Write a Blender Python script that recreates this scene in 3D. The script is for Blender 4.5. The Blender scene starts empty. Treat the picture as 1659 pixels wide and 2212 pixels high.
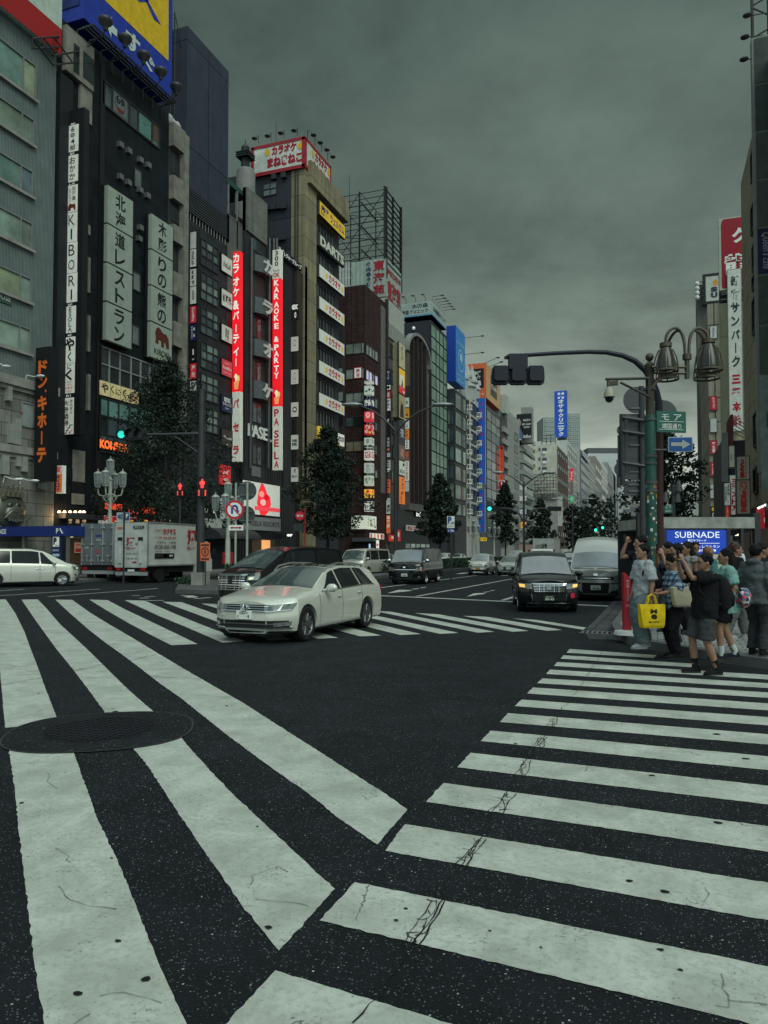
import bpy,bmesh,math,random
from math import sin,cos,pi,radians as R,sqrt,atan2
from mathutils import Vector as V,Matrix
random.seed(7)
S=bpy.context.scene
COL=S.collection
F,CX,CY,H=1590.0,829.5,1139.0,1.72
PITCH=R(1.9)
YAW=math.atan(588.5/F*cos(PITCH))
cam=bpy.data.objects.new('camera',bpy.data.cameras.new('camera'))
COL.objects.link(cam)
cam.location=(0,0,H)
cam.rotation_euler=(pi/2+PITCH,0,YAW)
cam.data.sensor_fit='VERTICAL'
cam.data.sensor_height=36
cam.data.lens=F/2212*36
cam.data.shift_y=(CY-1106)/2212
cam.data.clip_start=.05
cam.data.clip_end=6000
S.camera=cam
SUN_EL,SUN_AZ=42,130
w=bpy.data.worlds.new('World');S.world=w;w.use_nodes=True
nt=w.node_tree;nt.nodes.clear()
def N(nt,t,**k):
 n=nt.nodes.new(t)
 for a,b in k.items():
  if a.startswith('i_'):
   n.inputs[a[2:].replace('_',' ')].default_value=b
  else:setattr(n,a,b)
 return n
def math_(nt,op,a,b=None,c=None):
 n=nt.nodes.new('ShaderNodeMath');n.operation=op
 for i,v in enumerate((a,b,c)):
  if v is None:continue
  if isinstance(v,(int,float)):n.inputs[i].default_value=v
  else:nt.links.new(v,n.inputs[i])
 return n.outputs[0]
def ramp(nt,fac,stops,interp='LINEAR'):
 n=nt.nodes.new('ShaderNodeValToRGB');cr=n.color_ramp;cr.interpolation=interp
 while len(cr.elements)<len(stops):cr.elements.new(.5)
 for e,(p,c)in zip(cr.elements,stops):
  e.position=p;e.color=(c if len(c)==4 else(*c,1))if not isinstance(c,(int,float))else(c,c,c,1)
 nt.links.new(fac,n.inputs[0]);return n.outputs[0]
def mixc(nt,f,a,b,mode='MIX'):
 n=nt.nodes.new('ShaderNodeMix');n.data_type='RGBA';n.blend_type=mode
 for s,v in((0,f),(6,a),(7,b)):
  if isinstance(v,(int,float)):n.inputs[s].default_value=v
  elif isinstance(v,tuple):n.inputs[s].default_value=v if len(v)==4 else(*v,1)
  else:nt.links.new(v,n.inputs[s])
 return n.outputs[2]
tc=N(nt,'ShaderNodeTexCoord');sep=N(nt,'ShaderNodeSeparateXYZ');nt.links.new(tc.outputs['Generated'],sep.inputs[0])
zc=math_(nt,'MAXIMUM',sep.outputs[2],0.0)
den=math_(nt,'ADD',zc,.16)
cmb=N(nt,'ShaderNodeCombineXYZ')
nt.links.new(math_(nt,'DIVIDE',sep.outputs[0],den),cmb.inputs[0]);nt.links.new(math_(nt,'DIVIDE',sep.outputs[1],den),cmb.inputs[1])
def cloud(scale,detail,rough,dist,off):
 mp=N(nt,'ShaderNodeMapping');mp.inputs['Location'].default_value=off;nt.links.new(cmb.outputs[0],mp.inputs[0])
 nz=N(nt,'ShaderNodeTexNoise',i_Scale=scale,i_Detail=detail,i_Roughness=rough,i_Distortion=dist);nt.links.new(mp.outputs[0],nz.inputs['Vector'])
 return nz.outputs['Fac']
c1=ramp(nt,cloud(.62,7,.55,.35,(3.1,1.2,0)),[(.36,.0),(.64,1.0)])
c2=ramp(nt,cloud(2.1,8,.6,.3,(0.4,5.2,0)),[(.28,0.0),(.75,1.0)])
cm=mixc(nt,.42,c1,c2)
lo=ramp(nt,zc,[(0,(.40,.45,.40)),(.09,(.33,.38,.335)),(.18,(.20,.245,.21)),(.29,(.125,.165,.142)),(.37,(.090,.124,.106)),(.46,(.072,.104,.089)),(.63,(.070,.102,.090)),(.76,(.35,.42,.37)),(.88,(.80,.95,.98)),(1,(.9,1.06,1.1))])
lo_m=mixc(nt,ramp(nt,cm,[(.12,0.0),(.88,1.0)]),mixc(nt,1.0,lo,(.42,.46,.46),'MULTIPLY'),mixc(nt,1.0,lo,(1.9,1.8,1.78),'MULTIPLY'))
back=ramp(nt,math_(nt,'MULTIPLY_ADD',math_(nt,'SUBTRACT',math_(nt,'MULTIPLY',sep.outputs[0],.55),sep.outputs[1]),.5,.5),[(.50,(1,1,1)),(.72,(1.9,2.1,2.35)),(1,(2.1,2.35,2.7))])  # added brightness in the unseen sky behind the camera, to light fronts and facades
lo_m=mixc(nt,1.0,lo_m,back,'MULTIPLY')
sky=N(nt,'ShaderNodeTexSky',sky_type='NISHITA',sun_disc=False,sun_elevation=R(SUN_EL),sun_rotation=R(SUN_AZ),dust_density=6.0)
bg1=N(nt,'ShaderNodeBackground',i_Strength=.05);nt.links.new(sky.outputs[0],bg1 .inputs[0])
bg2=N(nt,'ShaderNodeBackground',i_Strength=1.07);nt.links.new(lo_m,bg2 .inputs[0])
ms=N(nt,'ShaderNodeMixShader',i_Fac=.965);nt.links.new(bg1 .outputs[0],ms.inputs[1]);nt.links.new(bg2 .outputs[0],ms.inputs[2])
nt.links.new(ms.outputs[0],N(nt,'ShaderNodeOutputWorld').inputs[0])
sd=bpy.data.lights.new('sun','SUN');sd.energy=1.3;sd.angle=R(32);sd.color=(.93,1.0,.85)
sun=bpy.data.objects.new('sun',sd);COL.objects.link(sun)
sun.rotation_euler=V((sin(R(SUN_AZ))*cos(R(SUN_EL)),cos(R(SUN_AZ))*cos(R(SUN_EL)),sin(R(SUN_EL)))).to_track_quat('Z','Y').to_euler()
S.view_settings.view_transform='Standard';S.view_settings.look='None'
S.view_settings.exposure=0.1;S.view_settings.gamma=1
S.render.engine='CYCLES'
S.cycles.use_denoising=True
S.cycles.max_bounces=6;S.cycles.diffuse_bounces=3;S.cycles.glossy_bounces=3;S.cycles.transparent_max_bounces=8
S.cycles.sample_clamp_indirect=4
_f=V((-sin(YAW)*cos(PITCH),cos(YAW)*cos(PITCH),sin(PITCH)));_r=V((cos(YAW),sin(YAW),0));_u=_r.cross(_f)
def ray(x,y):return _f*F+_r*(x-CX)-_u*(y-CY)
def G(x,y,z=0.0):
 d=ray(x,y);t=(z-H)/d.z;return V((d.x*t,d.y*t,z))
def onX(x,y,X):
 d=ray(x,y);t=X/d.x;return V((X,d.y*t,H+d.z*t))
def onY(x,y,Y):
 d=ray(x,y);t=Y/d.y;return V((d.x*t,Y,H+d.z*t))
def onD(x,y,D):
 d=ray(x,y)*(D/F);return V((d.x,d.y,H+d.z))
ZM={0:(0,0,1),1:(0,0,.32550),2:(0,486,.3255),3:(0,918,.3255),4:(486,270,.2604),5:(459,648,.2604),6:(432,999,.293),7:(810,648,.3255),8:(1188,432,.2838),11:(1269,918,.2685),12:(810,1026,.3255),13:(1323,1107,.2025),14:(1026,702,.3815)}
def zz(k,u,v):
 a,b,s=ZM[k];return a+u*s,b+v*s
MC={}
def new_mat(name):
 m=bpy.data.materials.new(name);m.use_nodes=True
 return m,m.node_tree,m.node_tree.nodes['Principled BSDF']
def objco(nt,sx=1,sy=1,sz=1,wall=False):
 t=N(nt,'ShaderNodeTexCoord')
 if wall:
  s=N(nt,'ShaderNodeSeparateXYZ');nt.links.new(t.outputs['Object'],s.inputs[0])
  c=N(nt,'ShaderNodeCombineXYZ')
  nt.links.new(math_(nt,'ADD',s.outputs[0],s.outputs[1]),c.inputs[0]);nt.links.new(s.outputs[2],c.inputs[1])
  return c.outputs[0]
 if(sx,sy,sz)==(1,1,1):return t.outputs['Object']
 m=N(nt,'ShaderNodeMapping');m.inputs['Scale'].default_value=(sx,sy,sz);nt.links.new(t.outputs['Object'],m.inputs[0])
 return m.outputs[0]
def mat(c,rough=.6,metal=0.0,emit=0.0,var=.18,scale=1.5,spec=.28,coat=0.0,bump=0.0,bscale=40,flat=False):
 key=(c,rough,metal,emit,var,scale,spec,coat,bump,bscale)
 if key in MC:return MC[key]
 m,nt,b=new_mat('material')
 b.inputs['Roughness'].default_value=rough;b.inputs['Metallic'].default_value=metal
 b.inputs['Specular IOR Level'].default_value=spec;b.inputs['Coat Weight'].default_value=coat;b.inputs['Coat Roughness'].default_value=.04
 if var:
  nz=N(nt,'ShaderNodeTexNoise',i_Scale=scale,i_Detail=5,i_Roughness=.65);nt.links.new(objco(nt),nz.inputs['Vector'])
  k=ramp(nt,nz.outputs['Fac'],[(.3,1-var),(.7,1+var)])
  nt.links.new(mixc(nt,1.0,c,k,'MULTIPLY'),b.inputs['Base Color'])
 else:b.inputs['Base Color'].default_value=(*c,1)
 if emit:
  b.inputs['Emission Color'].default_value=(*c,1);b.inputs['Emission Strength'].default_value=emit
 if bump:
  nz=N(nt,'ShaderNodeTexNoise',i_Scale=bscale,i_Detail=4);nt.links.new(objco(nt),nz.inputs['Vector'])
  bp=N(nt,'ShaderNodeBump',i_Strength=bump,i_Distance=.01);nt.links.new(nz.outputs['Fac'],bp.inputs['Height']);nt.links.new(bp.outputs[0],b.inputs['Normal'])
 MC[key]=m;return m
def tile(c,joint,bw,bh,mortar=.012,rough=.6,var=.25,offset=0.0,grain=.2,spec=.12,streak=.35):
 key=('tile',c,joint,bw,bh,mortar,rough,offset)
 if key in MC:return MC[key]
 m,nt,b=new_mat('wall_tiles');co=objco(nt,wall=True)
 br=N(nt,'ShaderNodeTexBrick',i_Scale=1.0,i_Mortar_Size=mortar,i_Mortar_Smooth=.1,i_Bias=0.0,i_Brick_Width=bw,i_Row_Height=bh)
 br.offset=offset;br.squash=1
 br.inputs['Color1'].default_value=tuple(x*(1-var)for x in c)+(1,);br.inputs['Color2'].default_value=tuple(x*(1+var)for x in c)+(1,)
 br.inputs['Mortar'].default_value=(*joint,1);nt.links.new(co,br.inputs['Vector'])
 nz=N(nt,'ShaderNodeTexNoise',i_Scale=.6,i_Detail=6,i_Roughness=.7);nt.links.new(objco(nt),nz.inputs['Vector'])
 k=ramp(nt,nz.outputs['Fac'],[(.3,1-grain),(.7,1+grain)])
 st=N(nt,'ShaderNodeTexNoise',i_Scale=1.0,i_Detail=4,i_Roughness=.6);nt.links.new(objco(nt,2.2,2.2,.12),st.inputs['Vector'])
 k2=ramp(nt,st.outputs['Fac'],[(.45,1.0),(.75,1-streak)])
 nt.links.new(mixc(nt,1.0,mixc(nt,1.0,br.outputs['Color'],k,'MULTIPLY'),k2,'MULTIPLY'),b.inputs['Base Color'])
 bp=N(nt,'ShaderNodeBump',i_Strength=.5,i_Distance=.02,invert=True);nt.links.new(br.outputs['Fac'],bp.inputs['Height']);nt.links.new(bp.outputs[0],b.inputs['Normal'])
 b.inputs['Roughness'].default_value=rough;b.inputs['Specular IOR Level'].default_value=spec
 MC[key]=m;return m
def ribbed(c,period,depth=.4,rough=.5,metal=0.0,vertical=False):
 key=('rib',c,period,vertical)
 if key in MC:return MC[key]
 m,nt,b=new_mat('ribbed_panel');co=objco(nt,wall=True)
 wv=N(nt,'ShaderNodeTexWave',wave_type='BANDS',bands_direction='X' if vertical else 'Y',i_Scale=1/period*.314159*2/2,i_Distortion=0.0)
 nt.links.new(co,wv.inputs['Vector'])
 nz=N(nt,'ShaderNodeTexNoise',i_Scale=.8,i_Detail=6,i_Roughness=.7);nt.links.new(objco(nt),nz.inputs['Vector'])
 k=ramp(nt,nz.outputs['Fac'],[(.3,.8),(.7,1.15)])
 lines=ramp(nt,wv.outputs['Fac'],[(.1,1-depth),(.5,1.0)])
 nt.links.new(mixc(nt,1.0,mixc(nt,1.0,c,k,'MULTIPLY'),lines,'MULTIPLY'),b.inputs['Base Color'])
 bp=N(nt,'ShaderNodeBump',i_Strength=.6,i_Distance=.03);nt.links.new(wv.outputs['Fac'],bp.inputs['Height']);nt.links.new(bp.outputs[0],b.inputs['Normal'])
 b.inputs['Roughness'].default_value=rough;b.inputs['Specular IOR Level'].default_value=.2;b.inputs['Metallic'].default_value=metal
 MC[key]=m;return m
def glass(c=(.02,.026,.028),rough=.06,var=.5,spec=.6,scale=.35):
 return mat(c,rough,0,0,var,scale,spec)
GL=glass();GLT=glass((.10,.17,.165));GLP=glass((.17,.21,.18));GLC=mat((.30,.33,.29),.35,var=.45,scale=3);GLB=glass((.06,.085,.10));GLW=mat((.9,.72,.42),.5,emit=.35,var=.5,scale=2)
GLASS=[GL,GLB,GLT,GL,GLB,GLP]
FR=mat((.03,.032,.035),.45);FRL=mat((.25,.26,.25),.45);BLK=mat((.012,.012,.014),.5);CHR=mat((.62,.64,.65),.18,1.0,var=.1)
CONC=mat((.27,.265,.24),.85,bump=.3,bscale=12,var=.25);WHT=mat((.72,.73,.70),.5,var=.12);STEEL=mat((.19,.195,.2),.4,.5);DSTEEL=mat((.045,.047,.05),.45,.3)
WP={}
class MB:
 def __init__(s):s.v=[];s.f=[];s.m=[]
 def face(s,pts,mi=0):
  i=len(s.v);s.v+=[tuple(p)for p in pts];s.f.append(tuple(range(i,i+len(pts))));s.m.append(mi);return s
 def raw(s,vs,fs,mi=0):
  i=len(s.v);s.v+=[tuple(p)for p in vs];s.f+=[tuple(a+i for a in f)for f in fs];s.m+=[mi]*len(fs);return s
 def frame_box(s,o,U,Vv,W,mi=0):
  o=V(o);U,Vv,W=V(U),V(Vv),V(W)
  if U.cross(Vv).dot(W)<0:U,Vv=Vv,U
  p=[o,o+U,o+U+Vv,o+Vv];p+=[q+W for q in p]
  return s.raw(p,[(3,2,1,0),(4,5,6,7),(0,1,5,4),(1,2,6,5),(2,3,7,6),(3,0,4,7)],mi)
 def box(s,x0,x1,y0,y1,z0,z1,mi=0):
  return s.frame_box((min(x0,x1),min(y0,y1),min(z0,z1)),(abs(x1-x0),0,0),(0,abs(y1-y0),0),(0,0,abs(z1-z0)),mi)
 def cbox(s,c,dx,dy,dz,mi=0):return s.box(c[0]-dx/2,c[0]+dx/2,c[1]-dy/2,c[1]+dy/2,c[2]-dz/2,c[2]+dz/2,mi)
 def loft(s,rings,cap=True,mi=0,closed=True):
  i=len(s.v);n=len(rings[0])
  for r in rings:s.v+=[tuple(p)for p in r]
  for a in range(len(rings)-1):
   for b in range(n if closed else n-1):
    c=(b+1)%n
    s.f.append((i+a*n+b,i+a*n+c,i+(a+1)*n+c,i+(a+1)*n+b));s.m.append(mi)
  if cap:
   s.f.append(tuple(i+b for b in reversed(range(n))));s.m.append(mi)
   s.f.append(tuple(i+(len(rings)-1)*n+b for b in range(n)));s.m.append(mi)
  return s
 def tube(s,path,r,n=10,mi=0,cap=True,flat=1.0):
  path=[V(p)for p in path];rr=r if isinstance(r,(list,tuple))else[r]*len(path)
  t0=(path[1]-path[0]).normalized();up=V((0,0,1))if abs(t0 .z)<.9 else V((0,1,0))
  a=t0 .cross(up).normalized();rings=[]
  for k,p in enumerate(path):
   t=(path[min(k+1,len(path)-1)]-path[max(k-1,0)])
   t=t.normalized()if t.length>1e-9 else t0
   a=(a-t*a.dot(t)).normalized();b=t.cross(a)
   rings.append([p+a*(cos(2*pi*j/n)*rr[k])+b*(sin(2*pi*j/n)*rr[k]*flat)for j in range(n)])
  return s.loft(rings,cap,mi)
 def lathe(s,prof,c=(0,0,0),axis='Z',n=20,mi=0,cap=True):
  c=V(c);rings=[]
  for r,h in prof:
   ring=[]
   for j in range(n):
    a=2*pi*j/n
    p=V((r*cos(a),r*sin(a),h))
    if axis=='Y':p=V((p.x,-p.z,p.y))
    elif axis=='-Y':p=V((-p.x,p.z,p.y))
    elif axis=='X':p=V((p.z,p.x,p.y))
    ring.append(c+p)
   rings.append(ring)
  return s.loft(rings,cap,mi)
 def ell(s,c,rx,ry,rz,n=12,m=8,mi=0,rot=None):
  c=V(c);rings=[]
  for a in range(1,m):
   t=pi*a/m
   rings.append([c+((rot@V(q))if rot else V(q))for q in[(rx*sin(t)*cos(2*pi*j/n),ry*sin(t)*sin(2*pi*j/n),-rz*cos(t))for j in range(n)]])
  return s.loft(rings,True,mi)
 def prism(s,poly,ext,mi=0):
  poly=[V(p)for p in poly];e=V(ext);n=len(poly);nrm=V((0,0,0))
  for a in range(n):nrm+=(poly[a]-poly[0]).cross(poly[(a+1)%n]-poly[0])
  if nrm.dot(e)<0:poly.reverse()
  return s.loft([poly,[p+e for p in poly]],True,mi)
 def build(s,name,mats,parent=None,smooth=False,local=False,angle=40):
  me=bpy.data.meshes.new(name)
  off=V((0,0,0))if(local or parent is None)else WP.get(parent.name,V((0,0,0)))
  vs=[tuple(V(p)-off)for p in s.v]if off.length else s.v
  me.from_pydata(vs,[],s.f)
  mats=mats if isinstance(mats,(list,tuple))else[mats]
  for m in mats:me.materials.append(m)
  if len(mats)>1:me.polygons.foreach_set('material_index',s.m)
  if smooth:
   me.polygons.foreach_set('use_smooth',[True]*len(me.polygons))
   try:me.set_sharp_from_angle(angle=R(angle))
   except Exception:pass
  me.update()
  o=bpy.data.objects.new(name,me);COL.objects.link(o)
  if parent is not None:
   o.parent=parent
   if not local:WP[o.name]=off
  return o
def tag(o,label=None,cat=None,group=None,kind=None):
 for k,v in(('label',label),('category',cat),('group',group),('kind',kind)):
  if v:o[k]=v
 return o
def thing(name,label,cat,loc=(0,0,0),group=None,rz=0.0):
 o=bpy.data.objects.new(name,None);COL.objects.link(o);o.location=loc;o.rotation_euler=(0,0,rz);o.empty_display_size=.2
 if not rz:WP[o.name]=V(loc)
 return tag(o,label,cat,group)
def struct(o):o['kind']='structure';return o
def copy_tree(o,parent=None):
 c=o.copy();COL.objects.link(c);c.parent=parent
 for ch in list(o.children):copy_tree(ch,c)
 return c
TXT={}
def text_mesh(t,bold=0.0,shear=0.0,ext=.03):
 key=(t,bold,shear)
 if key in TXT:return TXT[key]
 cu=bpy.data.curves.new('t','FONT');cu.body=t;cu.size=1;cu.offset=bold;cu.shear=shear;cu.resolution_u=3
 o=bpy.data.objects.new('t',cu);COL.objects.link(o)
 dg=bpy.context.evaluated_depsgraph_get();me=bpy.data.meshes.new_from_object(o.evaluated_get(dg))
 vs=[V(v.co)for v in me.vertices];fs=[tuple(p.vertices)for p in me.polygons]
 bpy.data.objects.remove(o);bpy.data.curves.remove(cu);bpy.data.meshes.remove(me)
 TXT[key]=(vs,fs);return vs,fs
def put_text(mb,t,o,U,Vv,Nn,box,off=.012,bold=.012,vertical=False,keep=False,mi=0,rot=0,shear=0.0):
 """letters filling box=(u0,v0,u1,v1) in metres on the plane o + u*U + v*V; vertical stacks the characters"""
 u0,v0,u1,v1=box
 if vertical:
  n=len(t);h=(v1-v0)/n
  for i,ch in enumerate(t):
   if ch==' ':continue
   if ch=='ー':put_text(mb,'l',o,U,Vv,Nn,((u0+u1)/2-(u1-u0)*.07,v1-(i+1)*h+h*.12,(u0+u1)/2+(u1-u0)*.07,v1-i*h-h*.12),off,bold,False,False,mi)
   else:put_text(mb,ch,o,U,Vv,Nn,(u0,v1-(i+1)*h+h*.07,u1,v1-i*h-h*.07),off,bold,False,True,mi)
  return
 vs,fs=text_mesh(t,bold,shear)
 if not vs:return
 if rot:vs=[V((v.y,-v.x,0))if rot<0 else V((-v.y,v.x,0))for v in vs]
 x0=min(v.x for v in vs);x1=max(v.x for v in vs);y0=min(v.y for v in vs);y1=max(v.y for v in vs)
 sx=(u1-u0)/max(x1-x0,1e-6);sy=(v1-v0)/max(y1-y0,1e-6)
 if keep:sx,sy=min(sx,sy*1.35),min(sy,sx*1.35)
 ox=(u0+u1)/2-sx*(x0+x1)/2;oy=(v0+v1)/2-sy*(y0+y1)/2
 mb.raw([o+U*(v.x*sx+ox)+Vv*(v.y*sy+oy)+Nn*off for v in vs],fs,mi)
ZUP=V((0,0,1))
def face_frame(kind):
 return{'f':(V((0,1,0)),V((1,0,0))),'p':(V((1,0,0)),V((0,-1,0))),'r':(V((0,-1,0)),V((-1,0,0)))}[kind]
XL,XR=-37.5,6.0
def rect(kind,k,u0,vt,vb,u1,off=0.0,X=None,Yq=None):
 """a photo rectangle (left edge u0 from vt to vb, right edge at u1) on a street front ('f'/'r') or on a plane across the street ('p');
    gives corner o, width, height, U, N"""
 U,Nn=face_frame(kind)
 a,b=zz(k,u0,vt),zz(k,u0,vb);c=zz(k,u1,(vt+vb)/2)
 if kind=='p':
  Y=Yq if Yq is not None else onX(a[0],(a[1]+b[1])/2,XL if X is None else X).y
  m=zz(k,(u0+u1)/2,vt)[0]
  A,B,Cc=onY(m,a[1],Y),onY(m,b[1],Y),onY(c[0],c[1],Y);L=onY(a[0],(a[1]+b[1])/2,Y)
  return V((L.x,Y-off,B.z)),Cc.x-L.x,A.z-B.z,U,Nn
 Xp=(XL if kind=='f' else XR)if X is None else X
 A,B,Cc=onX(*a,Xp),onX(*b,Xp),onX(*c,Xp)
 return V((Xp,A.y,B.z))+Nn*off,abs(Cc.y-A.y),A.z-B.z,U,Nn
def sign(name,label,cat,rc,bg,texts=(),thick=.18,group=None,frame=None,emit=0.0,extra=None,rough=.5,parent=None,fw=.06):
 """panel in the plane of rc, with lettering parts; texts: (string, colour, (u0,v0,u1,v1) as shares of the panel, options)"""
 o,wd,ht,U,Nn=rc
 t=thing(name,label,cat,o,group)if parent is None else parent
 bm=MB();bm.frame_box(o,U*wd,ZUP*ht,Nn*thick)
 pm=mat(bg,rough,emit=emit,var=.16,scale=2.2)if isinstance(bg,tuple)else bg
 pan=bm.build('panel',pm,t)
 if frame:
  fb=MB();q=.02
  fb.frame_box(o-U*fw-ZUP*fw-Nn*.01,U*(wd+2*fw),ZUP*fw,Nn*(thick+q));fb.frame_box(o-U*fw+ZUP*ht-Nn*.01,U*(wd+2*fw),ZUP*fw,Nn*(thick+q))
  fb.frame_box(o-U*fw-Nn*.01,U*fw,ZUP*ht,Nn*(thick+q));fb.frame_box(o+U*wd-Nn*.01,U*fw,ZUP*ht,Nn*(thick+q))
  fb.build('frame',mat(frame,.4)if isinstance(frame,tuple)else frame,t)
 by={}
 for s,c,bx,*op in texts:
  kw=op[0]if op else{};kw=dict(kw);e=kw.pop('emit',emit)
  mb=by.setdefault((c,e),MB())
  bb=(bx[0]*wd,bx[1]*ht,bx[2]*wd,bx[3]*ht)
  if s in('#box','#disc','#ring','#poly'):
   f0=o+Nn*(thick+kw.get('lift',.004))
   if s=='#box':mb.frame_box(f0+U*bb[0]+ZUP*bb[1],U*(bb[2]-bb[0]),ZUP*(bb[3]-bb[1]),Nn*.004)
   elif s=='#poly':mb.prism([f0+U*(bb[0]+px*(bb[2]-bb[0]))+ZUP*(bb[1]+py*(bb[3]-bb[1]))for px,py in kw['pts']],Nn*.004)
   else:
    cx,cy=(bb[0]+bb[2])/2,(bb[1]+bb[3])/2;rx,ry=(bb[2]-bb[0])/2,(bb[3]-bb[1])/2
    ring=[f0+U*(cx+rx*cos(a*pi/16))+ZUP*(cy+ry*sin(a*pi/16))for a in range(32)]
    if s=='#disc':mb.prism(ring,Nn*.004)
    else:
     q=kw.get('q',.8);inn=[f0+U*(cx+q*rx*cos(a*pi/16))+ZUP*(cy+q*ry*sin(a*pi/16))for a in range(32)]
     for a in range(32):mb.face([ring[a],ring[(a+1)%32],inn[(a+1)%32],inn[a]])
  else:put_text(mb,s,o+Nn*thick,U,ZUP,Nn,bb,kw.pop('off',.014),**kw)
 for(c,e),mb in by.items():
  if mb.f:mb.build('lettering',mat(c,.5,emit=e,var=0),t)
 if extra:extra(t,o,wd,ht,U,Nn)
 return t
def window(parent,rc,nx,nz,mats,fm=None,fw=.07,proud=.06,name='window',seed=0,us=None):
 """one window: panes of glass between mullions"""
 o,wd,ht,U,Nn=rc;mb=MB();rnd=random.Random(seed+int(o.y*13+o.z*7));mats=list(mats)
 us=us or[i/nx for i in range(nx+1)]
 for i in range(len(us)-1):
  for j in range(nz):
   a=o+U*(wd*us[i])+ZUP*(ht*j/nz)+Nn*.012;mb.face([a,a+U*(wd*(us[i+1]-us[i])),a+U*(wd*(us[i+1]-us[i]))+ZUP*(ht/nz),a+ZUP*(ht/nz)],rnd.randrange(len(mats)))
 fi=len(mats)
 for q in us:mb.frame_box(o+U*(wd*q-fw/2),U*fw,ZUP*ht,Nn*proud,fi)
 for j in range(nz+1):mb.frame_box(o+U*(fw/2)+ZUP*(ht*j/nz-fw/2),U*(wd-fw),ZUP*fw,Nn*(proud-.008),fi)
 return mb.build(name,mats+[fm or FR],parent)
def block(parent,rc,m,thick,name='panel',back=0.0):
 o,wd,ht,U,Nn=rc
 return MB().frame_box(o-Nn*back,U*wd,ZUP*ht,Nn*(thick+back)).build(name,m,parent)
def building(name,label,Y0,Y1,ztop,m,back=14.0,X=None,zb=0.0,side=-1):
 X=XL if X is None else X
 t=thing(name,label,'building',(X,(Y0+Y1)/2,0))
 MB().box(X,X+side*back,Y0,Y1,zb,ztop).build('wall',m,t)
 return t
def Yat(k,u,v,X=None):return onX(*zz(k,u,v),XL if X is None else X).y
def Zat(k,u,v,X=None):return onX(*zz(k,u,v),XL if X is None else X).z
# ================================================================ ground, pavements, painted markings
def asphalt():
 m,nt,b=new_mat('asphalt');co=objco(nt)
 n1=N(nt,'ShaderNodeTexNoise',i_Scale=.35,i_Detail=6,i_Roughness=.6);n2=N(nt,'ShaderNodeTexNoise',i_Scale=90,i_Detail=3,i_Roughness=.7)
 vo=N(nt,'ShaderNodeTexVoronoi',i_Scale=85.0);v2=N(nt,'ShaderNodeTexVoronoi',i_Scale=47.0)
 for n in(n1,n2,vo,v2):nt.links.new(co,n.inputs['Vector'])
 base=mixc(nt,n1 .outputs['Fac'],(.0040,.0056,.0075),(.0135,.0155,.0172))
 base=mixc(nt,1.0,base,ramp(nt,n2 .outputs['Fac'],[(.3,.45),(.7,1.6)]),'MULTIPLY')
 def spk(v,cut,size,col,base):
  sr=N(nt,'ShaderNodeSeparateColor');nt.links.new(v.outputs['Color'],sr.inputs[0])
  on=math_(nt,'MULTIPLY',math_(nt,'GREATER_THAN',sr.outputs[0],cut),math_(nt,'LESS_THAN',v.outputs['Distance'],size))
  return mixc(nt,math_(nt,'MULTIPLY',on,sr.outputs[1]),base,col)
 n5=N(nt,'ShaderNodeTexNoise',i_Scale=1.7,i_Detail=5,i_Roughness=.7);nt.links.new(co,n5 .inputs['Vector']);base=mixc(nt,1.0,base,ramp(nt,n5 .outputs['Fac'],[(.35,.7),(.7,1.5)]),'MULTIPLY')
 base=spk(vo,.70,.34,(.13,.15,.15),base);base=spk(v2,.955,.24,(.36,.39,.37),base)
 nt.links.new(base,b.inputs['Base Color'])
 b.inputs['Roughness'].default_value=.85;b.inputs['Specular IOR Level'].default_value=.15
 bp=N(nt,'ShaderNodeBump',i_Strength=.55,i_Distance=.006);nt.links.new(math_(nt,'ADD',n2 .outputs['Fac'],vo.outputs['Distance']),bp.inputs['Height']);nt.links.new(bp.outputs[0],b.inputs['Normal'])
 return m
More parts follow.
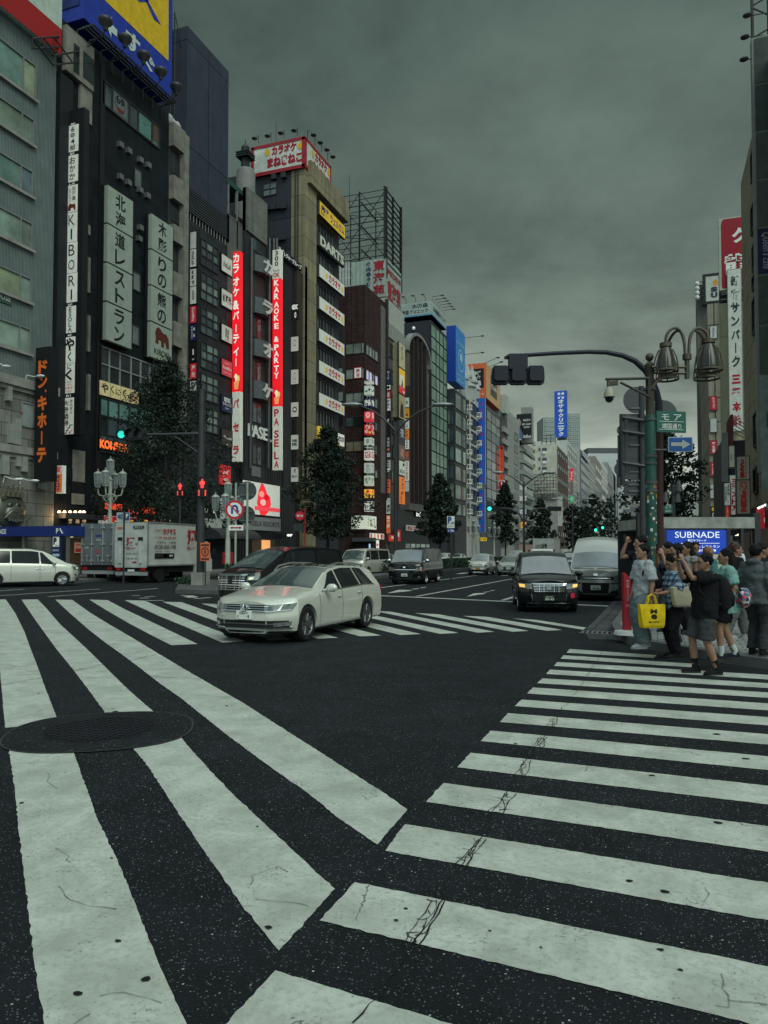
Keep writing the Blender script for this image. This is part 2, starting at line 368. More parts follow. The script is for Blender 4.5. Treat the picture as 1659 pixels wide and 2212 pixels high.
def paint():
 m,nt,b=new_mat('road_paint');co=objco(nt)
 n1=N(nt,'ShaderNodeTexNoise',i_Scale=2.6,i_Detail=8,i_Roughness=.68,i_Distortion=.4);n2=N(nt,'ShaderNodeTexNoise',i_Scale=28,i_Detail=5,i_Roughness=.7)
 nd=N(nt,'ShaderNodeTexNoise',i_Scale=6,i_Detail=6,i_Roughness=.6);msk=N(nt,'ShaderNodeTexNoise',i_Scale=1.1,i_Detail=2)
 for n in(n1,n2,nd,msk):nt.links.new(co,n.inputs['Vector'])
 wc=mixc(nt,.12,co,nd.outputs['Color'],'ADD')
 ve=N(nt,'ShaderNodeTexVoronoi',feature='DISTANCE_TO_EDGE',i_Scale=1.9);nt.links.new(wc,ve.inputs['Vector'])
 vs=N(nt,'ShaderNodeTexVoronoi',i_Scale=2.1);nt.links.new(wc,vs.inputs['Vector'])
 c=mixc(nt,ramp(nt,n1 .outputs['Fac'],[(.38,0.0),(.64,1.0)]),(.455,.475,.42),(.30,.325,.275))
 c=mixc(nt,ramp(nt,n2 .outputs['Fac'],[(.48,0.0),(.68,.7)]),c,(.25,.275,.225))
 st=ramp(nt,msk.outputs['Fac'],[(.58,0.0),(.75,.45)]);c=mixc(nt,st,c,(.27,.275,.23))
 cr=math_(nt,'MULTIPLY',math_(nt,'LESS_THAN',ve.outputs['Distance'],.005),math_(nt,'GREATER_THAN',msk.outputs['Fac'],.62))
 c=mixc(nt,math_(nt,'MULTIPLY',cr,.8),c,(.06,.06,.055))
 sr=N(nt,'ShaderNodeSeparateColor');nt.links.new(vs.outputs['Color'],sr.inputs[0])
 dot=math_(nt,'MULTIPLY',math_(nt,'GREATER_THAN',sr.outputs[0],.93),math_(nt,'LESS_THAN',vs.outputs['Distance'],math_(nt,'MULTIPLY',sr.outputs[1],.055)))
 c=mixc(nt,dot,c,(.012,.012,.012))
 n3=N(nt,'ShaderNodeTexNoise',i_Scale=55,i_Detail=6,i_Roughness=.75);n4=N(nt,'ShaderNodeTexNoise',i_Scale=3.5,i_Detail=4);nt.links.new(co,n3 .inputs['Vector']);nt.links.new(co,n4 .inputs['Vector'])
 c=mixc(nt,ramp(nt,math_(nt,'ADD',n3 .outputs['Fac'],math_(nt,'MULTIPLY',n4 .outputs['Fac'],.35)),[(.78,0.0),(.84,.75)]),c,(.05,.052,.05))
 nt.links.new(c,b.inputs['Base Color']);b.inputs['Roughness'].default_value=.7;b.inputs['Specular IOR Level'].default_value=.3
 bp=N(nt,'ShaderNodeBump',i_Strength=.3,i_Distance=.004);nt.links.new(n2 .outputs['Fac'],bp.inputs['Height']);nt.links.new(bp.outputs[0],b.inputs['Normal'])
 return m
ASPH=asphalt();PAINT=paint()
CRACKM=mat((.006,.007,.008),.9)
mb=MB();mb.face([(-2500,-300,0),(2500,-300,0),(2500,4500,0),(-2500,4500,0)]);struct(mb.build('road',ASPH))
rj=random.Random(3)
def ragged(pts,amp=.003,step=.035,maxd=14):
 out=[]
 for a,b in zip(pts,pts[1:]+pts[:1]):
  L=(b-a).length;n=max(1,min(160,int(L/step)))if(a+b).length/2<maxd else 1
  t=(b-a).normalized();nn=V((-t.y,t.x,0))
  for i in range(n):out.append(a+(b-a)*(i/n)+(nn*rj.gauss(0,amp*.6)if i else V((0,0,0))))
 return out
def marking(name,pts,z=.004,m=None,amp=.004):
 p=[V((q.x,q.y,z))for q in pts]
 ar=sum(a.x*b.y-b.x*a.y for a,b in zip(p,p[1:]+p[:1]))
 if ar<0:p.reverse()
 p=ragged(p,amp)
 me=bpy.data.meshes.new(name);bm=bmesh.new()
 f=bm.faces.new([bm.verts.new(q)for q in p]);bm.normal_update();bmesh.ops.triangulate(bm,faces=[f],ngon_method='EAR_CLIP');bm.to_mesh(me);bm.free();me.materials.append(m or PAINT)
 o=bpy.data.objects.new(name,me);COL.objects.link(o);return struct(o)
def g1(u,v):return G((2000+u/1.5476)*.54004,(2550+v/1.5476)*.54004)
def g2(u,v):return G((1600+u/1.127)*.54004,(3000+v/1.127)*.54004)
def g6(u,v):return G((1536+u/1.0801)*.54004,(2350+v/1.0801)*.54004)
def g5(u,v):return G(u*.5,1269+v*.5)
def gc(u,v):return G(756+u*.358,1269+v*.358)
right=[(g1(430,72),g1(413,95),g1(970,111),g1(948,128),0),(g1(393,111),g1(376,132),g1(1232,166),g1(1218,188),0),(g1(355,153),g1(335,177),g1(1659,233),g1(1659,261),1),(g1(308,200),g1(288,227),g1(1659,285),g1(1659,314),1),(g1(263,254),g1(230,284),g1(1659,342),g1(1659,374),1),(g1(205,311),g1(167,348),g1(1659,410),g1(1659,452),1),(g1(133,386),g1(90,426),g1(1659,495),g1(1659,548),1),(g1(50,470),g1(0,525),g1(1659,601),g1(1659,663),1),(g6(461,620),g6(418,665),g2(1659,30),g2(1659,95),1),(g2(318,14),g2(258,80),g2(1659,163),g2(1659,247),1),(g2(197,151),g2(118,236),g2(1659,346),g2(1659,462),1),(g2(22,337),g6(5,1140),g2(1659,602),g2(1659,775),1),(G(767,1907),G(690,1990),g6(1659,1640),g6(1659,1915),1)]
tl,bl,tr,br,_=right[-1];tl2=G(595,2098);tr2=tl2+(g6(280,1886)-tl2)*9
right.append((tl2,tl2+(bl-tl),tr2,tr2+(br-tr),0))
for tl,bl,tr,br,ext in right:
 e=(tr-tl).normalized()*(1.6 if ext else 0)
 marking('crosswalk_stripe',[tl,tr+e,br+e,bl])
P5=lambda*a:[g5(*p)for p in a]
marking('crosswalk_stripe',P5((-48,52),(25,52),(65,110),(105,190),(130,260),(165,350),(190,420),(254,586),(22,608),(8,450),(-2,340),(-18,200)))
marking('crosswalk_stripe',P5((38,693),(303,670),(345,790),(420,1000),(520,1210),(600,1410),(700,1660),(805,1886),(840,1960),(200,1960),(190,1886),(150,1640),(125,1420),(90,1130),(60,850)))
marking('crosswalk_stripe',P5((93,53),(163,52),(200,90),(260,160),(330,224),(400,290),(460,350),(560,448),(672,545),(465,557),(395,460),(318,358),(240,262),(152,140)))
marking('crosswalk_stripe',P5((550,665),(780,647),(850,730),(990,880),(1150,1030),(1300,1170),(1447,1305),(1205,1572),(1130,1480),(1040,1370),(960,1250),(860,1110),(760,960),(640,775)))
marking('crosswalk_stripe',P5((239,53),(312,54),(390,110),(480,165),(570,217),(690,290),(790,350),(1050,500),(1300,660),(1659,890),(1760,962),(1630,1112),(1450,990),(1330,890),(1200,800),(1090,720),(970,630),(870,550),(790,485),(690,415),(600,345),(520,285),(450,235),(380,180),(300,110)))
marking('crosswalk_stripe',P5((386,53),(465,55),(540,95),(650,147),(750,195),(853,245),(740,250),(660,210),(560,157),(470,105)))
marking('crosswalk_stripe',P5((538,55),(625,57),(770,120),(880,165),(1060,233),(960,239),(800,170),(690,125)))
marking('crosswalk_stripe',[G(351,1300),G(392,1301),G(470,1328),G(632,1382),G(585,1384),G(460,1340)])
for a,b,c,d in(((435,1304),(478,1305),(730,1378),(687,1380)),((525,1307),(566,1308),(823,1373),(778,1375)),((617,1311),(656,1312),(909,1370),(865,1372)),((712,1315),(749,1317),(990.5,1367.5),(950,1369.6)),((810,1320),(844,1321.5),(1068.5,1365),(1032,1367)),((896,1324.5),(946,1327),(1142.6,1363),(1107,1365)),((999,1330.6),(1053,1332.7),(1214,1361),(1182,1363)),((1107.6,1336),(1160,1339.5),(1266,1356),(1260,1360.6))):
 marking('crosswalk_stripe',[G(*a),G(*b),G(*c),G(*d)])
def gz(u,v):return G(*zz(12,u,v))
def line(name,a,b,w):
 t=(b-a).normalized();n=V((-t.y,t.x,0))*(w/2);marking(name,[a-n,b-n,b+n,a+n])
line('lane_line',gz(10,752),gz(790,652),.16);line('lane_line',gz(275,806),gz(910,690),.16);line('lane_line',gz(910,690),gz(910,690)+(gz(910,690)-gz(275,806))*2,.16)
line('lane_line',gz(845,833),gz(845,833)+(gz(910,690)-gz(275,806))*.8,.16)
line('stop_line',gz(8,800),gz(1568,872),.34)
marking('lane_arrow',[gz(80,786),gz(150,764),gz(160,762),gz(248,765),gz(235,770),gz(190,775)]);marking('lane_arrow',[gz(243,757),gz(285,753),gz(293,756),gz(250,760)]);marking('lane_arrow',[gz(296,749),gz(335,744),gz(343,747),gz(305,751)])
marking('lane_arrow',[gz(607,809),gz(655,786),gz(735,783),gz(722,791),gz(680,796)]);marking('lane_arrow',[gz(722,777),gz(758,773),gz(765,775),gz(730,780)]);marking('lane_arrow',[gz(762,768),gz(790,764),gz(798,766),gz(770,770)])
marking('lane_arrow',[gz(532,657),gz(575,650),gz(655,645),gz(580,657)]);marking('lane_arrow',[gz(832,669),gz(850,664),gz(890,661),gz(880,669)])
def g3(u,v):return G(u*.3255,1269+v*.3255)
line('lane_line',g3(-60,59),g3(660,11),.15);line('lane_line',g3(318,62),g3(1045,7),.15);line('lane_line',g3(-60,27),g3(160,12),.15)
for q in(((970,88),(1085,87)),((925,72),(990,70)),((875,55),(925,53)),((960,62),(1030,60)),((1200,52),(1290,56)),((1290,75),(1400,67))):line('worn_marking',g3(*q[0]),g3(*q[1]),.2)
marking('worn_marking',[g3(1215,60),g3(1260,56),g3(1318,62),g3(1300,68),g3(1250,68)])
def crack(pts,w=.02,z=.007,amp=.05,name='road_crack',seed=1):
 rnd=random.Random(seed);p=[]
 for a,b in zip(pts,pts[1:]):
  n=max(2,int((b-a).length/.06));n=min(n,120)
  for i in range(n):p.append(a+(b-a)*(i/n))
 p.append(pts[-1]);L=[];Rr=[];off=0
 for i,q in enumerate(p):
  t=(p[min(i+1,len(p)-1)]-p[max(0,i-1)]).normalized();nn=V((-t.y,t.x,0));off=off*.75+rnd.gauss(0,amp*.35);ww=w*rnd.uniform(.35,1.2)/2
  c=q+nn*off;L.append((*(c+nn*ww).xy,z));Rr.append((*(c-nn*ww).xy,z))
 m_=MB();vs=[]
 for a,b in zip(Rr,L):vs+=[a,b]
 m_.raw(vs,[(2*i,2*i+2,2*i+3,2*i+1)for i in range(len(p)-1)])
 return m_
ck=MB()
pk_=MB()
def add(m_):ck.raw(m_.v,m_.f)
def addp(m_):pk_.raw(m_.v,m_.f)
spine=[g6(-280,1886),g6(-90,1840),g6(95,1580),g6(190,1450),g6(300,1280),g6(390,1150),g6(470,985),g6(520,900),g6(600,770),g6(690,660),g6(730,590),g6(790,510),g6(830,455),g6(880,380),g6(935,290),g6(960,225),g6(1000,120)]
spine=[g6(-150,1886)]+spine[2:]
add(crack(spine,.007,.008,.03,seed=5))
for k,(a,b)in enumerate((((110,1560),(240,1360)),((330,1215),(420,1090)),((485,985),(540,895)),((588,820),(620,750)),((660,695),(690,650)),((715,610),(742,570)))):
 A,B=g6(*a),g6(*b);sd=V((.04,.012,0))
 add(crack([A+sd,B+sd*.8],.007,.0085,.02,seed=20+k));add(crack([A-sd,B-sd*.6],.006,.0085,.02,seed=40+k));add(crack([A+sd*.3,B],.005,.0085,.03,seed=60+k))
 n=12
 for i in range(n):
  c=A+(B-A)*rj.random();dd=V((rj.uniform(-.07,.07),rj.uniform(-.05,.05),0));add(crack([c,c+dd],.006,.0085,.03,seed=80+k*20+i))
add(crack([g5(-5,425),g5(180,390),g5(450,335),g5(580,313),g5(900,240)],.014,.008,.03,seed=7));add(crack([g5(0,335),g5(160,350),g5(290,362),g5(400,345)],.007,.008,.04,seed=8))
add(crack([g5(520,378),g5(760,390),g5(1000,405),g5(1659,455)],.012,.008,.04,seed=9));add(crack([g6(0,460),g6(560,500)],.012,.008,.05,seed=10))
add(crack([gc(0,130),gc(400,85)],.015,.008,.03,seed=11));add(crack([gz(1420,1060),gz(1490,985),gz(1655,815)],.03,.006,.03,seed=12));add(crack([gz(1510,1160),gz(1560,1080)],.03,.006,.05,seed=13))
for k,pl in enumerate(([(125,765),(200,735),(260,712)],[(195,800),(230,850),(265,870)],[(240,1130),(320,1160),(330,1190)],[(235,1300),(260,1345),(340,1365),(510,1390)],[(430,1770),(540,1750),(700,1802)],[(310,1886),(390,1850)],[(1090,1290),(1110,1255),(1200,1205),(1250,1230)],[(1110,1345),(1250,1365),(1330,1390)],[(1560,900),(1580,925),(1640,905)])):
 addp(crack(P5(*pl),.0045,.0085,.035,seed=200+k))
for k,pl in enumerate(([(1395,1300),(1410,1330),(1400,1370)],[(1475,1680),(1460,1740),(1475,1790),(1430,1812)],[(1490,1800),(1600,1805),(1659,1815)])):addp(crack([g6(*q)for q in pl],.005,.0085,.03,seed=300+k))
struct(ck.build('road_crack',CRACKM));struct(pk_.build('paint_crack',mat((.15,.16,.14),.9)))
spots=MB()
for fn,u,v,s in((g5,336,1762,.05),(g5,630,1700,.055),(g5,510,1534,.04),(g5,93,935,.045),(g5,937,822,.035),(g5,980,514,.05),(g5,1112,1038,.025),(g5,167,461,.04),(g5,482,1174,.025),(g5,500,539,.09),(g6,1445,1021,.07),(g6,1562,743,.08),(g6,1438,637,.09),(g6,1060,1273,.05),(g6,1215,1320,.06),(g6,1195,1572,.04),(g6,1280,1660,.03),(g6,1157,816,.06),(g6,94,1394,.03),(g6,52,1444,.03),(g6,457,1490,.022),(g6,678,1562,.018),(g6,568,677,.05),(g5,1160,1476,.05)):
 c=fn(u,v);s*=.42;a0=rj.uniform(0,6);spots.face([(c.x+s*rj.uniform(.7,1.1)*cos(a0+a*pi/5),c.y+s*.8*rj.uniform(.6,1.1)*sin(a0+a*pi/5),.009)for a in range(10)])
struct(spots.build('road_stain',CRACKM))
mc=g5(433,613);rad=(g5(666,613)-g5(200,613)).length/2
ring=lambda a,b,n=40,p=2.0:[mc+V((a*(abs(cos(t))**(2/p))*(1 if cos(t)>0 else-1),b*(abs(sin(t))**(2/p))*(1 if sin(t)>0 else-1),0))for t in[2*pi*i/n for i in range(n)]]
cc=(g5(25,640)+g5(833,600))/2;ca=(g5(833,600)-g5(25,640));hw=ca.length/2;ux=ca.normalized();uy=V((-ux.y,ux.x,0));hb=(g5(430,545)-g5(430,707)).length/2
col=[cc+ux*(hw*(abs(cos(t))**.8)*(1 if cos(t)>0 else-1))+uy*(hb*(abs(sin(t))**.8)*(1 if sin(t)>0 else-1))for t in[2*pi*i/48 for i in range(48)]]
mh=thing('manhole','round dark iron manhole cover set in a grey collar between the long white stripes','manhole',(mc.x,mc.y,0))
m_=MB();m_.face([(p.x,p.y,.010)for p in col]);m_.build('collar',ASPH,mh);er=MB();er.raw([(*(p+(p-cc)*s_).xy,.011)for s_ in(-.012,.012)for p in col],[(i,(i+1)%48,48+(i+1)%48,48+i)for i in range(48)]);er.build('collar_joint',mat((.03,.033,.033),.9),mh)
m_=MB();m_.lathe([(0,.004),(rad,.004),(rad,.014),(rad*.95,.015),(rad*.94,.012),(0,.012)],(mc.x,mc.y,0),n=40)
IRON=mat((.006,.007,.010),.6,.2);m_.build('cover',IRON,mh)
m_=MB();q=.075;n=int(rad/q)
for i in range(-n,n+1):
 hl=sqrt(max(0,(rad*.92)**2-(i*q)**2))
 if hl>.05:m_.box(mc.x+i*q-.012,mc.x+i*q+.012,mc.y-hl,mc.y+hl,.012,.019);m_.box(mc.x-hl,mc.x+hl,mc.y+i*q-.012,mc.y+i*q+.012,.0125,.0185)
m_.build('tread_grid',mat((.016,.018,.024),.5,.4),mh)
PAV=tile((.24,.25,.235),(.06,.062,.06),.21,.105,mortar=.006,offset=.5,var=.14,rough=.8,streak=0)
def flat_tile(c,joint,bw,bh,mortar):
 m,nt,b=new_mat('paving');br=N(nt,'ShaderNodeTexBrick',i_Scale=1.0,i_Mortar_Size=mortar,i_Brick_Width=bw,i_Row_Height=bh);nt.links.new(objco(nt),br.inputs['Vector'])
 br.inputs['Color1'].default_value=(*[x*.82 for x in c],1);br.inputs['Color2'].default_value=(*[x*1.15 for x in c],1);br.inputs['Mortar'].default_value=(*joint,1)
 nz=N(nt,'ShaderNodeTexNoise',i_Scale=1.3,i_Detail=7,i_Roughness=.7);nt.links.new(objco(nt),nz.inputs['Vector'])
 nt.links.new(mixc(nt,1.0,br.outputs['Color'],ramp(nt,nz.outputs['Fac'],[(.3,.62),(.7,1.15)]),'MULTIPLY'),b.inputs['Base Color']);b.inputs['Roughness'].default_value=.8
 bp=N(nt,'ShaderNodeBump',i_Strength=.5,i_Distance=.01,invert=True);nt.links.new(br.outputs['Fac'],bp.inputs['Height']);nt.links.new(bp.outputs[0],b.inputs['Normal'])
 return m
PAV=flat_tile((.235,.245,.23),(.035,.036,.036),.22,.22,.011);KERB=mat((.085,.09,.09),.8,bump=.4,bscale=30,var=.3)
kr=[G(1659+160,1446+24),G(1659,1446),G(1546,1431),G(1497,1420),G(1430,1409),G(1390,1401),G(1358,1393),G(1336,1382),G(1325,1371),G(1321,1361)]
kx=kr[-1].x
kr+=[V((kx+.03,19,0)),V((kx+.05,24,0)),V((kx+.05,1500,0))]
def slab(name,pts,z,m,out=None):
 p=[V((q.x,q.y,0))for q in pts];ar=sum(a.x*b.y-b.x*a.y for a,b in zip(p,p[1:]+p[:1]))
 if ar<0:p.reverse()
 bm=bmesh.new();top=[bm.verts.new((q.x,q.y,z))for q in p];bot=[bm.verts.new((q.x,q.y,-.05))for q in p]
 bm.faces.new(top);n=len(p);bm.normal_update()
 for i in range(n):bm.faces.new((top[(i+1)%n],top[i],bot[i],bot[(i+1)%n]))
 bm.normal_update();bmesh.ops.triangulate(bm,faces=[f for f in bm.faces if len(f.verts)>4],ngon_method='EAR_CLIP');me=bpy.data.meshes.new(name);bm.to_mesh(me);bm.free();me.materials.append(m)
 o=bpy.data.objects.new(name,me);COL.objects.link(o);return struct(o)
def inset(pts,d):
 o=[]
 for i,q in enumerate(pts):
  t=(pts[min(i+1,len(pts)-1)]-pts[max(i-1,0)]).normalized();o.append(q+V((t.y,-t.x,0))*d)
 return o
inn=inset(kr,.18)
slab('pavement',inn+[V((60,1500,0)),V((60,inn[0].y,0))],.15,PAV)
slab('kerb',kr+inn[::-1],.153,KERB)
gut=inset(kr,-.55)
marking('gutter',kr[7:]+gut[7:][::-1],.005,mat((.05,.053,.055),.85,bump=.5,bscale=40,var=.35),amp=0)
gr_=thing('drain_grate','dark iron drain grate in the gutter at the pavement corner','grate',(kr[8].x-.45,kr[8].y+.05,0))
m_=MB();c=G(1301,1368)
for i in range(9):m_.box(c.x-.42+i*.1,c.x-.38+i*.1,c.y-.2,c.y+.2,.009,.018)
m_.box(c.x-.46,c.x+.46,c.y-.24,c.y-.2,.009,.02);m_.box(c.x-.46,c.x+.46,c.y+.2,c.y+.24,.009,.02);m_.build('bars',STEEL,gr_)
MB().box(c.x-.44,c.x+.44,c.y-.22,c.y+.22,.006,.008).build('pit',CRACKM,gr_)
LK=-30.3
slab('pavement',[V((LK,22,0)),V((LK,1500,0)),V((XL-30,1500,0)),V((XL-30,22,0))],.15,flat_tile((.16,.16,.155),(.05,.05,.05),.3,.3,.012))
slab('kerb',[V((LK,22,0)),V((LK+.2,22,0)),V((LK+.2,1500,0)),V((LK,1500,0))],.152,KERB)
# ================================================================ left street front
ZM.update({21:(718.3,783.1,.19538),22:(961.3,729.1,.2198),23:(1107.1,810.1,.18313),24:(1485.1,459,.15866),25:(1458.1,810.1,.18313),26:(0,783.1,.22786),27:(378,972,.22786)})
W_=(.70,.71,.66);PALE=(.60,.62,.55);K_=(.008,.008,.01);RED=(.62,.02,.03);DRED=(.42,.02,.03);NAVY=(.012,.018,.07);BLUE=(.015,.05,.30);YEL=(.72,.48,.03);ORG=(.80,.16,.03)
LIT=.22
tile_dk=tile((.0125,.0155,.0195),(.008,.009,.011),1.25,.62,rough=.45)
conc_b=mat((.20,.19,.165),.85,var=.3,scale=1.2,bump=.4,bscale=20)
D0,D1=22.0,Yat(1,358,1493)
ztop0=Zat(1,200,225)
don=building('discount_store','grey ribbed metal store front on a stone base at the left edge',D0,D1,ztop0,tile((.135,.16,.165),(.02,.022,.024),1.9,1.75,mortar=.02,rough=.4,var=.1))
rib=ribbed((.20,.245,.245),.11,.55,.4,.2,vertical=True)
zl=Zat(2,150,1045)
MB().box(XL,XL+.03,D0,D1-.02,zl,ztop0-.1).build('ribbed_cladding',rib,don)
for i,(k,ur,vt,vb)in enumerate(((1,230,455,683),(1,215,835,1000),(1,207,1195,1360),(2,203,65,238),(2,196,450,605),(2,190,800,960))):
 o,wd,ht,U,Nn=rect('f',k,-35,vt-(ur+35)*.82,vb-(ur+35)*.80,ur,.04)
 for j in range(2):
  oo=o-U*(j*(wd+1.5));w4=wd
  if oo.y<D0+.2:continue
  wn=window(don,(oo,w4,ht,U,Nn),2,1,[glass((.22,.30,.25)),glass((.14,.23,.20)),glass((.17,.22,.17)),glass((.12,.17,.19)),glass((.27,.32,.21))],mat((.2,.21,.21),.4),.08,.12,seed=i*7+j,us=[0,.68,1])
  MB().frame_box(oo-U*.2-ZUP*.22,U*(w4+.4),ZUP*.16,Nn*.22).build('sill',CONC,wn)
sign('window_poster','small dark poster reading OUSE inside a grey store window','poster',rect('f',2,-80,400,480,72,.08),(.05,.09,.08),[('HOUSE',(.5,.55,.5),(.1,.25,.95,.75))],.02)
stone=tile((.20,.205,.185),(.05,.05,.045),1.35,.8,mortar=.02,offset=.5,var=.22,rough=.85)
MB().box(XL,XL+.35,D0,D1-.02,.15,zl-.5).build('stone_base',stone,don)
lg=MB()
for k,u0,v0,v1,ex in((26,200,175,260,.75),(26,200,810,880,.65)):
 za,zb=Zat(k,u0,v0),Zat(k,u0,v1);lg.box(XL+.02,XL+ex,D0,D1-.01,zb,za);lg.box(XL+.02,XL+ex*.75,D0,D1-.02,zb-.25,zb-.002)
lg.build('cornice',CONC,don)
for u0,vt,vb,u1,pr in((0,230,365,38,.7),(290,300,575,335,.7),(30,580,765,80,.55),(80,535,780,130,.65),(100,890,985,140,.55),(150,895,1035,195,.62),(275,910,1095,322,.55),(322,915,1195,372,.66),(-40,880,1060,20,.6)):
 o,wd,ht,U,Nn=rect('f',26,u0,vt,vb,u1);MB().frame_box(o+Nn*.34,U*wd,ZUP*ht,Nn*(pr-.34)).build('pilaster',mat((.27,.285,.26),.8,bump=.3),don)
window(don,rect('f',26,160,375,600,270,.36),1,1,[mat((.30,.33,.33),.4)],FRL,.1,.08)
MB().face([onX(*zz(26,*p),XL+.46)for p in((192,468),(218,470),(205,497))]).build('fire_mark',mat(DRED,.5),don)
rc=onX(*zz(26,95,1400),XL+.4);rr=(onX(*zz(26,240,1400),XL+.4)-rc).y
BRZ=mat((.15,.155,.125),.38,.6,var=.3)
fish=thing('relief_sculpture','bronze crowned fish head relief mounted on the stone wall','sculpture',rc)
mb=MB();rx=lambda a,b,c:rc+V((c*rr,a*rr,b*rr))
mb.ell(rc,.34*rr,rr,rr*.96,24,14);mb.ell(rx(.0,-.2,.3),.25*rr,.62*rr,.5*rr,18,12);mb.build('head',BRZ,fish,True)
mb=MB()
for a in(-.28,.18):mb.ell(rx(a,.22,.34),.12*rr,.2*rr,.2*rr,14,10)
mb.build('eye',mat((.09,.095,.08),.3,.7),fish,True)
mb=MB();mb.tube([rx(-.62+.13*i,-.08-.05*cos(i*1.3)-.02*(i-4)**2,.52-.012*(i-4)**2)for i in range(9)],[.05*rr]*9,8);mb.tube([rx(-.6+.13*i,-.62+.02*(i-4)**2,.5-.012*(i-4)**2)for i in range(9)],[.05*rr]*9,8)
for i in range(6):mb.tube([rx(-.5+.19*i,-.58,.5),rx(-.48+.19*i,-.36,.55)],[.05*rr,.005],6)
mb.tube([rx(.95,-.05,.3),rx(.85,-.35,.5),rx(.55,-.55,.55)],[.01,.08*rr,.05*rr],8)
mb.build('mouth',BRZ,fish,True)
mb=MB();mb.tube([rx(-.75+.125*i,.72-.05*(i-6)**2*.12,.26)for i in range(11)],.06*rr,8)
for i in range(5):
 a=-.7+.3*i;mb.tube([rx(a,.7,.26),rx(a+.02,1.18+(.12 if i==2 else 0),.3)],[.13*rr,.02*rr],8);mb.ell(rx(a+.02,1.22+(.12 if i==2 else 0),.3),.06*rr,.06*rr,.06*rr,8,6)
mb.build('crown',mat((.19,.18,.12),.35,.7),fish,True)
for i,(u,v,u2,v2)in enumerate(((30,1140,175,1110),(190,1155,330,1122),(240,180,385,130),(-60,30,60,40))):
 a,b=onX(*zz(26,u,v),XL+.4),onX(*zz(26,u2,v2),XL+1.5)
 t=thing('wall_lamp',('long thin white wall lamp over the fish relief','right hand thin white wall lamp above the crown of the fish','thin white wall lamp standing on the upper stone ledge','thin white wall lamp cut by the left edge on the upper ledge')[i],'lamp',a)
 MB().tube([a,a+V((.1,0,.4)),(a+b)/2+V((0,0,.15)),b],.03,6).build('arm',WHT,t);MB().ell(b,.3,.22,.1,10,6).build('lamp_head',WHT,t,True)
def zl1(u,v,X=None):return Zat(1,u,v,X)
A=onX(*zz(1,0,75),XL+.3);B=onX(*zz(1,380,372),XL+.3);zb=(A.z+B.z)/2
rc0=(V((XL+.35,D0,zb)),B.y-D0,9.0,V((0,1,0)),V((1,0,0)))
sign('roof_billboard','white rooftop billboard with red lower band and sideways dark lettering on the store roof','billboard',rc0,(.42,.50,.44),[('#box',(.33,.012,.012),(0,0,1,.20)),('e',K_,(.74,.56,.81,.68),{'rot':-1}),('f',K_,(.75,.70,.82,.82),{'rot':-1})],.3)
t=thing('floodlight_bracket','black steel floodlight bracket jutting in front of the red band','floodlight',onX(*zz(1,300,270),XL))
mb=MB();p0,p1=onX(*zz(1,415,240),XL+.2),onX(*zz(1,215,255),XL+3.2)
for dz in(0,-.75):mb.tube([p0+V((0,0,dz)),p1+V((0,0,dz*.8))],.06,6);mb.tube([p0+V((0,1.6,dz)),p1+V((0,1.6,dz*.8))],.06,6)
for s in(.33,.66,1):a=p0+(p1-p0)*s;mb.tube([a,a+V((0,1.6,-.6))],.05,6);mb.tube([a,a+V((0,0,-.65))],.04,6)
mb.build('bracket',BLK,t)
Y0,Y1=D1,Yat(2,1105,800);zt=Zat(1,610,300)
b1=building('restaurant_building','tall charcoal tiled restaurant building with two pale panel signs and blue billboard above',Y0,Y1,zt,tile_dk)
o,wd,ht,U,Nn=rect('f',1,415,168,470,600)
MB().frame_box(o,U*wd,ZUP*ht,Nn*.35).build('corner_capital',conc_b,b1)
block(b1,rect('f',1,463,290,480,500,.352),GL,.02,'window');block(b1,rect('f',1,526,345,520,600,.352),GL,.02,'window')
block(b1,rect('f',1,520,555,780,598),conc_b,.2,'concrete_strip');block(b1,rect('f',2,480,1490,1700,560),conc_b,.06,'concrete_strip')
for v0,v1 in((0,65),(215,450),(600,840),(990,1230)):block(b1,rect('f',2,568,v0,v1,582),conc_b,.25,'concrete_strip')
block(b1,rect('f',1,385,480,3900,445),mat((.014,.016,.02),.5),.22,'corner_pier');block(b1,rect('f',1,664,360,3400,674),BLK,.12,'downpipe')
window(b1,rect('f',1,680,530,690,1055,.02),5,1,[glass((.13,.16,.16)),glass((.06,.08,.08))],FR,.12,.1,us=[0,.15,.44,.6,.86,1])
block(b1,rect('f',1,910,735,865,1000,.045),mat((.10,.22,.19),.6,var=.45,scale=6),.02,'curtain');block(b1,rect('f',1,1014,812,925,1052,.045),mat((.10,.065,.045),.6),.02,'blind')
sign('window_lettering','dark round hand painted mark on a top floor window pane','window sign',rect('f',1,742,590,720,840,.05),(.13,.16,.16),[('#ring',K_,(.2,.05,.85,.95),{'q':.9}),('b9',K_,(.3,.5,.8,.85),{'bold':.03}),('#box',(.2,.02,.02),(.3,.12,.75,.3))],.01)
for k,u,v in((1,788,963),(1,843,1003),(1,920,1063),(1,972,1098),(1,787,1175),(1,840,1213),(1,918,1263),(1,967,1300),(2,920,20),(2,912,92)):
 c=onX(*zz(k,u,v),XL);MB().frame_box(c+V((0,-.22,-.22)),(0,.44,0),(0,0,.4),(.32,0,0)).build('vent',STEEL,b1)
for k,u0,vt,vb,u1 in((1,890,1108,1235,936),(2,880,303,425,928),(2,873,658,785,920)):
 window(b1,rect('f',k,u0,vt,vb,u1,.02),1,1,[glass((.14,.16,.16))],FR,.1,.06)
us=[0,.158,.335,.525,.697,.865,1]
window(b1,rect('f',2,655,800,1030,1035,.02),6,2,[GL,GL,glass((.035,.04,.045))],FRL,.09,.1,us=us)
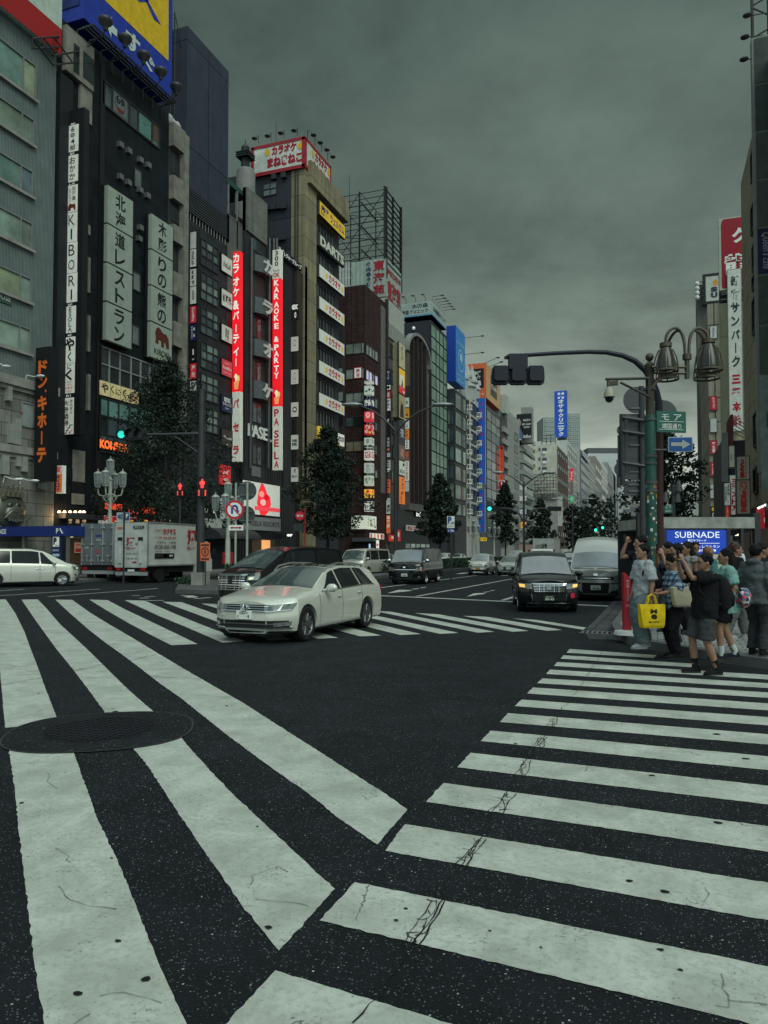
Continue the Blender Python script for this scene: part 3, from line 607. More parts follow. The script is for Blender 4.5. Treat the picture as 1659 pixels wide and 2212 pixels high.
window(b1,rect('f',2,650,1138,1258,1020,.02),6,1,[glass((.15,.29,.27)),glass((.12,.24,.22))],FR,.1,.1,us=us);window(b1,rect('f',2,646,1262,1500,1015,.02),6,2,[GL,GLB,glass((.09,.12,.11)),GL],FR,.09,.1,us=us)
sign('window_banner','cream strip of brush lettered panels across the restaurant windows','window banner',rect('f',2,650,1030,1125,908,.14),(.66,.54,.28),[('や',K_,(.03,.2,.2,.9),{'bold':.03}),('く',K_,(.26,.3,.34,.9)),('に',K_,(.38,.3,.5,.75)),('く',K_,(.56,.2,.66,.9),{'bold':.03}),('#ring',DRED,(.80,.12,.97,.88),{'q':.88}),('#box',DRED,(.88,.15,.895,.85)),('#box',DRED,(.82,.47,.95,.53)),('#box',(.05,.04,.03),(.253,0,.262,1)),('#box',(.05,.04,.03),(.515,0,.524,1)),('#box',(.05,.04,.03),(.775,0,.785,1))],.06,emit=.12)
sign('orange_lettering','glowing orange cafe lettering across the lower restaurant window','sign lettering',rect('f',3,648,90,160,860,.16),(.02,.02,.022),[('KOMEDA\'s',(.95,.16,.03),(.0,.12,1,.98),{'emit':.9,'bold':.05})],.03)
E1,E2=[(k,'E')for k in range(2)]
def panels(name,label,k,u0,u1,vs,chars,bear=False,dv=0):
 o,wd,ht,U,Nn=rect('f',k,u0,vs[0],vs[-1],u1,.35)
 t=thing(name,label,'sign',o);n=len(vs)-1
 for i in range(n):
  z1=o.z+ht*(1-i/n)-.06;z0=o.z+ht*(1-(i+1)/n)+.06
  MB().frame_box(V((o.x,o.y,z0)),U*wd,ZUP*(z1-z0),Nn*.3).build('panel',mat((.30,.345,.30),.55,var=.12),t)
 MB().frame_box(o-Nn*.22-U*.1,U*(wd+.12),ZUP*ht,Nn*.2).build('backing',BLK,t)
 mb=MB();m2=MB()
 for i,c in enumerate(chars):
  z1=o.z+ht*(1-i/n);z0=o.z+ht*(1-(i+1)/n);h=z1-z0
  if c=='*':
   pts=[(.22,.45),(.24,.62),(.20,.72),(.26,.86),(.36,.92),(.46,.88),(.56,.80),(.74,.80),(.84,.68),(.86,.42),(.74,.40),(.70,.54),(.62,.55),(.62,.40),(.50,.40),(.48,.56),(.36,.56),(.36,.44)]
   for a,b in zip(pts,pts[1:]):pass
   bmp=[o+U*(wd*p[0])+ZUP*((z0-o.z)+h*p[1])+Nn*.304 for p in pts];m2 .prism(bmp,Nn*.01)
   put_text(mb,'KIBORI',o+Nn*.3,U,ZUP,Nn,(wd*.17,z0-o.z+h*.14,wd*.86,z0-o.z+h*.3),.012,.015)
  else:
   for j,ch in enumerate(c):put_text(mb,ch,o+Nn*.3,U,ZUP,Nn,(wd*.3,z0-o.z+h*(.53-.46*j),wd*.7,z0-o.z+h*(.91-.46*j)),.012,.02,keep=True)
 mb.build('lettering',mat(K_,.5,var=0),t)
 if m2 .f:m2 .build('bear_emblem',mat((.10,.02,.012),.5,var=0),t)
panels('panel_sign','left tall pale four panel sign with black characters on the charcoal building',2,668,832,(-262,0,260,520,775),('北海','道レ','スト','ラン'))
panels('panel_sign','right tall pale four panel sign ending in a brown bear emblem',2,962,1100,(-72,165,410,645,885),('木彫','りの','熊の','*'))
Yk=rect('p',1,462,1200,1400,583)[0].y
o,wd,ht,U,Nn=rect('p',1,466,755,2893,580)
t=thing('tenant_sign','very tall black tenant sign with white lit panels jutting from the charcoal building','sign',o)
MB().frame_box(o,U*wd,ZUP*ht,Nn*.5).build('box',BLK,t)
def sub(k,u0,v0,v1,u1):return rect('p',k,u0,v0,v1,u1,.5,Yq=o.y)
def spanel(rc,txts,bg=PALE,emit=LIT):sign('','','',rc,bg,txts,.03,emit=emit,parent=t)
spanel(sub(1,484,858,1032,557),[('6年4組',K_,(.28,.05,.75,.95),{'vertical':True})]);spanel(sub(1,482,1056,1230,554),[('おかか',K_,(.25,.05,.78,.95),{'vertical':True})])
spanel(sub(1,480,1253,1428,551),[('北海道',K_,(.5,.42,.85,.95),{'vertical':True}),('レストラン',K_,(.2,.35,.42,.92),{'vertical':True}),('#poly',(.10,.02,.012),(.15,.05,.85,.32),{'pts':[(0,0),(.02,.6),(.2,1),(.6,.85),(.9,.9),(1,.5),(.98,0),(.8,0),(.75,.35),(.4,.35),(.35,0)]})])
for a,b,ch in((1432,1625,'KI'),(1628,1828,'BO'),(1831,2022,'RI')):
 spanel(sub(1,478,a,b,549),[(ch[0],K_,(.22,.56,.78,.92),{'bold':-.005,'keep':True}),(ch[1],K_,(.22,.08,.78,.44),{'bold':-.005,'keep':True})])
spanel(sub(2,468,555,730,540),[('ESOLA',K_,(.33,.03,.68,.97),{'vertical':True})])
spanel(sub(2,465,757,928,536),[('や',K_,(.1,.45,.95,.97),{'bold':.04}),('く',K_,(.35,.05,.68,.42),{'bold':.03})])
spanel(sub(2,461,931,1127,532),[('に',K_,(.35,.8,.72,.97)),('く',K_,(.18,.42,.8,.8),{'bold':.04}),('yakuniku',K_,(.1,.35,.85,.40),{'bold':0}),('#ring',DRED,(.2,.03,.82,.32),{'q':.9}),('#box',DRED,(.48,.05,.52,.30)),('#box',DRED,(.25,.165,.77,.19))])
spanel(sub(2,455,1157,1397,526),[('大衆酒場',K_,(.08,.22,.55,.95),{'vertical':True}),('きたぎん',K_,(.68,.55,.92,.95),{'vertical':True}),('#poly',K_,(.15,.02,.95,.26),{'pts':[(0,0),(.3,0),(.3,.3),(.5,.3),(.5,.6),(.7,.6),(.7,.9),(1,.9),(1,1),(.62,1),(.62,.7),(.42,.7),(.42,.4),(.22,.4),(.22,.1),(0,.1)]}),('#poly',DRED,(.6,.02,.95,.12),{'pts':[(0,0),(.6,0),(.3,.3),(1,1),(.8,1),(.15,.4),(0,.7)]})])
mb=MB()
for k,u,v,s in((1,522,850,'9F'),(1,517,1045,'8F'),(1,516,1244,'6-7F'),(2,503,545,'5F'),(2,500,745,'4F'),(2,492,1143,'B1')):
 q=sub(k,u-10-3*len(s),v-7,v+7,u+10+2*len(s));put_text(mb,s,q[0],U,ZUP,Nn,(0,0,q[1],q[2]),.01)
mb.build('lettering',mat(W_,.5,emit=.2,var=0),t)
sign('store_name_sign','tall black fin sign with glowing orange block characters beside the store','sign',rect('p',2,288,830,1493+215,384,X=XL+.95),(.012,.012,.014),[('ドン',ORG,(.2,.685,.84,.91),{'vertical':True,'bold':.05}),('#disc',ORG,(.68,.66,.78,.68)),('キホーテ',ORG,(.2,.13,.84,.645),{'vertical':True,'bold':.05})],.7,emit=.0,group=None)
sign('pharmacy_sign','small white and orange pharmacy sign jutting below the black fin sign','sign',rect('p',3,379,273,456,438),W_,[('薬',RED,(.15,.74,.85,.97)),('#box',(.8,.22,.03),(.06,.03,.94,.70),{'lift':.002}),('タイコク',(.03,.03,.18),(.22,.06,.80,.67),{'vertical':True,'off':.02,'bold':.05})],.3,emit=LIT)
block(b1,rect('f',3,475,290,450,556,.02),BLK,.03,'recess');block(b1,rect('f',3,472,452,525,552,.03),conc_b,.08,'concrete_strip')
o,wd,ht,U,Nn=rect('f',3,365,585,920,620);MB().box(XL,XL+.9,o.y,o.y+wd,o.z+ht-.35,o.z+ht).build('canopy',mat((.05,.052,.055),.6),b1)
MB().box(XL,XL+.1,o.y+.1,o.y+wd,2.6,o.z+ht-.36).build('fascia',mat((.10,.095,.085),.7,var=.3),b1)
mb=MB()
for q,ch in zip((400,455,502,547),'大衆酒場'):
 r_=rect('f',3,q-12,612,652,q+14,.12);put_text(mb,ch,*[r_[i]for i in(0,3)],ZUP,r_[4],(0,0,r_[1],r_[2]),.02)
tag(mb.build('bar_lettering',mat((.9,.62,.33),.5,emit=.5,var=0)),'row of four small lit cream characters under the warm canopy lamps','sign lettering')
for q in(393,428,465,500,532,556):
 c=onX(*zz(3,q,580),XL+.7);l=thing('canopy_lamp','small warm downlight under the izakaya canopy','lamp',c,'canopy lamps of the bar');MB().lathe([(.05,.12),(.12,0),(.1,-.02)],c,n=10).build('lamp',mat((1,.62,.3),.5,emit=5,var=0),l)
 pl=bpy.data.lights.new('canopy_light','POINT');pl.energy=22;pl.color=(1,.6,.28);pl.shadow_soft_size=.08;po=bpy.data.objects.new('canopy_light',pl);COL.objects.link(po);po.parent=l;po.location=(.0,0,-.2)
mb=MB();y0,y1=Yat(3,365,700),Yat(3,540,700);mb.box(XL,XL+.06,y0+1.2,y1,.15,2.55);mb.build('door',mat((.09,.055,.03),.6),b1)
l=thing('globe_lamp','round glowing globe lamp by the wooden bar door','lamp',onX(*zz(3,475,727),XL+.5));MB().ell(WP[l.name],.2,.2,.2,14,10).build('globe',mat((1,.85,.55),.5,emit=.9,var=0),l,True)
sign('menu_board','red and white menu poster on the wooden bar door','poster',rect('f',3,486,780,850,530,.1),(.5,.3,.25),[('居酒屋',RED,(.2,.6,.8,.9)),('#box',DRED,(.1,.1,.9,.45))],.03,emit=.1)
sign('neon_sign','dark fascia with red neon brush characters behind the trees','sign',rect('f',3,640,490,590,1010,.1),(.02,.02,.022),[('珈琲所',(.9,.07,.03),(.06,.3,.36,.75),{'emit':1.2}),('コメダ',(.9,.07,.03),(.42,.1,.68,.6),{'emit':1.2}),('珈琲店',(.9,.07,.03),(.72,.2,.97,.7),{'emit':1.2}),('#box',RED,(.01,.03,.99,.05)),('#box',RED,(.01,.93,.99,.95))],.3)
sign('drugstore_sign','white and red drugstore strip sign just above the trucks','sign',rect('f',3,645,600,655,1100,.1),W_,[('#box',RED,(.13,.2,.85,.95)),('薬',RED,(.01,.08,.11,.95),{'bold':.05}),('ドラッグストア',W_,(.2,.35,.8,.8),{'off':.02}),('薬',RED,(.87,.1,.97,.9))],.35,emit=LIT)
Ys0,Ys1=Y1,Yat(2,1212,700);zs=Zat(1,1125,820)
st=building('stair_tower','narrow stair tower of beige balcony walls between the charcoal building and the navy block',Ys0,Ys1,zs,mat((.03,.032,.035),.7))
for k,vt,vb in((1,815,970),(1,1165,1320),(1,1490,1600),(2,310,465),(2,640,800)):block(st,rect('f',k,1122,vt,vb,1200),conc_b,.5,'balcony_wall')
block(st,rect('f',2,1192,-600,1400,1212),conc_b,.55,'pier')
for v in(1100,1420):block(st,rect('f',1,1135,v-90,v+40,1190,.02),GL,.03,'window')
o,wd,ht,U,Nn=rect('f',1,540,-900,140,1122,.4)
bb=thing('roof_billboard','huge blue and yellow rooftop billboard with white characters above the charcoal building','billboard',o)
BB=mat((.012,.035,.30),.5,var=.2);YB=mat((.62,.40,.012),.5,var=.2)
MB().box(XL-3.2,XL+.4,o.y,o.y+wd,o.z,o.z+ht).build('panel',BB,bb)
def oo(u,v):q=onX(*zz(1,u,v),XL+.42);return q
MB().face([oo(695,0),oo(1118,405),oo(1122,-900),oo(300,-380)][::-1]).build('yellow_field',YB,bb)
mb=MB();mb.prism([onX(*zz(1,*q),XL+.43)for q in((985,10),(1068,165),(1022,130),(960,-10))],V((.01,0,0)));mb.prism([onX(*zz(1,*q),XL+.43)for q in((880,-30),(930,15),(985,12),(1000,-80))],V((.01,0,0)));mb.build('blue_figure',BB,bb)
mb=MB()
for ch,a in(('す',(805,175,900,355)),('ぐ',(912,315,1000,470))):
 u0,v0,u1,v1=a;q=rect('f',1,u0,v0+10,v1-40,u1,.42);put_text(mb,ch,q[0],U,ZUP,Nn,(0,0,q[1],q[2]),.012,.05)
mb.prism([onX(*zz(1,*q),XL+.44)for q in((705,160),(742,112),(740,160),(778,200),(775,245),(738,210),(738,250))],V((.01,0,0)))
mb.build('lettering',mat((.48,.55,.5),.5,var=0),bb)
MB().box(XL-3.21,XL-.0,o.y-.06,o.y-.01,o.z+1,o.z+ht).build('side_panel',mat((.01,.028,.16),.5,var=.5,scale=.5),bb)
gw=thing('roof_gantry','black steel rail gantry along the foot of the blue billboard','gantry',onX(*zz(1,800,420),XL))
mb=MB();a,b=onX(*zz(1,600,190),XL+1.2),onX(*zz(1,1150,660),XL+1.2);zq=(a.z+b.z)/2
for i in range(4):mb.box(XL+.5+i*.28,XL+.6+i*.28,a.y,b.y,zq+.02,zq+.1)
n=9
for i in range(n):y=a.y+(b.y-a.y)*i/(n-1);mb.box(XL,XL+1.5,y-.04,y+.04,zq-.1,zq+.0);mb.box(XL,XL+.1,y-.04,y+.04,zq-1,zq)
mb.build('rails',DSTEEL,gw)
for i,(u,v)in enumerate(((700,155),(830,270),(953,382),(1067,487),(1170,590))):
 c=onX(*zz(1,u,v),XL+2.4);l=thing('floodlight','round black floodlight on an arm in front of the blue billboard','floodlight',c,'floodlights below the blue billboard')
 MB().lathe([(.04,-.55),(.12,-.5),(.2,-.2),(.46,.05),(.5,.2),(.46,.3),(.1,.34)],c,n=14).build('lamp_head',DSTEEL,l,True);MB().tube([c+V((0,0,-.5)),c+V((-.3,0,-.75)),c+V((-1.8,.3,-1.0))],.04,6).build('arm',DSTEEL,l)
for i,(u,v)in enumerate(((1130,790),(1150,820),(1165,835),(1180,840))):
 c=onX(*zz(1,u,v),XL-.5);tag(MB().ell(c,.18,.42,.42,10,8,rot=Matrix.Rotation(.4*i,3,'X')).build('satellite_dish',mat((.4,.42,.4),.5),None,True),'small pale satellite dish on the roof edge left of the navy tower','satellite dish','satellite dishes on the roof edge')
ladder=thing('roof_ladder','thin steel ladder frame rising left of the navy tower','ladder',onX(*zz(1,1150,700),XL))
mb=MB();a,b=onX(*zz(1,1152,810),XL-.6),onX(*zz(1,1135,55),XL-.6)
a2=V((b.x,b.y,a.z))
for d in(0,.55):mb.tube([a2+V((0,d,0)),b+V((0,d,0))],.06,6)
for i in range(30):q=a2+(b-a2)*(i/30);mb.tube([q,q+V((0,.55,0))],.025,5)
mb.tube([b+V((0,.5,0)),b+V((0,1.8,-3))],.05,6);mb.build('rails',DSTEEL,ladder)
Yn0,Yn1=Yat(1,1235,1300),Yat(1,1512,1300);ztn=Zat(1,1245,170)
nv=building('navy_tower','windowless navy metal clad tower block rising behind the charcoal building',Yn0,Yn1,ztn,tile((.040,.048,.070),(.010,.012,.018),30,9.2,mortar=.05,rough=.5,var=.05,streak=.2),zb=Zat(1,1240,1235))
mb=MB();za,zb=Zat(1,1240,1240),Zat(1,1240,1395)
MB().box(XL-13,XL-.4,Yn0+.1,Yn1-.1,0,za).build('core',mat((.02,.021,.024),.6),nv)
n=9
for i in range(n):z=zb+(za-zb)*(i+.3)/n;mb.box(XL-.35,XL+.05,Yn0,Yn1,z,z+(za-zb)/n*.45)
mb.build('louvre',mat((.055,.06,.07),.5),nv)
zc_=Zat(2,1235,0)
tb=building('tenant_building','dark mid rise with a column of glass windows and a row of small square posters',Yn0,Yn1-.02,Zat(2,1330,15),tile((.032,.034,.04),(.01,.01,.012),1.2,.6),back=13,X=XL+.02)
mb=MB();za=Zat(2,1300,-70)
for i in range(14):y=Yn0+.3+(Yn1-Yn0-.6)*i/13;mb.box(XL-.1,XL-.05,y-.03,y+.03,Zat(2,1330,15),za)
mb.box(XL-.12,XL-.03,Yn0+.2,Yn1-.2,za-.08,za);mb.build('roof_railing',FRL,tb)
for vt,vb in((85,195),(305,425),(540,650),(770,880),(980,1090),(1200,1300)):
 window(tb,rect('f',2,1330,vt,vb,1443,.03),3,2,[glass((.20,.24,.22)),glass((.14,.18,.17)),GLB,glass((.05,.06,.065))],FR,.1,.1,us=[0,.32,.7,1])
 o,wd,ht,U,Nn=rect('f',2,1328,vb+3,vb+60,1443,.03);window(tb,(o,wd,ht,U,Nn),3,1,[glass((.03,.035,.04)),glass((.10,.13,.13))],FR,.1,.08,us=[0,.32,.7,1])
yq=None
for i,(vt,vb,bg,tx,lb)in enumerate(((55,165,(.45,.47,.45),[],'blank pale grey panel at the top of the slim vertical tenant sign'),(170,285,(.55,.57,.52),[('thaiLab',K_,(.25,.1,.75,.9),{'rot':-1,'shear':.2})],'white panel with sideways black script on the slim tenant sign'),(300,412,(.55,.57,.52),[('新時代',K_,(.25,.05,.75,.95),{'vertical':True,'bold':.05})],'white panel with black brush characters on the slim tenant sign'),(416,530,(.55,.57,.52),[('#box',K_,(.35,.25,.45,.8)),('#box',K_,(.55,.2,.65,.75))],'white panel with two thick black bars on the slim tenant sign'),(545,656,(.62,.03,.06),[('KuraMira',W_,(.3,.1,.7,.9),{'rot':-1})],'crimson panel with sideways white serif lettering on the slim tenant sign'),(666,772,NAVY,[('電脳',W_,(.5,.1,.8,.9),{'vertical':True}),('サキュバス',W_,(.15,.1,.42,.9),{'vertical':True})],'navy panel with small white characters on the slim tenant sign'),(780,905,K_,[('1',W_,(.4,.3,.6,.6)),('3F',W_,(.3,.02,.7,.1))],'black panel with tiny white marks on the slim tenant sign'),(925,1025,(.75,.03,.05),[('屋台',W_,(.25,.1,.8,.9),{'vertical':True})],'bright red panel low on the slim tenant sign'),(1040,1105,W_,[('鳥',K_,(.15,.1,.85,.9),{'bold':.08})],'white panel with a heavy black mark at the foot of the slim tenant sign'))):
 sign('tenant_sign',lb,'sign',rect('p',2,1276,vt,vb,1316,Yq=yq),bg,tx,.3,emit=.12,frame=K_)
 yq=yq or rect('p',2,1276,vt,vb,1316)[0].y
for vt,vb,bg,tx,lb in((190,300,(.55,.57,.5),[('thaiLab',K_,(.15,.3,.85,.65),{'shear':.3})],'square white poster with black script on the dark tenant wall'),(420,530,(.55,.57,.5),[('新時代',K_,(.1,.25,.9,.75),{'bold':.05})],'square white poster with heavy brush characters on the dark tenant wall'),(655,760,(.55,.57,.5),[('#box',K_,(.36,.25,.46,.85)),('#box',K_,(.54,.2,.64,.8)),('barstreet',K_,(.3,.08,.7,.14))],'square white poster with two black bars on the dark tenant wall'),(885,990,(.66,.06,.09),[('KuraMira',W_,(.1,.4,.9,.6)),('dining & bar',W_,(.2,.75,.8,.82)),('all you can',W_,(.15,.15,.85,.24))],'square crimson poster with white serif lettering on the dark tenant wall'),(1125,1230,NAVY,[('電脳',W_,(.2,.6,.8,.9)),('サキュバス',W_,(.1,.35,.9,.58)),('Cyber',W_,(.3,.15,.7,.25))],'square navy poster with white characters on the dark tenant wall'),(1350,1460,(.05,.035,.03),[('#disc',(.35,.28,.2),(.15,.4,.4,.65)),('mood',W_,(.3,.42,.9,.58)),('4F',W_,(.4,.05,.6,.12))],'square dark brown photo poster low on the dark tenant wall')):
 sign('wall_poster',lb,'poster',rect('f',2,1460,vt,vb,1530,.04),bg,tx,.15,emit=.12,frame=K_)
sign('wall_poster','red poster cut off at its corner above the old street lamps','poster',rect('f',6,138,15,160,214,.05),(.72,.03,.04),[('ZINO',W_,(.2,.55,.8,.75)),('bar',W_,(.3,.2,.7,.4))],.15,emit=.25)
sign('shop_fascia','dark shop fascia with sparse white lit letters behind the signal pole','sign',rect('f',6,-20,300,410,128,.1),(.02,.02,.022),[('O',W_,(.2,.4,.38,.75),{'emit':.8}),('I',W_,(.65,.4,.7,.75),{'emit':.8})],.2)
sign('shop_fascia','white upright shop panel with black strokes left of the led screen','sign',rect('f',6,132,265,415,190,.2),(.5,.52,.5),[('in',K_,(.3,.6,.9,.95),{'bold':.1}),('!',K_,(.6,.1,.8,.4))],.2,emit=.1)
sign('shop_fascia','blank grey shop fascia right of the signal pole','sign',rect('f',6,0,412,478,126,.2),(.42,.44,.42),[],.3)
Yp0,Yp1=Yn1,Yat(5,742,800);zp=Zat(4,395,985)
kp=building('karaoke_building','dark ribbed karaoke building with red lit vertical signs and chrome columns',Yp0,Yp1,zp,ribbed((.035,.036,.042),.5,.6,.4,.3,vertical=True))
block(kp,rect('f',4,140,520,2950,305,.1),mat((.030,.031,.036),.5),.35,'bay');block(kp,rect('f',4,140,520,880,305,.1),tile((.16,.165,.15),(.05,.05,.05),.9,.9,var=.1),.55,'grey_cladding')
col_=MB()
for k,u in((5,270),(5,420),(5,455),(5,480)):q=rect('f',k,u,-500,1400,u+14);col_.tube([q[0]+V((.75,0,0)),q[0]+V((.75,0,q[2]))],.16,10)
col_.build('column',mat((.10,.105,.115),.3,.6),kp,True)
for vt,vb in((-520,-420),(130,300),(500,660),(850,1010),(1200,1360)):window(kp,rect('f',5,298,vt,vb,370,.47),2,1,[GL,GLB],FR,.08,.05)
block(kp,rect('f',5,288,1375,1460,362,.47),mat((.16,.165,.165),.4),.05,'panel')
block(kp,rect('f',5,735,-280,1600,752),mat((.36,.38,.36),.5),.5,'corner_trim');block(kp,rect('f',5,682,-250,1650,734),tile((.055,.042,.036),(.02,.015,.013),.12,5,var=.2),.3,'brown_cladding')
block(kp,rect('f',5,590,-300,1650,655,.02),mat((.012,.014,.018),.4),.05,'dark_glazing')
def letter_panel(k,u0,vt,vb,u1,ch):
 o,wd,ht,U,Nn=rect('f',k,u0,vt,vb,u1,.5)
 t=thing('letter_sign','grey curved panel carrying the raised metal letter '+ch+', '+{'カ':'topmost','ラ':'second','オ':'third','ケ':'lowest'}[ch]+' of four','sign',o)
 n=10;ring0=[]
 pf=[(U*(wd*i/n)+Nn*(.25+.55*sin(pi*i/n)))for i in range(n+1)]
 poly=[o+p for p in pf]+[o+U*wd,o]
 MB().prism(poly,ZUP*ht).build('panel',mat((.11,.12,.125),.35,.3),t)
 mb=MB();put_text(mb,ch,o+Nn*.85,U,ZUP,Nn,(wd*.3,ht*.1,wd*1.02,ht*.95),0,.04)
 n0=len(mb.v);f0=list(mb.f);mb.raw([V(v)-Nn*.25 for v in mb.v],f0)
 cnt={}
 for f in f0:
  for a,b in zip(f,f[1:]+f[:1]):cnt[(a,b)]=cnt.get((a,b),0)+1
 for(a,b)in list(cnt):
  if(b,a)not in cnt:mb.f.append((b,a,a+n0,b+n0));mb.m.append(0)
 mb.build('lettering',mat((.60,.62,.59),.45),t)
letter_panel(4,195,1080,1215,300,'カ');letter_panel(4,195,1428,1560,300,'ラ');letter_panel(5,295,325,465,405,'オ');letter_panel(5,291,670,815,402,'ケ')
q=rect('p',4,82,1068,1069+1550,148)
rd=(.80,.012,.022)
o,wd,ht,U,Nn=q
def vsign(name,label,k,u0,u1,segs,depth=.5,yq=None,X=None):
 t=None
 for vt,vb,bg,em,tx in segs:
  rc=rect('p',k,u0,vt,vb,u1,Yq=yq,X=X);yq=rc[0].y
  if t is None:t=thing(name,label,'sign',rc[0])
  sign('','','',rc,bg,tx,depth,emit=em,parent=t)
 return t
VT={'vertical':True,'bold':.03}
parf=[('#poly',(.72,.3,.1),(.15,.1,.9,.45),{'pts':[(.1,1),(.2,0),(.8,0),(.95,1)]}),('#disc',(.75,.7,.5),(.28,.45,.68,.78)),('#disc',(.7,.5,.1),(.6,.42,.95,.7),{'lift':.003}),('#disc',(.5,.0,.02),(.08,.42,.4,.62),{'lift':.006})]
vsign('karaoke_sign','tall red lit vertical karaoke sign with white katakana and pale lower half',4,83,148,((1068,1260,rd,.6,[('カラ',W_,(.12,.05,.88,.95),VT)]),(1262,1452,rd,.6,[('オケ',W_,(.12,.05,.88,.95),VT)]),(1454,1645,rd,.6,[('&パ',W_,(.12,.05,.88,.95),VT)]),(1647,1838,rd,.6,[('ーテ',W_,(.12,.05,.88,.95),VT)]),(1840,2030,rd,.6,[('ィー',W_,(.15,.05,.85,.95),VT)]),(2032,2220,rd,.55,parf),(2222,2416,PALE,LIT,[('パ',DRED,(.12,.3,.88,.7),{'bold':.05})]),(2418,2610,PALE,LIT,[('セ',DRED,(.12,.3,.88,.7),{'bold':.05})]),(2612,2796,PALE,LIT,[('ラ',DRED,(.12,.3,.88,.7),{'bold':.05})])))
vsign('karaoke_sign','tall red lit vertical sign in Latin letters with a white number panel on top',4,414,480,((1050,1288,PALE,LIT,[('300',(.06,.02,.02),(.25,.42,.75,.97),VT),('People',(.1,.03,.03),(.1,.22,.9,.32),{'bold':0}),('OK',(.3,.02,.03),(.12,.05,.88,.2),{'bold':.04})]),(1290,1468,rd,.6,[('KAR',W_,(.2,.03,.8,.97),VT)]),(1470,1645,rd,.6,[('AOK',W_,(.2,.03,.8,.97),VT)]),(1647,1820,rd,.6,[('E &',W_,(.2,.03,.8,.97),VT)]),(1822,1994,rd,.6,[('PAR',W_,(.2,.03,.8,.97),VT)]),(1996,2168,rd,.6,[('TY',W_,(.2,.3,.8,.97),VT)]),(2170,2340,rd,.55,parf),(2342,2514,PALE,LIT,[('PA',DRED,(.2,.05,.8,.9),VT)]),(2516,2690,PALE,LIT,[('SE',DRED,(.2,.05,.8,.9),VT)]),(2692,2866,PALE,LIT,[('LA',DRED,(.2,.05,.8,.9),VT)])),X=XL+1.0)
mb=MB();q=rect('f',5,246,1025,1130,490,.75);put_text(mb,'PASELA',q[0],q[3],ZUP,q[4],(0,0,q[1],q[2]),0,.02);q0=list(mb.f);n0=len(mb.v);mb.raw([V(v)-V((.12,0,0))for v in mb.v],q0)
ed={(a,b)for f in q0 for a,b in zip(f,f[1:]+f[:1])}
for a,b in ed:
 if(b,a)not in ed:mb.f.append((b,a,a+n0,b+n0));mb.m.append(0)
tag(mb.build('raised_lettering',mat((.66,.68,.64),.5,emit=.06)),'large raised pale metal letters between the two red vertical signs','sign lettering')
sign('group_name_sign','black parapet strip with white slanted characters high beside the tan column','sign',rect('f',4,390,985,1045,612,.3),(.01,.01,.012),[('カルイ',W_,(.02,.2,.3,1.0),{'bold':.04}),('レジャー',W_,(.32,.1,.6,.85),{'bold':.04}),('グループ',W_,(.62,.1,.98,.8),{'bold':.04})],.1,emit=.15)
for v,tx,lb in((310,[('#ring',STEEL and(.2,.22,.22),(.3,.35,.7,.8),{'q':.75})],'white square tenant sign with a grey flower outline, upper of two'),(582,[('#ring',(.2,.22,.22),(.3,.3,.7,.8),{'q':.8}),('salon',(.2,.22,.22),(.3,.12,.7,.2))],'white square tenant sign with a grey flower outline, lower of two'),(852,[('#disc',(.12,.07,.04),(.2,.3,.8,.7)),('#disc',W_,(.32,.4,.68,.6),{'lift':.01})],'white square tenant sign with a brown bowl disc'),(1122,[('WARU',K_,(.15,.5,.85,.7),{'bold':.06}),('PURU',K_,(.15,.25,.85,.45),{'bold':.06})],'white square tenant sign with two heavy black words'),(1390,[('BELUX',K_,(.15,.3,.85,.45)),('ff',K_,(.4,.6,.65,.9))],'white square tenant sign lowest in the column beside the trees')):
 sign('tenant_sign',lb,'sign',rect('p',5,660,v,v+120,722,X=XL+.62),PALE,tx,.25,emit=LIT*.6,frame=K_)
sign('exit_number_sign','black panel with white letters ex and a zero high on the karaoke building','sign',rect('p',4,555,1480,1620,618,X=XL+.62),(.01,.01,.012),[('ex',W_,(.1,.6,.95,.9),{'bold':.06}),('0',W_,(.45,.1,.7,.45),{'bold':.04})],.2,emit=.3)
sc_=rect('f',6,268,130,375,545,.5)
sign('led_screen','large lit screen showing a red dessert on a pale background','screen',sc_,mat((.55,.58,.52),.4,emit=.45,var=.15,scale=3),[('#poly',(.75,.02,.03),(.36,.0,.74,1.0),{'emit':.8,'pts':[(.25,0),(.0,.35),(.12,.75),(.3,1),(.45,.98),(.6,.85),(.72,.68),(.95,.6),(1.0,.35),(.8,.1),(.6,0)]}),('#disc',(.85,.3,.25),(.42,.55,.55,.75),{'emit':.6,'lift':.012}),('#disc',(.6,.0,.02),(.56,.48,.68,.66),{'emit':.6,'lift':.012}),('#disc',(.85,.45,.4),(.45,.3,.6,.5),{'emit':.6,'lift':.012}),('#box',(.8,.06,.08),(.3,.14,1,.26),{'emit':.6,'lift':.018})],.2,frame=K_,fw=.12)
sign('resort_fascia','grey lit fascia with dark raised resort lettering below the screen','sign',rect('f',6,290,400,490,548,.45),(.24,.25,.25),[('PASELA RESORTS',(.05,.05,.055),(.05,.3,.97,.72),{'bold':.02})],.25,frame=(.3,.31,.3),emit=.05)
sign('shop_name','small white lit letters on a black canopy under the karaoke building','sign',rect('f',6,590,520,555,645,.6),(.01,.01,.012),[('exφ',W_,(.1,.15,.9,.85),{'emit':1.2,'bold':.08})],.1)
cy0,cy1=Yat(6,20,500),Yat(6,560,500)
aw=thing('shop_awning','dark curved shop awning behind the no turning sign','awning',(XL,cy0,2.8));mb=MB()
mb.prism([(XL,cy0,3.9)]+[(XL+1.9*sin(a*pi/12),cy0,2.9+1.0*cos(a*pi/12))for a in range(7)]+[(XL,cy0,2.8)],(0,(cy1-cy0)*.52,0));mb.build('canvas',mat((.035,.037,.04),.5),aw)
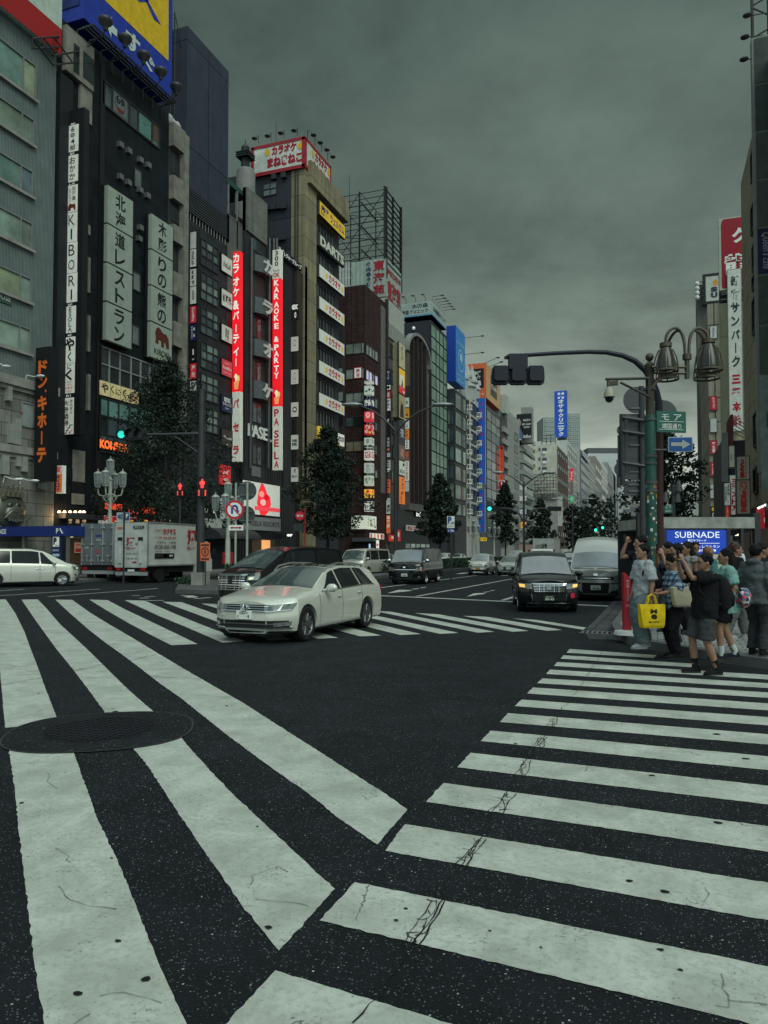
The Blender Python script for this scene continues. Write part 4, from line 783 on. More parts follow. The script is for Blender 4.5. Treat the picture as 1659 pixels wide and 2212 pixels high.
y0,y1=Yat(6,380,560),Yat(6,545,560);MB().box(XL+.02,XL+.08,y0,y1,.15,3).build('entrance',mat((.10,.06,.035),.5,emit=.05),kp);MB().box(XL+.09,XL+.12,Yat(6,448,570),Yat(6,510,570),1.5,2.9).build('lit_panel',mat((1,.45,.16),.5,emit=.6),kp)
tk=onX(*zz(4,172,520),XL-3);zt_=onX(*zz(4,172,375),XL-3).z;r_=(onX(*zz(4,240,450),XL-3)-onX(*zz(4,105,450),XL-3)).length/2*.55
wt=thing('water_tank','round grey rooftop water tank in front of the antenna mast','tank',(tk.x,tk.y,zp));MB().lathe([(r_,zp-2),(r_,zt_-.3),(r_*.85,zt_),(0,zt_+.1)],(tk.x,tk.y,0),n=24).build('tank',mat((.17,.175,.165),.6),wt,True)
ms_=thing('antenna_mast','dark lattice antenna mast behind the water tank','antenna',(XL-6,tk.y,zp));mb=MB();p0,p1,p2=onX(*zz(4,170,365),XL-6),onX(*zz(4,170,190),XL-6),onX(*zz(4,170,122),XL-6)
mb.tube([V((p1 .x,p1 .y,zp-1)),p1,p1+V((0,0,.4))],[.55,.5,.2],8);mb.tube([p1,V((p1 .x,p1 .y,p2 .z))],[.12,.03],6)
for f in(.15,.25,.35):z=p1 .z+(p0 .z-p1 .z)*(f+.15);mb.cbox((p1 .x,p1 .y,z),1.6,1.6,.12)
mb.build('mast',mat((.02,.022,.026),.5),ms_)
gf=thing('roof_lattice','green edged rooftop steel frame left of the grey cladding','roof frame',onX(*zz(4,90,560),XL));mb=MB();q=rect('f',4,25,490,980,165,.1)
for s in(0,.5,1):mb.frame_box(q[0]+q[3]*(q[1]*s-.1),q[3]*.2,ZUP*q[2],V((-.2,0,0)))
mb.frame_box(q[0]-q[3]*.1+ZUP*(q[2]*.45),q[3]*q[1],ZUP*.2,V((-.19,0,0)));mb.build('posts',mat((.16,.17,.165),.6),gf);MB().frame_box(q[0]-q[3]*.3+ZUP*q[2],q[3]*(q[1]+.6),ZUP*.45,V((-3,0,0))).build('green_top',mat((.02,.07,.05),.5),gf)
MB().frame_box(q[0]-q[3]*.1-ZUP*6,q[3]*(q[1]-.1),ZUP*(q[2]+3),V((-2.5,0,0))).build('plant_room',mat((.10,.105,.10),.7),gf)
Ym0,Ym1=Yat(4,630,800),Yat(4,945,1100);zm=Zat(4,725,415)
km=building('karaoke_tower','navy and tan karaoke tower with white strip signs between window bands',Ym0,Ym1,zm,mat((.028,.030,.042),.6,var=.12),back=16)
tan=tile((.245,.215,.14),(.06,.05,.035),6,2.35,mortar=.03,var=.12,rough=.75)
q=rect('f',4,632,340,3300,725,.05);MB().box(XL-1.2,XL+.5,Ym0-.06,Ym0+q[1],0,Zat(4,632,318)).build('tan_pier',tan,km)
q=rect('f',4,725,330,440,965,.0);MB().frame_box(V((XL,Ym0+.5,zm-2.2)),(0,Ym1-Ym0+.4,0),(0,0,2.6),(1.0,0,0)).build('parapet',tan,km)
rows=[(470,640),(750,890),(1020,1160),(1290,1420),(1555,1680),(1815,1945),(2085,2215),(2350,2480)]
for i,(vt,vb)in enumerate(rows):window(km,rect('f',4,728,vt,vb,900,.03),7,1,[glass((.035,.04,.05)),glass((.06,.068,.08)),glass((.03,.034,.04)),glass((.09,.10,.11))],FR,.12,.14,seed=i)
q=onY(*zz(4,320,490),Ym0);q2=onY(*zz(4,430,575),Ym0)
window(km,(V((q.x,Ym0-.02,q2 .z)),q2 .x-q.x,q.z-q2 .z,V((1,0,0)),V((0,-1,0))),2,2,[glass((.22,.26,.25)),glass((.12,.15,.16))],FR,.1,.08)
for u,v in((415,437),(495,425),(330,695),(372,690),(412,687),(455,682),(495,680),(400,950),(450,945),(490,940)):
 c=onY(*zz(4,u,v),Ym0);MB().box(c.x-.3,c.x+.3,Ym0-.4,Ym0,c.z-.3,c.z+.3).build('vent',mat((.03,.032,.04),.5),km)
for u,vt in((588,320),(612,330)):a=onY(*zz(4,u,vt),Ym0);MB().tube([V((a.x,Ym0-.15,a.z)),V((a.x,Ym0-.15,5))],.07,6).build('downpipe',DSTEEL,km)
for a,b in((705,765),(965,1030)):q,q2=onY(*zz(4,370,a),Ym0),onY(*zz(4,550,b),Ym0);MB().box(q.x,q2 .x,Ym0-.03,Ym0,q2 .z,q.z).build('blind_window',mat((.022,.024,.034),.4),km)
zb,zq=Zat(4,655,318,XL+.6),Zat(4,655,92,XL+.6);xl_=onY(*zz(4,222,270),Ym0-.3).x;yr=Yat(4,875,470,XL+.6)
rs=thing('roof_sign','white and red two faced rooftop karaoke sign on the tan cornered tower','billboard',(XL,Ym0,zb))
MB().box(xl_,XL+.6,Ym0-.3,yr,zb,zq).build('box',mat((.56,.58,.53),.5),rs)
mb=MB()
for a,b,c,d in((xl_-.05,XL+.65,zb-.35,zb+.05),(xl_-.05,XL+.65,zq-.25,zq+.1),(xl_-.08,xl_+.3,zb-.3,zq+.05),(XL+.25,XL+.66,zb-.3,zq+.05)):mb.box(a,b,Ym0-.36,Ym0-.26,c,d)
for a,b,c,d in((Ym0-.3,yr+.05,zb-.3,zb+.1),(Ym0-.3,yr+.05,zq-.2,zq+.1),(Ym0-.35,Ym0+.1,zb,zq),(yr-.2,yr+.06,zb-.3,zq+.1)):mb.box(XL+.55,XL+.67,a,b,c,d)
mb.build('frame',mat((.33,.02,.03),.5),rs)
mb=MB();m2=MB()
fo=V((xl_,Ym0-.3,zb));wdx,htx=XL+.6-xl_,zq-zb
for t_,bx in(('カラオケ',(.38,.56,.85,.90)),('まねきねこ',(.30,.12,.95,.50))):put_text(mb,t_,fo,V((1,0,0)),ZUP,V((0,-1,0)),(bx[0]*wdx,bx[1]*htx,bx[2]*wdx,bx[3]*htx),.03,.06)
fo2=V((XL+.6,Ym0-.3,zb));wdy=yr-Ym0+.3
for t_,bx in(('カラオケ',(.38,.56,.85,.90)),('まねきねこ',(.30,.12,.95,.50))):put_text(mb,t_,fo2,V((0,1,0)),ZUP,V((1,0,0)),(bx[0]*wdy,bx[1]*htx,bx[2]*wdy,bx[3]*htx),.03,.06)
mb.build('lettering',mat((.36,.01,.03),.5,var=0),rs)
for fx,U_,N_,w_ in((fo,V((1,0,0)),V((0,-1,0)),wdx),(fo2,V((0,1,0)),V((1,0,0)),wdy)):
 for s in(.30,.92):m2 .prism([fx+U_*(w_*s+.36*cos(a*pi/8))+ZUP*(htx*.72+.45*sin(a*pi/8))+N_*.02 for a in range(16)],N_*.02)
m2 .build('gold_mark',mat((.62,.40,.05),.5),rs)
for i,(u,v,x2,y2)in enumerate(((278,150,245,112),(382,130,352,92),(490,108,462,68),(600,90,572,47),(685,105,735,85),(745,170,790,148),(800,225,845,207),(852,290,895,265))):
 a=onY(*zz(4,u,v),Ym0-.3)if i<4 else onX(*zz(4,u,v),XL+.6);b=(onY(*zz(4,x2,y2),Ym0-1.8))if i<4 else onX(*zz(4,x2,y2),XL+2.2)
 l=thing('sign_lamp','small black floodlight on a stalk above the karaoke roof sign','floodlight',a,'floodlights on the karaoke roof sign');MB().tube([a,a+V((0,0,.9)),b+V((0,0,.1))],.045,6).build('stalk',DSTEEL,l);MB().ell(b,.34,.34,.16,10,6).build('lamp_head',DSTEEL,l,True)
for nm,k,u,v0,v1,X in(('left',4,423,130,-30,XL-5),('mid',4,1033,555,410,XL-8)):
 a,b=onX(*zz(k,u,v0),X),onX(*zz(k,u,v1),X);tag(MB().tube([V((a.x,a.y,a.z-3)),V((a.x,a.y,b.z))],[.07,.03],6).build('lightning_rod',DSTEEL),'thin rod standing above the karaoke roof sign' if nm=='left' else 'thin rod standing above the bare steel frame','antenna')
strips=[(635,745,738,952,YEL,[('麻雀',(.02,.02,.12),(.05,.12,.35,.9),{'bold':.03}),('ウェルカム',(.16,.02,.12),(.4,.2,.96,.85),{'bold':.03})],'yellow strip sign with dark characters between upper windows of the karaoke tower'),(905,1000,735,945,(.03,.035,.035),[('DARTS',(.62,.63,.55),(.03,.08,.98,.95),{'bold':.05})],'dark strip sign with big pale slab letters on the karaoke tower')]
for a,u0,u1,k,lb in((1160,735,945,4,'topmost'),(1425,735,945,4,'second from top'),(1690,733,945,4,'third from top'),(1955,733,945,4,'fourth from top'),(2222,733,945,4,'lowest')):
 strips.append((a,a+100,u0,u1,PALE,[('カラオケ',(.40,.02,.04),(.36,.16,.84,.85),{'bold':.045}),('#disc',(.7,.42,.04),(.24,.25,.32,.75)),('#disc',(.7,.42,.04),(.87,.2,.95,.7)),('カ',(.36,.02,.04),(.04,.2,.2,.8),{'bold':.0})],lb+' of the white karaoke strip signs on the tan cornered tower'))
for vt,vb,u0,u1,bg,tx,lb in strips:sign('strip_sign',lb,'sign',rect('f',4,u0,vt,vb,u1,.45),bg,[q for q in tx if q[0]!='カ'],.3,emit=LIT*.6 if bg!=(.03,.035,.035)else 0,frame=(.06,.06,.06))
sign('strip_sign','yellow and white restaurant strip sign half hidden by a tree on the tower','sign',rect('f',5,835,1048,1150,1048,.45),YEL,[('国産ホルモン',(.1,.02,.02),(.03,.62,.36,.92)),('毎晩380円',(.1,.02,.02),(.04,.1,.42,.55),{'bold':.05}),('焼肉ホルモン',(.1,.02,.02),(.42,.4,.7,.9)),('#box',W_,(.74,0,1,1)),('焼肉酒場',K_,(.76,.3,.98,.8),{'off':.03})],.3,emit=.3)
for u in(850,885):sign('side_banner',('narrow yellow lettered banner in the window beside the tree' if u==850 else 'second narrow yellow lettered banner nearer the tree top'),'banner',rect('f',5,u,1180,1290,u+22,.1),(.02,.02,.02),[('焼肉ランチ',(.85,.55,.08),(.1,.03,.9,.97),{'vertical':True,'emit':.5})],.04)
brick=tile((.062,.034,.034),(.018,.012,.012),.9,.2,mortar=.035,var=.2,rough=.8)
Yb0,Yb1=Yat(5,1265,900),Yat(5,1442,900);zb5=Zat(4,1168,1328)
bk=building('brick_building','dark red brick corner building with stacked cube signs up its corner',Yb0,Yb1,zb5,brick,back=14)
q=onY(*zz(5,1000,240),Yb0);MB().box(q.x,onY(*zz(5,1105,240),Yb0).x,Yb0-1.2,Yb0-.001,0,q.z).build('side_wing',mat((.035,.026,.028),.8),bk)
def pwin(par,k,u0,vt,vb,u1,Yq,n,m,mats,**kw):return window(par,rect('p',k,u0,vt,vb,u1,.02,Yq=Yq),n,m,mats,kw.pop('fm',FR),**kw)
CUR=mat((.26,.29,.27),.7,var=.5,scale=5)
for i,(vt,vb,ms_)in enumerate(((360,447,[GLC,GLP]),(572,655,[CUR]),(770,852,[CUR]),(970,1048,[GL,GLB]),(1172,1255,[mat((.20,.18,.13),.6,var=.3)]),(1385,1452,[GL,glass((.08,.02,.02))]))):
 pwin(bk,5,1108,vt,vb,1258,Yb0,3,1,ms_,us=[0,.42,.88,1],seed=i)
 window(bk,rect('f',5,1270,vt+2,vb+2,1368,.02),4,1,[mat((.5,.45,.62),.4,emit=.5),GLP]if i==1 else[GLC,GLP,GL]if i in(0,2)else[GL,GLB,GLP],FR,.1,.1,seed=i)
 if i>0:pwin(bk,5,1003,vt-8,vb-8,1085,Yb0-1.2,2,1,ms_)
sign('window_sign','red and white mahjong sign inside a curtained brick building window','sign',rect('p',5,1180,565,645,1236,.05,Yq=Yb0),(.55,.6,.62),[('麻',(.3,.02,.03),(.2,.5,.8,.92)),('雀',(.3,.02,.03),(.2,.08,.8,.48))],.05,emit=.35,frame=(.5,.02,.03),fw=.12)
block(bk,rect('f',5,1395,40,1600,1432),mat((.13,.12,.12),.5),.06,'pale_strip');block(bk,rect('f',5,1432,-10,1660,1446),mat((.03,.02,.02),.6),.3,'downpipe')
cA,cB,cC=onY(*zz(21,350,700),Yb0-.9),onY(*zz(21,428,700),Yb0-.9),None
def cube(vt,vb,bg,tx,label,emit=.3):
 a,b=onY(*zz(21,385,vt),Yb0-.9).z,onY(*zz(21,385,vb),Yb0-.9).z
 yr=onX(*zz(21,460,vt),cB.x).y;t=thing('cube_sign',label,'sign',(cB.x,Yb0-.9,b),'cube signs up the brick corner' if 0 else None)
 MB().box(cA.x,cB.x,Yb0-.9,yr,b,a).build('panel',mat(bg,.5,emit=emit,var=.12),t)
 by={}
 for s,c,bx in tx:
  for o_,U_,N_,w_ in((V((cA.x,Yb0-.9,b)),V((1,0,0)),V((0,-1,0)),cB.x-cA.x),(V((cB.x,Yb0-.9,b)),V((0,1,0)),V((1,0,0)),yr-Yb0+.9)):
   mb=by.setdefault(c,MB());h=a-b
   if s[0]=='#':
    cx,cy,rx,ry=(bx[0]+bx[2])/2*w_,(bx[1]+bx[3])/2*h,(bx[2]-bx[0])/2*w_,(bx[3]-bx[1])/2*h
    if s=='#box':mb.prism([o_+U_*(cx+sx*rx)+ZUP*(cy+sy*ry)+N_*.01 for sx,sy in((-1,-1),(1,-1),(1,1),(-1,1))],N_*.01)
    else:mb.prism([o_+U_*(cx+rx*cos(j*pi/8))+ZUP*(cy+ry*sin(j*pi/8))+N_*.01 for j in range(16)],N_*.01)
   else:put_text(mb,s,o_,U_,ZUP,N_,(bx[0]*w_,bx[1]*h,bx[2]*w_,bx[3]*h),.03,.04)
 for c,mb in by.items():mb.build('lettering',mat(c,.5,emit=emit,var=0),t)
 fb=MB();fb.box(cA.x+.2,cB.x-.2,Yb0-.6,Yb0,b+.1,b+.3);fb.build('bracket',DSTEEL,t)
cube(202,226,W_,[('石塚ビル',K_,(.05,.2,.95,.8))],'slim white name plate on top of the stack of cube signs')
cube(255,355,(.5,.56,.5),[('#box',(.05,.18,.16),(.1,.3,.5,.48)),('#box',K_,(.6,.42,.85,.65))],'pale cube sign with green and black squares, first below the name plate')
cube(400,488,NAVY,[('麻雀',W_,(.05,.1,.95,.9))],'navy cube sign with white characters, second below the name plate')
cube(542,650,(.72,.05,.06),[('#disc',(.8,.5,.48),(.2,.3,.85,.95)),('#disc',(.7,.05,.06),(.38,.48,.66,.78))],'red cube sign with a pale wheel emblem')
cube(685,792,(.55,.02,.03),[('俺の',W_,(.15,.5,.9,.95)),('やばた',W_,(.1,.1,.6,.45)),('#box',(.7,.5,.05),(.66,.05,.95,.28))],'red cube sign with white brush characters and a yellow corner')
cube(830,935,(.48,.52,.46),[('#disc',(.22,.25,.22),(.28,.4,.72,.88)),('#disc',(.48,.52,.46),(.36,.48,.64,.8)),('#box',K_,(0,0,1,.2)),('5F',W_,(.4,.03,.62,.17))],'pale cube sign with a grey round emblem and black 5F foot')
cube(970,1076,W_,[('#box',(.4,.02,.03),(.12,.22,.9,.85)),('大阪',W_,(.16,.28,.86,.8))],'white cube sign with a dark red square')
cube(1110,1216,(.46,.50,.44),[('#disc',(.25,.28,.25),(.3,.5,.7,.85)),('3F',(.2,.22,.2),(.38,.06,.62,.2)),('のり乃',(.2,.22,.2),(.2,.25,.85,.42))],'dull pale cube sign marked 3F')
cube(1250,1360,(.55,.6,.48),[('ねぎし',K_,(.1,.2,.55,.85)),('牛たん',K_,(.65,.5,.9,.85))],'pale green cube sign with black brush kana')
cube(1402,1492,(.85,.42,.05),[('#disc',RED,(.32,.5,.7,.95)),('松屋',K_,(.15,.08,.88,.42))],'orange cube sign with a red disc and black characters',.5)
cube(1536,1645,W_,[('牛かつ',K_,(.06,.3,.94,.65)),('#box',K_,(0,.84,1,.92)),('#box',K_,(0,.06,1,.16))],'white cube sign with bold black characters, lowest of the stack')
o,wd,ht,U,Nn=rect('p',21,224,1695,1842,362,.5,Yq=Yb0)
ng=thing('restaurant_sign','bright white two faced restaurant sign with black brush kana above the street corner','sign',o)
yr=onX(*zz(21,486,1700),XL+.5).y
MB().box(o.x,XL+.5,Yb0-.5,yr,o.z,o.z+ht).build('panel',mat((.66,.70,.58),.5,emit=.4,var=.1),ng);mb=MB()
for s,bx,f in(('ねぎし',(.05,.1,.42,.9),0),('牛たん',(.44,.5,.58,.9),0),('牛たん',(.05,.2,.2,.8),1),('ね',(.3,.2,.5,.85),1),('ぎ',(.52,.2,.72,.85),1),('し',(.76,.1,.95,.85),1)):
 o_,U_,N_,w_=((o,U,Nn,wd),(V((XL+.5,Yb0-.5,o.z)),V((0,1,0)),V((1,0,0)),yr-Yb0+.5))[f]
 put_text(mb,s,o_,U_,ZUP,N_,(bx[0]*w_,bx[1]*ht,bx[2]*w_,bx[3]*ht),.03,.02,vertical=len(s)>1)
mb.build('lettering',mat(K_,.5,var=0),ng)
sign('poster_band','glowing strip of small red and white menu posters under the restaurant sign','poster band',rect('f',21,365,1885,1948,520,.6),(.55,.5,.42),[('#box',c,(.03+.12*i,.1,.12+.12*i,.85))for i,c in enumerate((RED,W_,(.6,.3,.1),W_,RED,W_,NAVY,RED))],.1,emit=.5)
o,wd,ht,U,Nn=rect('p',21,270,1955,2100,462,.5,Yq=Yb0);MB().frame_box(o,U*wd,ZUP*(ht-.2),V((0,.45,0))).build('entrance',BLK,bk);MB().frame_box(o-V((.3,.5,0))+ZUP*(ht-.3),U*(wd+.6),ZUP*.5,V((0,.9,0))).build('canopy',mat((.08,.085,.095),.5),bk)
sign('menu_pillar','slim lit blue and white menu pillar by the brick building entrance','sign',rect('p',21,430,2005,2090,448,.9,Yq=Yb0),(.3,.45,.55),[('2',W_,(.2,.6,.8,.9))],.1,emit=.6);sign('menu_pillar','slim lit white menu pillar at the brick corner','sign',rect('p',21,512,1965,2090,540,.9,Yq=Yb0),W_,[('#box',RED,(.2,.5,.8,.7)),('#box',K_,(.2,.2,.8,.3))],.1,emit=.6)
Yg0,Yg1=Yat(4,1335,1400),Yat(5,1588,900);zg=Zat(4,1340,1560)
gb=building('grill_building','slim grey building with white louvred top and columns of small tenant signs',Yb1,Yg1,Zat(5,1450,160),mat((.09,.09,.09),.6,var=.25),back=13)
MB().box(XL-11,XL+.05,Yg0,Yg1,Zat(5,1450,170),Zat(5,1440,-20)).build('white_top',mat((.36,.37,.34),.6),gb)
o,wd,ht,U,Nn=rect('f',5,1448,170,300,1585,.06);mb=MB()
for i in range(9):mb.frame_box(o+ZUP*(ht*(i+.1)/9),U*wd,ZUP*(ht/9*.55),Nn*.15)
mb.build('louvre',mat((.42,.43,.40),.5),gb)
for i,v in enumerate((350,560,770,980,1190,1400)):window(gb,rect('f',5,1450,v,v+110,1512,.03),4,1,[GL,GLP,GLB],FR,.1,.1,seed=i)
zt,zbq=Zat(4,1335,1100),Zat(4,1335,1420);xa=onY(*zz(4,1045,1250),Yg0).x;yb=Yat(4,1462,1300)
sb=thing('roof_sign','pale green two faced rooftop sign with red brush characters under the bare steel frame','billboard',(XL,Yg0,zbq))
MB().box(xa,XL,Yg0,yb,zbq,zt).build('panel',ribbed((.34,.40,.36),.7,.2,.5,vertical=True),sb);m1=MB();m2=MB();w1=XL-xa;w2=yb-Yg0;hh=zt-zbq
put_text(m1,'東海苑',V((xa,Yg0,zbq)),V((1,0,0)),ZUP,V((0,-1,0)),(w1*.64,hh*.02,w1*.97,hh*.98),.05,.04,vertical=True);put_text(m2,'焼肉・冷麺',V((xa,Yg0,zbq)),V((1,0,0)),ZUP,V((0,-1,0)),(w1*.44,hh*.3,w1*.58,hh*.95),.05,.02,vertical=True)
put_text(m1,'東海苑',V((XL,Yg0,zbq)),V((0,1,0)),ZUP,V((1,0,0)),(w2*.08,hh*-.05,w2*.95,hh*.5),.05,.04);put_text(m1,'韓国王朝料理',V((XL,Yg0,zbq)),V((0,1,0)),ZUP,V((1,0,0)),(w2*.08,hh*.62,w2*.95,hh*.78),.05,.02)
MB().box(XL+.005,XL+.03,Yg0+.2,yb-.2,zbq+hh*.88,zbq+hh*.93).build('stripe',BLK,sb)
MB().box(XL-1,XL,Yg0+.01,yb-.01,Zat(5,1440,-30),zbq-.01).build('apron',mat((.34,.38,.34),.6),sb)
m1 .build('lettering',mat((.30,.015,.03),.5,var=0),sb);m2 .build('lettering',mat((.02,.05,.09),.5,var=0),sb)
fr=thing('billboard_lattice','bare black steel billboard frame standing on the roof above the pale green sign','steel frame',(XL,Yg0,zt))
zt2=Zat(4,1335,507);xa2=onY(*zz(4,965,700),Yg0-.2).x-6;yb2=Yat(4,1465,800);mb=MB()
n=12
for i in range(n):
 z=zt+(zt2-zt)*(i+.5)/n;r_=.05 if i%3 else .09
 mb.box(xa2,XL,Yg0-.05,Yg0+.05,z-r_,z+r_*.3);mb.box(XL-.1,XL+.1,Yg0,yb2,z-r_,z+r_*.3)
for i in range(4):
 x=xa2+(XL-xa2)*i/3;mb.tube([(x,Yg0+.3,zt-3),(x,Yg0+.3,zt2)],.15,6);mb.tube([(x,yb2,zt-3),(x,yb2,zt2)],.1,6)
for i in range(3):y=Yg0+(yb2-Yg0)*i/2;mb.tube([(XL-.2,y,zt-.1),(XL-.2,y,zt2)],.18,6)
for i in range(3):
 x0,x1=xa2+(XL-xa2)*i/3,xa2+(XL-xa2)*(i+1)/3
 for j in range(2):a,b=zt+(zt2-zt)*j/2,zt+(zt2-zt)*(j+1)/2;mb.tube([(x0,Yg0+.5,a),(x1,Yg0+.5,b)],.06,5);mb.tube([(x1,Yg0+.5,a),(x0,Yg0+.5,b)],.06,5)
for j in range(3):z=zt+(zt2-zt)*(j+.5)/3;mb.tube([(XL-4,Yg0,z),(XL-4,yb2,z)],.12,5);mb.tube([(xa2,Yg0+.4,z),(XL,yb2,z)],.07,5)
mb.build('beams',mat((.02,.021,.023),.5,.2),fr)
q=onY(*zz(4,900,1140),Yg0);q2=onY(*zz(4,1045,1340),Yg0);mb=MB()
for i in range(12):x=q.x-3+(q2 .x-q.x+3)*i/12;mb.box(x,x+.25,Yg0+.1,Yg0+.2,q2 .z-4,q.z)
for i in range(7):z=q2 .z-4+(q.z-q2 .z+4)*i/6;mb.box(q.x-3,q2 .x,Yg0+.2,Yg0+.3,z,z+.2)
mb.build('fence_slats',mat((.42,.45,.42),.5),fr)
yq=None
for vt,vb,bg,tx,lb in((88,245,NAVY,[('ホーテ',(.4,.45,.55),(.2,.3,.8,.95),{'vertical':True})],'dark navy panel at the top of the first slim sign column past the brick building'),(255,305,W_,[('#disc',K_,(.15,.15,.85,.85))],'small white panel with a black hexagon mark'),(318,400,(.4,.02,.04),[('吉',W_,(.2,.2,.8,.8))],'small dark red panel in the first slim sign column'),(402,535,W_,[('吉宗乃',K_,(.15,.05,.85,.95),VT)],'white panel with three black brush characters'),(545,820,K_,[('8F',W_,(.3,.6,.7,.7))],'long plain black panel in the first slim sign column'),(825,985,(.02,.02,.03),[('天空の',(.35,.4,.45),(.2,.3,.8,.95),VT),('#disc',(.5,.15,.08),(.2,.04,.8,.22))],'black panel with grey characters and a small orange disc'),(1000,1048,(.25,.27,.27),[('#ring',W_,(.2,.1,.8,.9))],'grey panel with a white ring'),(1085,1195,(.48,.52,.5),[('ます屋',K_,(.15,.1,.85,.95),VT)],'pale panel with black characters low in the first column'),(1198,1215,K_,[('4F',W_,(.2,.1,.8,.9))],'black floor plate reading 4F'),(1295,1445,(.7,.14,.05),[('海鮮家道',K_,(.2,.05,.8,.95),VT)],'orange panel with dark characters in the first slim column'),(1500,1675,(.4,.43,.4),[('虎園',K_,(.15,.1,.85,.6),VT)],'slanted grey panel with two large black characters'),(1690,1890,(.7,.15,.05),[('焼肉',(.9,.8,.7),(.2,.3,.8,.75),VT),('#disc',W_,(.2,.78,.8,.95))],'orange red panel at the foot of the first slim column')):
 rc=rect('p',21,602,vt,vb,648,X=XL+.15,Yq=yq);yq=rc[0].y;sign('tenant_sign',lb,'sign',rc,bg,tx,.3,emit=.2,frame=K_,fw=.05)
for vt,vb,bg,tx,lb in((-230,40,(.35,.33,.2),[('ダーツ',K_,(.2,.3,.8,.9),VT)],'photo poster panel at the top of the wide sign column'),(55,325,(.7,.42,.03),[('#box',(.6,.03,.03),(0,0,1,.3)),('#box',(.6,.62,.55),(.2,.22,.8,.75)),('#poly',K_,(.35,.3,.65,.65),{'pts':[(0,0),(.5,1),(1,0)],'lift':.02}),('9F',W_,(.6,.03,.95,.14),{'off':.03})],'yellow and red poster panel marked 9F'),(345,605,(.30,.25,.14),[('#poly',(.02,.015,.012),(.15,.05,.8,.9),{'pts':[(0,0),(.1,.5),(.3,.9),(.45,.6),(.8,.8),(1,0)]})],'tan photo poster panel with dark figures'),(640,890,(.03,.03,.032),[('夜',(.4,.4,.42),(.2,.3,.8,.7))],'black photo poster panel with a pale character'),(900,1065,(.13,.08,.06),[('藏',(.4,.2,.15),(.2,.2,.8,.75))],'brown photo poster panel in the wide column'),(1080,1235,(.5,.53,.46),[('MASUDA',(.03,.12,.12),(.1,.12,.9,.4)),('#disc',K_,(.6,.65,.9,.9))],'cream poster panel with dark teal lettering'),(1258,1560,(.85,.22,.04),[('薄利多売',K_,(.4,.35,.8,.95),{'vertical':True,'bold':.02}),('半兵ヱ',K_,(.2,.05,.5,.45),{'vertical':True,'bold':.02})],'large orange poster panel with black brush characters')):
 rc=rect('f',21,722,vt,vb,788,X=XL+.9);sign('poster',lb,'sign',rc,bg,tx,.2,emit=.22,frame=(.05,.05,.05))
q=rect('f',21,722,-230,600,788,X=XL+.85);MB().frame_box(q[0]-V((.9,0,0)),q[3]*q[1],ZUP*q[2],V((.88,0,0))).build('sign_box',mat((.25,.22,.13),.6),gb)
yq=None
for vt,vb,bg,tx,lb in((268,378,(.03,.03,.035),[('#box',DRED,(.3,.5,.4,.6))],'black panel at the top of the third sign column'),(392,498,(.5,.53,.5),[('#box',(.05,.2,.15),(.3,.35,.7,.65))],'white panel with a green square, third sign column'),(510,615,(.6,.35,.04),[('酒場',(.3,.02,.02),(.2,.1,.8,.9),VT)],'amber panel with dark red characters, third sign column'),(630,735,W_,[('#ring',K_,(.15,.4,.8,.95)),('UP',K_,(.2,.08,.8,.35))],'white panel with a black wheel, third sign column'),(742,845,(.8,.25,.05),[('鉄板',K_,(.2,.1,.8,.9),VT)],'orange panel with black characters, third sign column'),(855,960,W_,[('カラオケ',K_,(.2,.05,.8,.95),VT)],'white panel with four katakana, third sign column'),(975,1078,(.2,.1,.07),[('#disc',(.5,.1,.05),(.2,.3,.8,.8))],'brown panel with a red disc, third sign column'),(1088,1310,W_,[('カラオケまねき',(.3,.03,.04),(.25,.05,.75,.95),VT)],'long white panel with dark red characters, third sign column'),(1318,1428,(.42,.45,.42),[],'blank pale panel at the foot of the third sign column')):
 rc=rect('p',21,803,vt,vb,854,Yq=yq);yq=rc[0].y;sign('tenant_sign',lb,'sign',rc,bg,tx,.3,emit=.2,frame=K_,fw=.05)
sign('shopfront_sign','dull red and white karaoke shopfront sign over a street level entrance','sign',rect('f',21,790,1795,1858,920,.3),(.45,.46,.42),[('まねきねこ',(.25,.02,.03),(.05,.15,.95,.85),{'bold':.06})],.2,emit=.15)
sign('shop_logo','white glowing shop letters high on a dark street level facade','sign',rect('f',21,900,1640,1705,960,.3),K_,[('bal',(.8,.8,.78),(.05,.1,.9,.9),{'emit':1.0,'bold':.05})],.05)
for u,lb in((590,'glowing red shopfront panel under the orange sign column'),(668,'narrow glowing red banner by a street level entrance')):sign('shopfront_sign',lb,'sign',rect('f',21,u,1850 if u>600 else 1905,1975,u+(50 if u>600 else 68),.4),(.5,.03,.02),[('酒',W_,(.3,.4,.7,.8))],.1,emit=.4)
Ya0,Ya1=Yg1,Yat(21,1066,800);za_=Zat(7,195,330)
ar=building('arched_building','brown stone building with vertical fins and a steel arch on top',Ya0,Ya1,za_,tile((.12,.10,.085),(.04,.03,.03),2,3.6,var=.1,rough=.8),back=12)
mb=MB();a,b=Ya0+.3,Ya1-.4;h=Zat(7,247,208)-za_;m=(a+b)/2
pts=[V((XL-.2,m+(b-a)/2*cos(pi-i*pi/16),za_+h*sin(i*pi/16)))for i in range(17)]
for p,q in zip(pts,pts[1:]):mb.frame_box(p,q-p,(p-V((0,m,za_))).normalized()*0+V((0,(p.y-m)*-.07,-(p.z-za_)*.07-.2)),(.9,0,0))
mb.build('arch',mat((.21,.215,.20),.6),ar);mb=MB()
for i in range(1,16,1):mb.tube([V((XL+.1,m,za_)),pts[i]*1.0],.10,5)
mb.build('arch_spokes',DSTEEL,ar)
for j in range(8):
 vv=-40+j*0
mb=MB()
for u in(858,905,950,997):q=rect('f',21,u,-300,1560,u+10);mb.frame_box(q[0],q[3]*max(q[1],.35),ZUP*q[2],V((.6,0,0)))
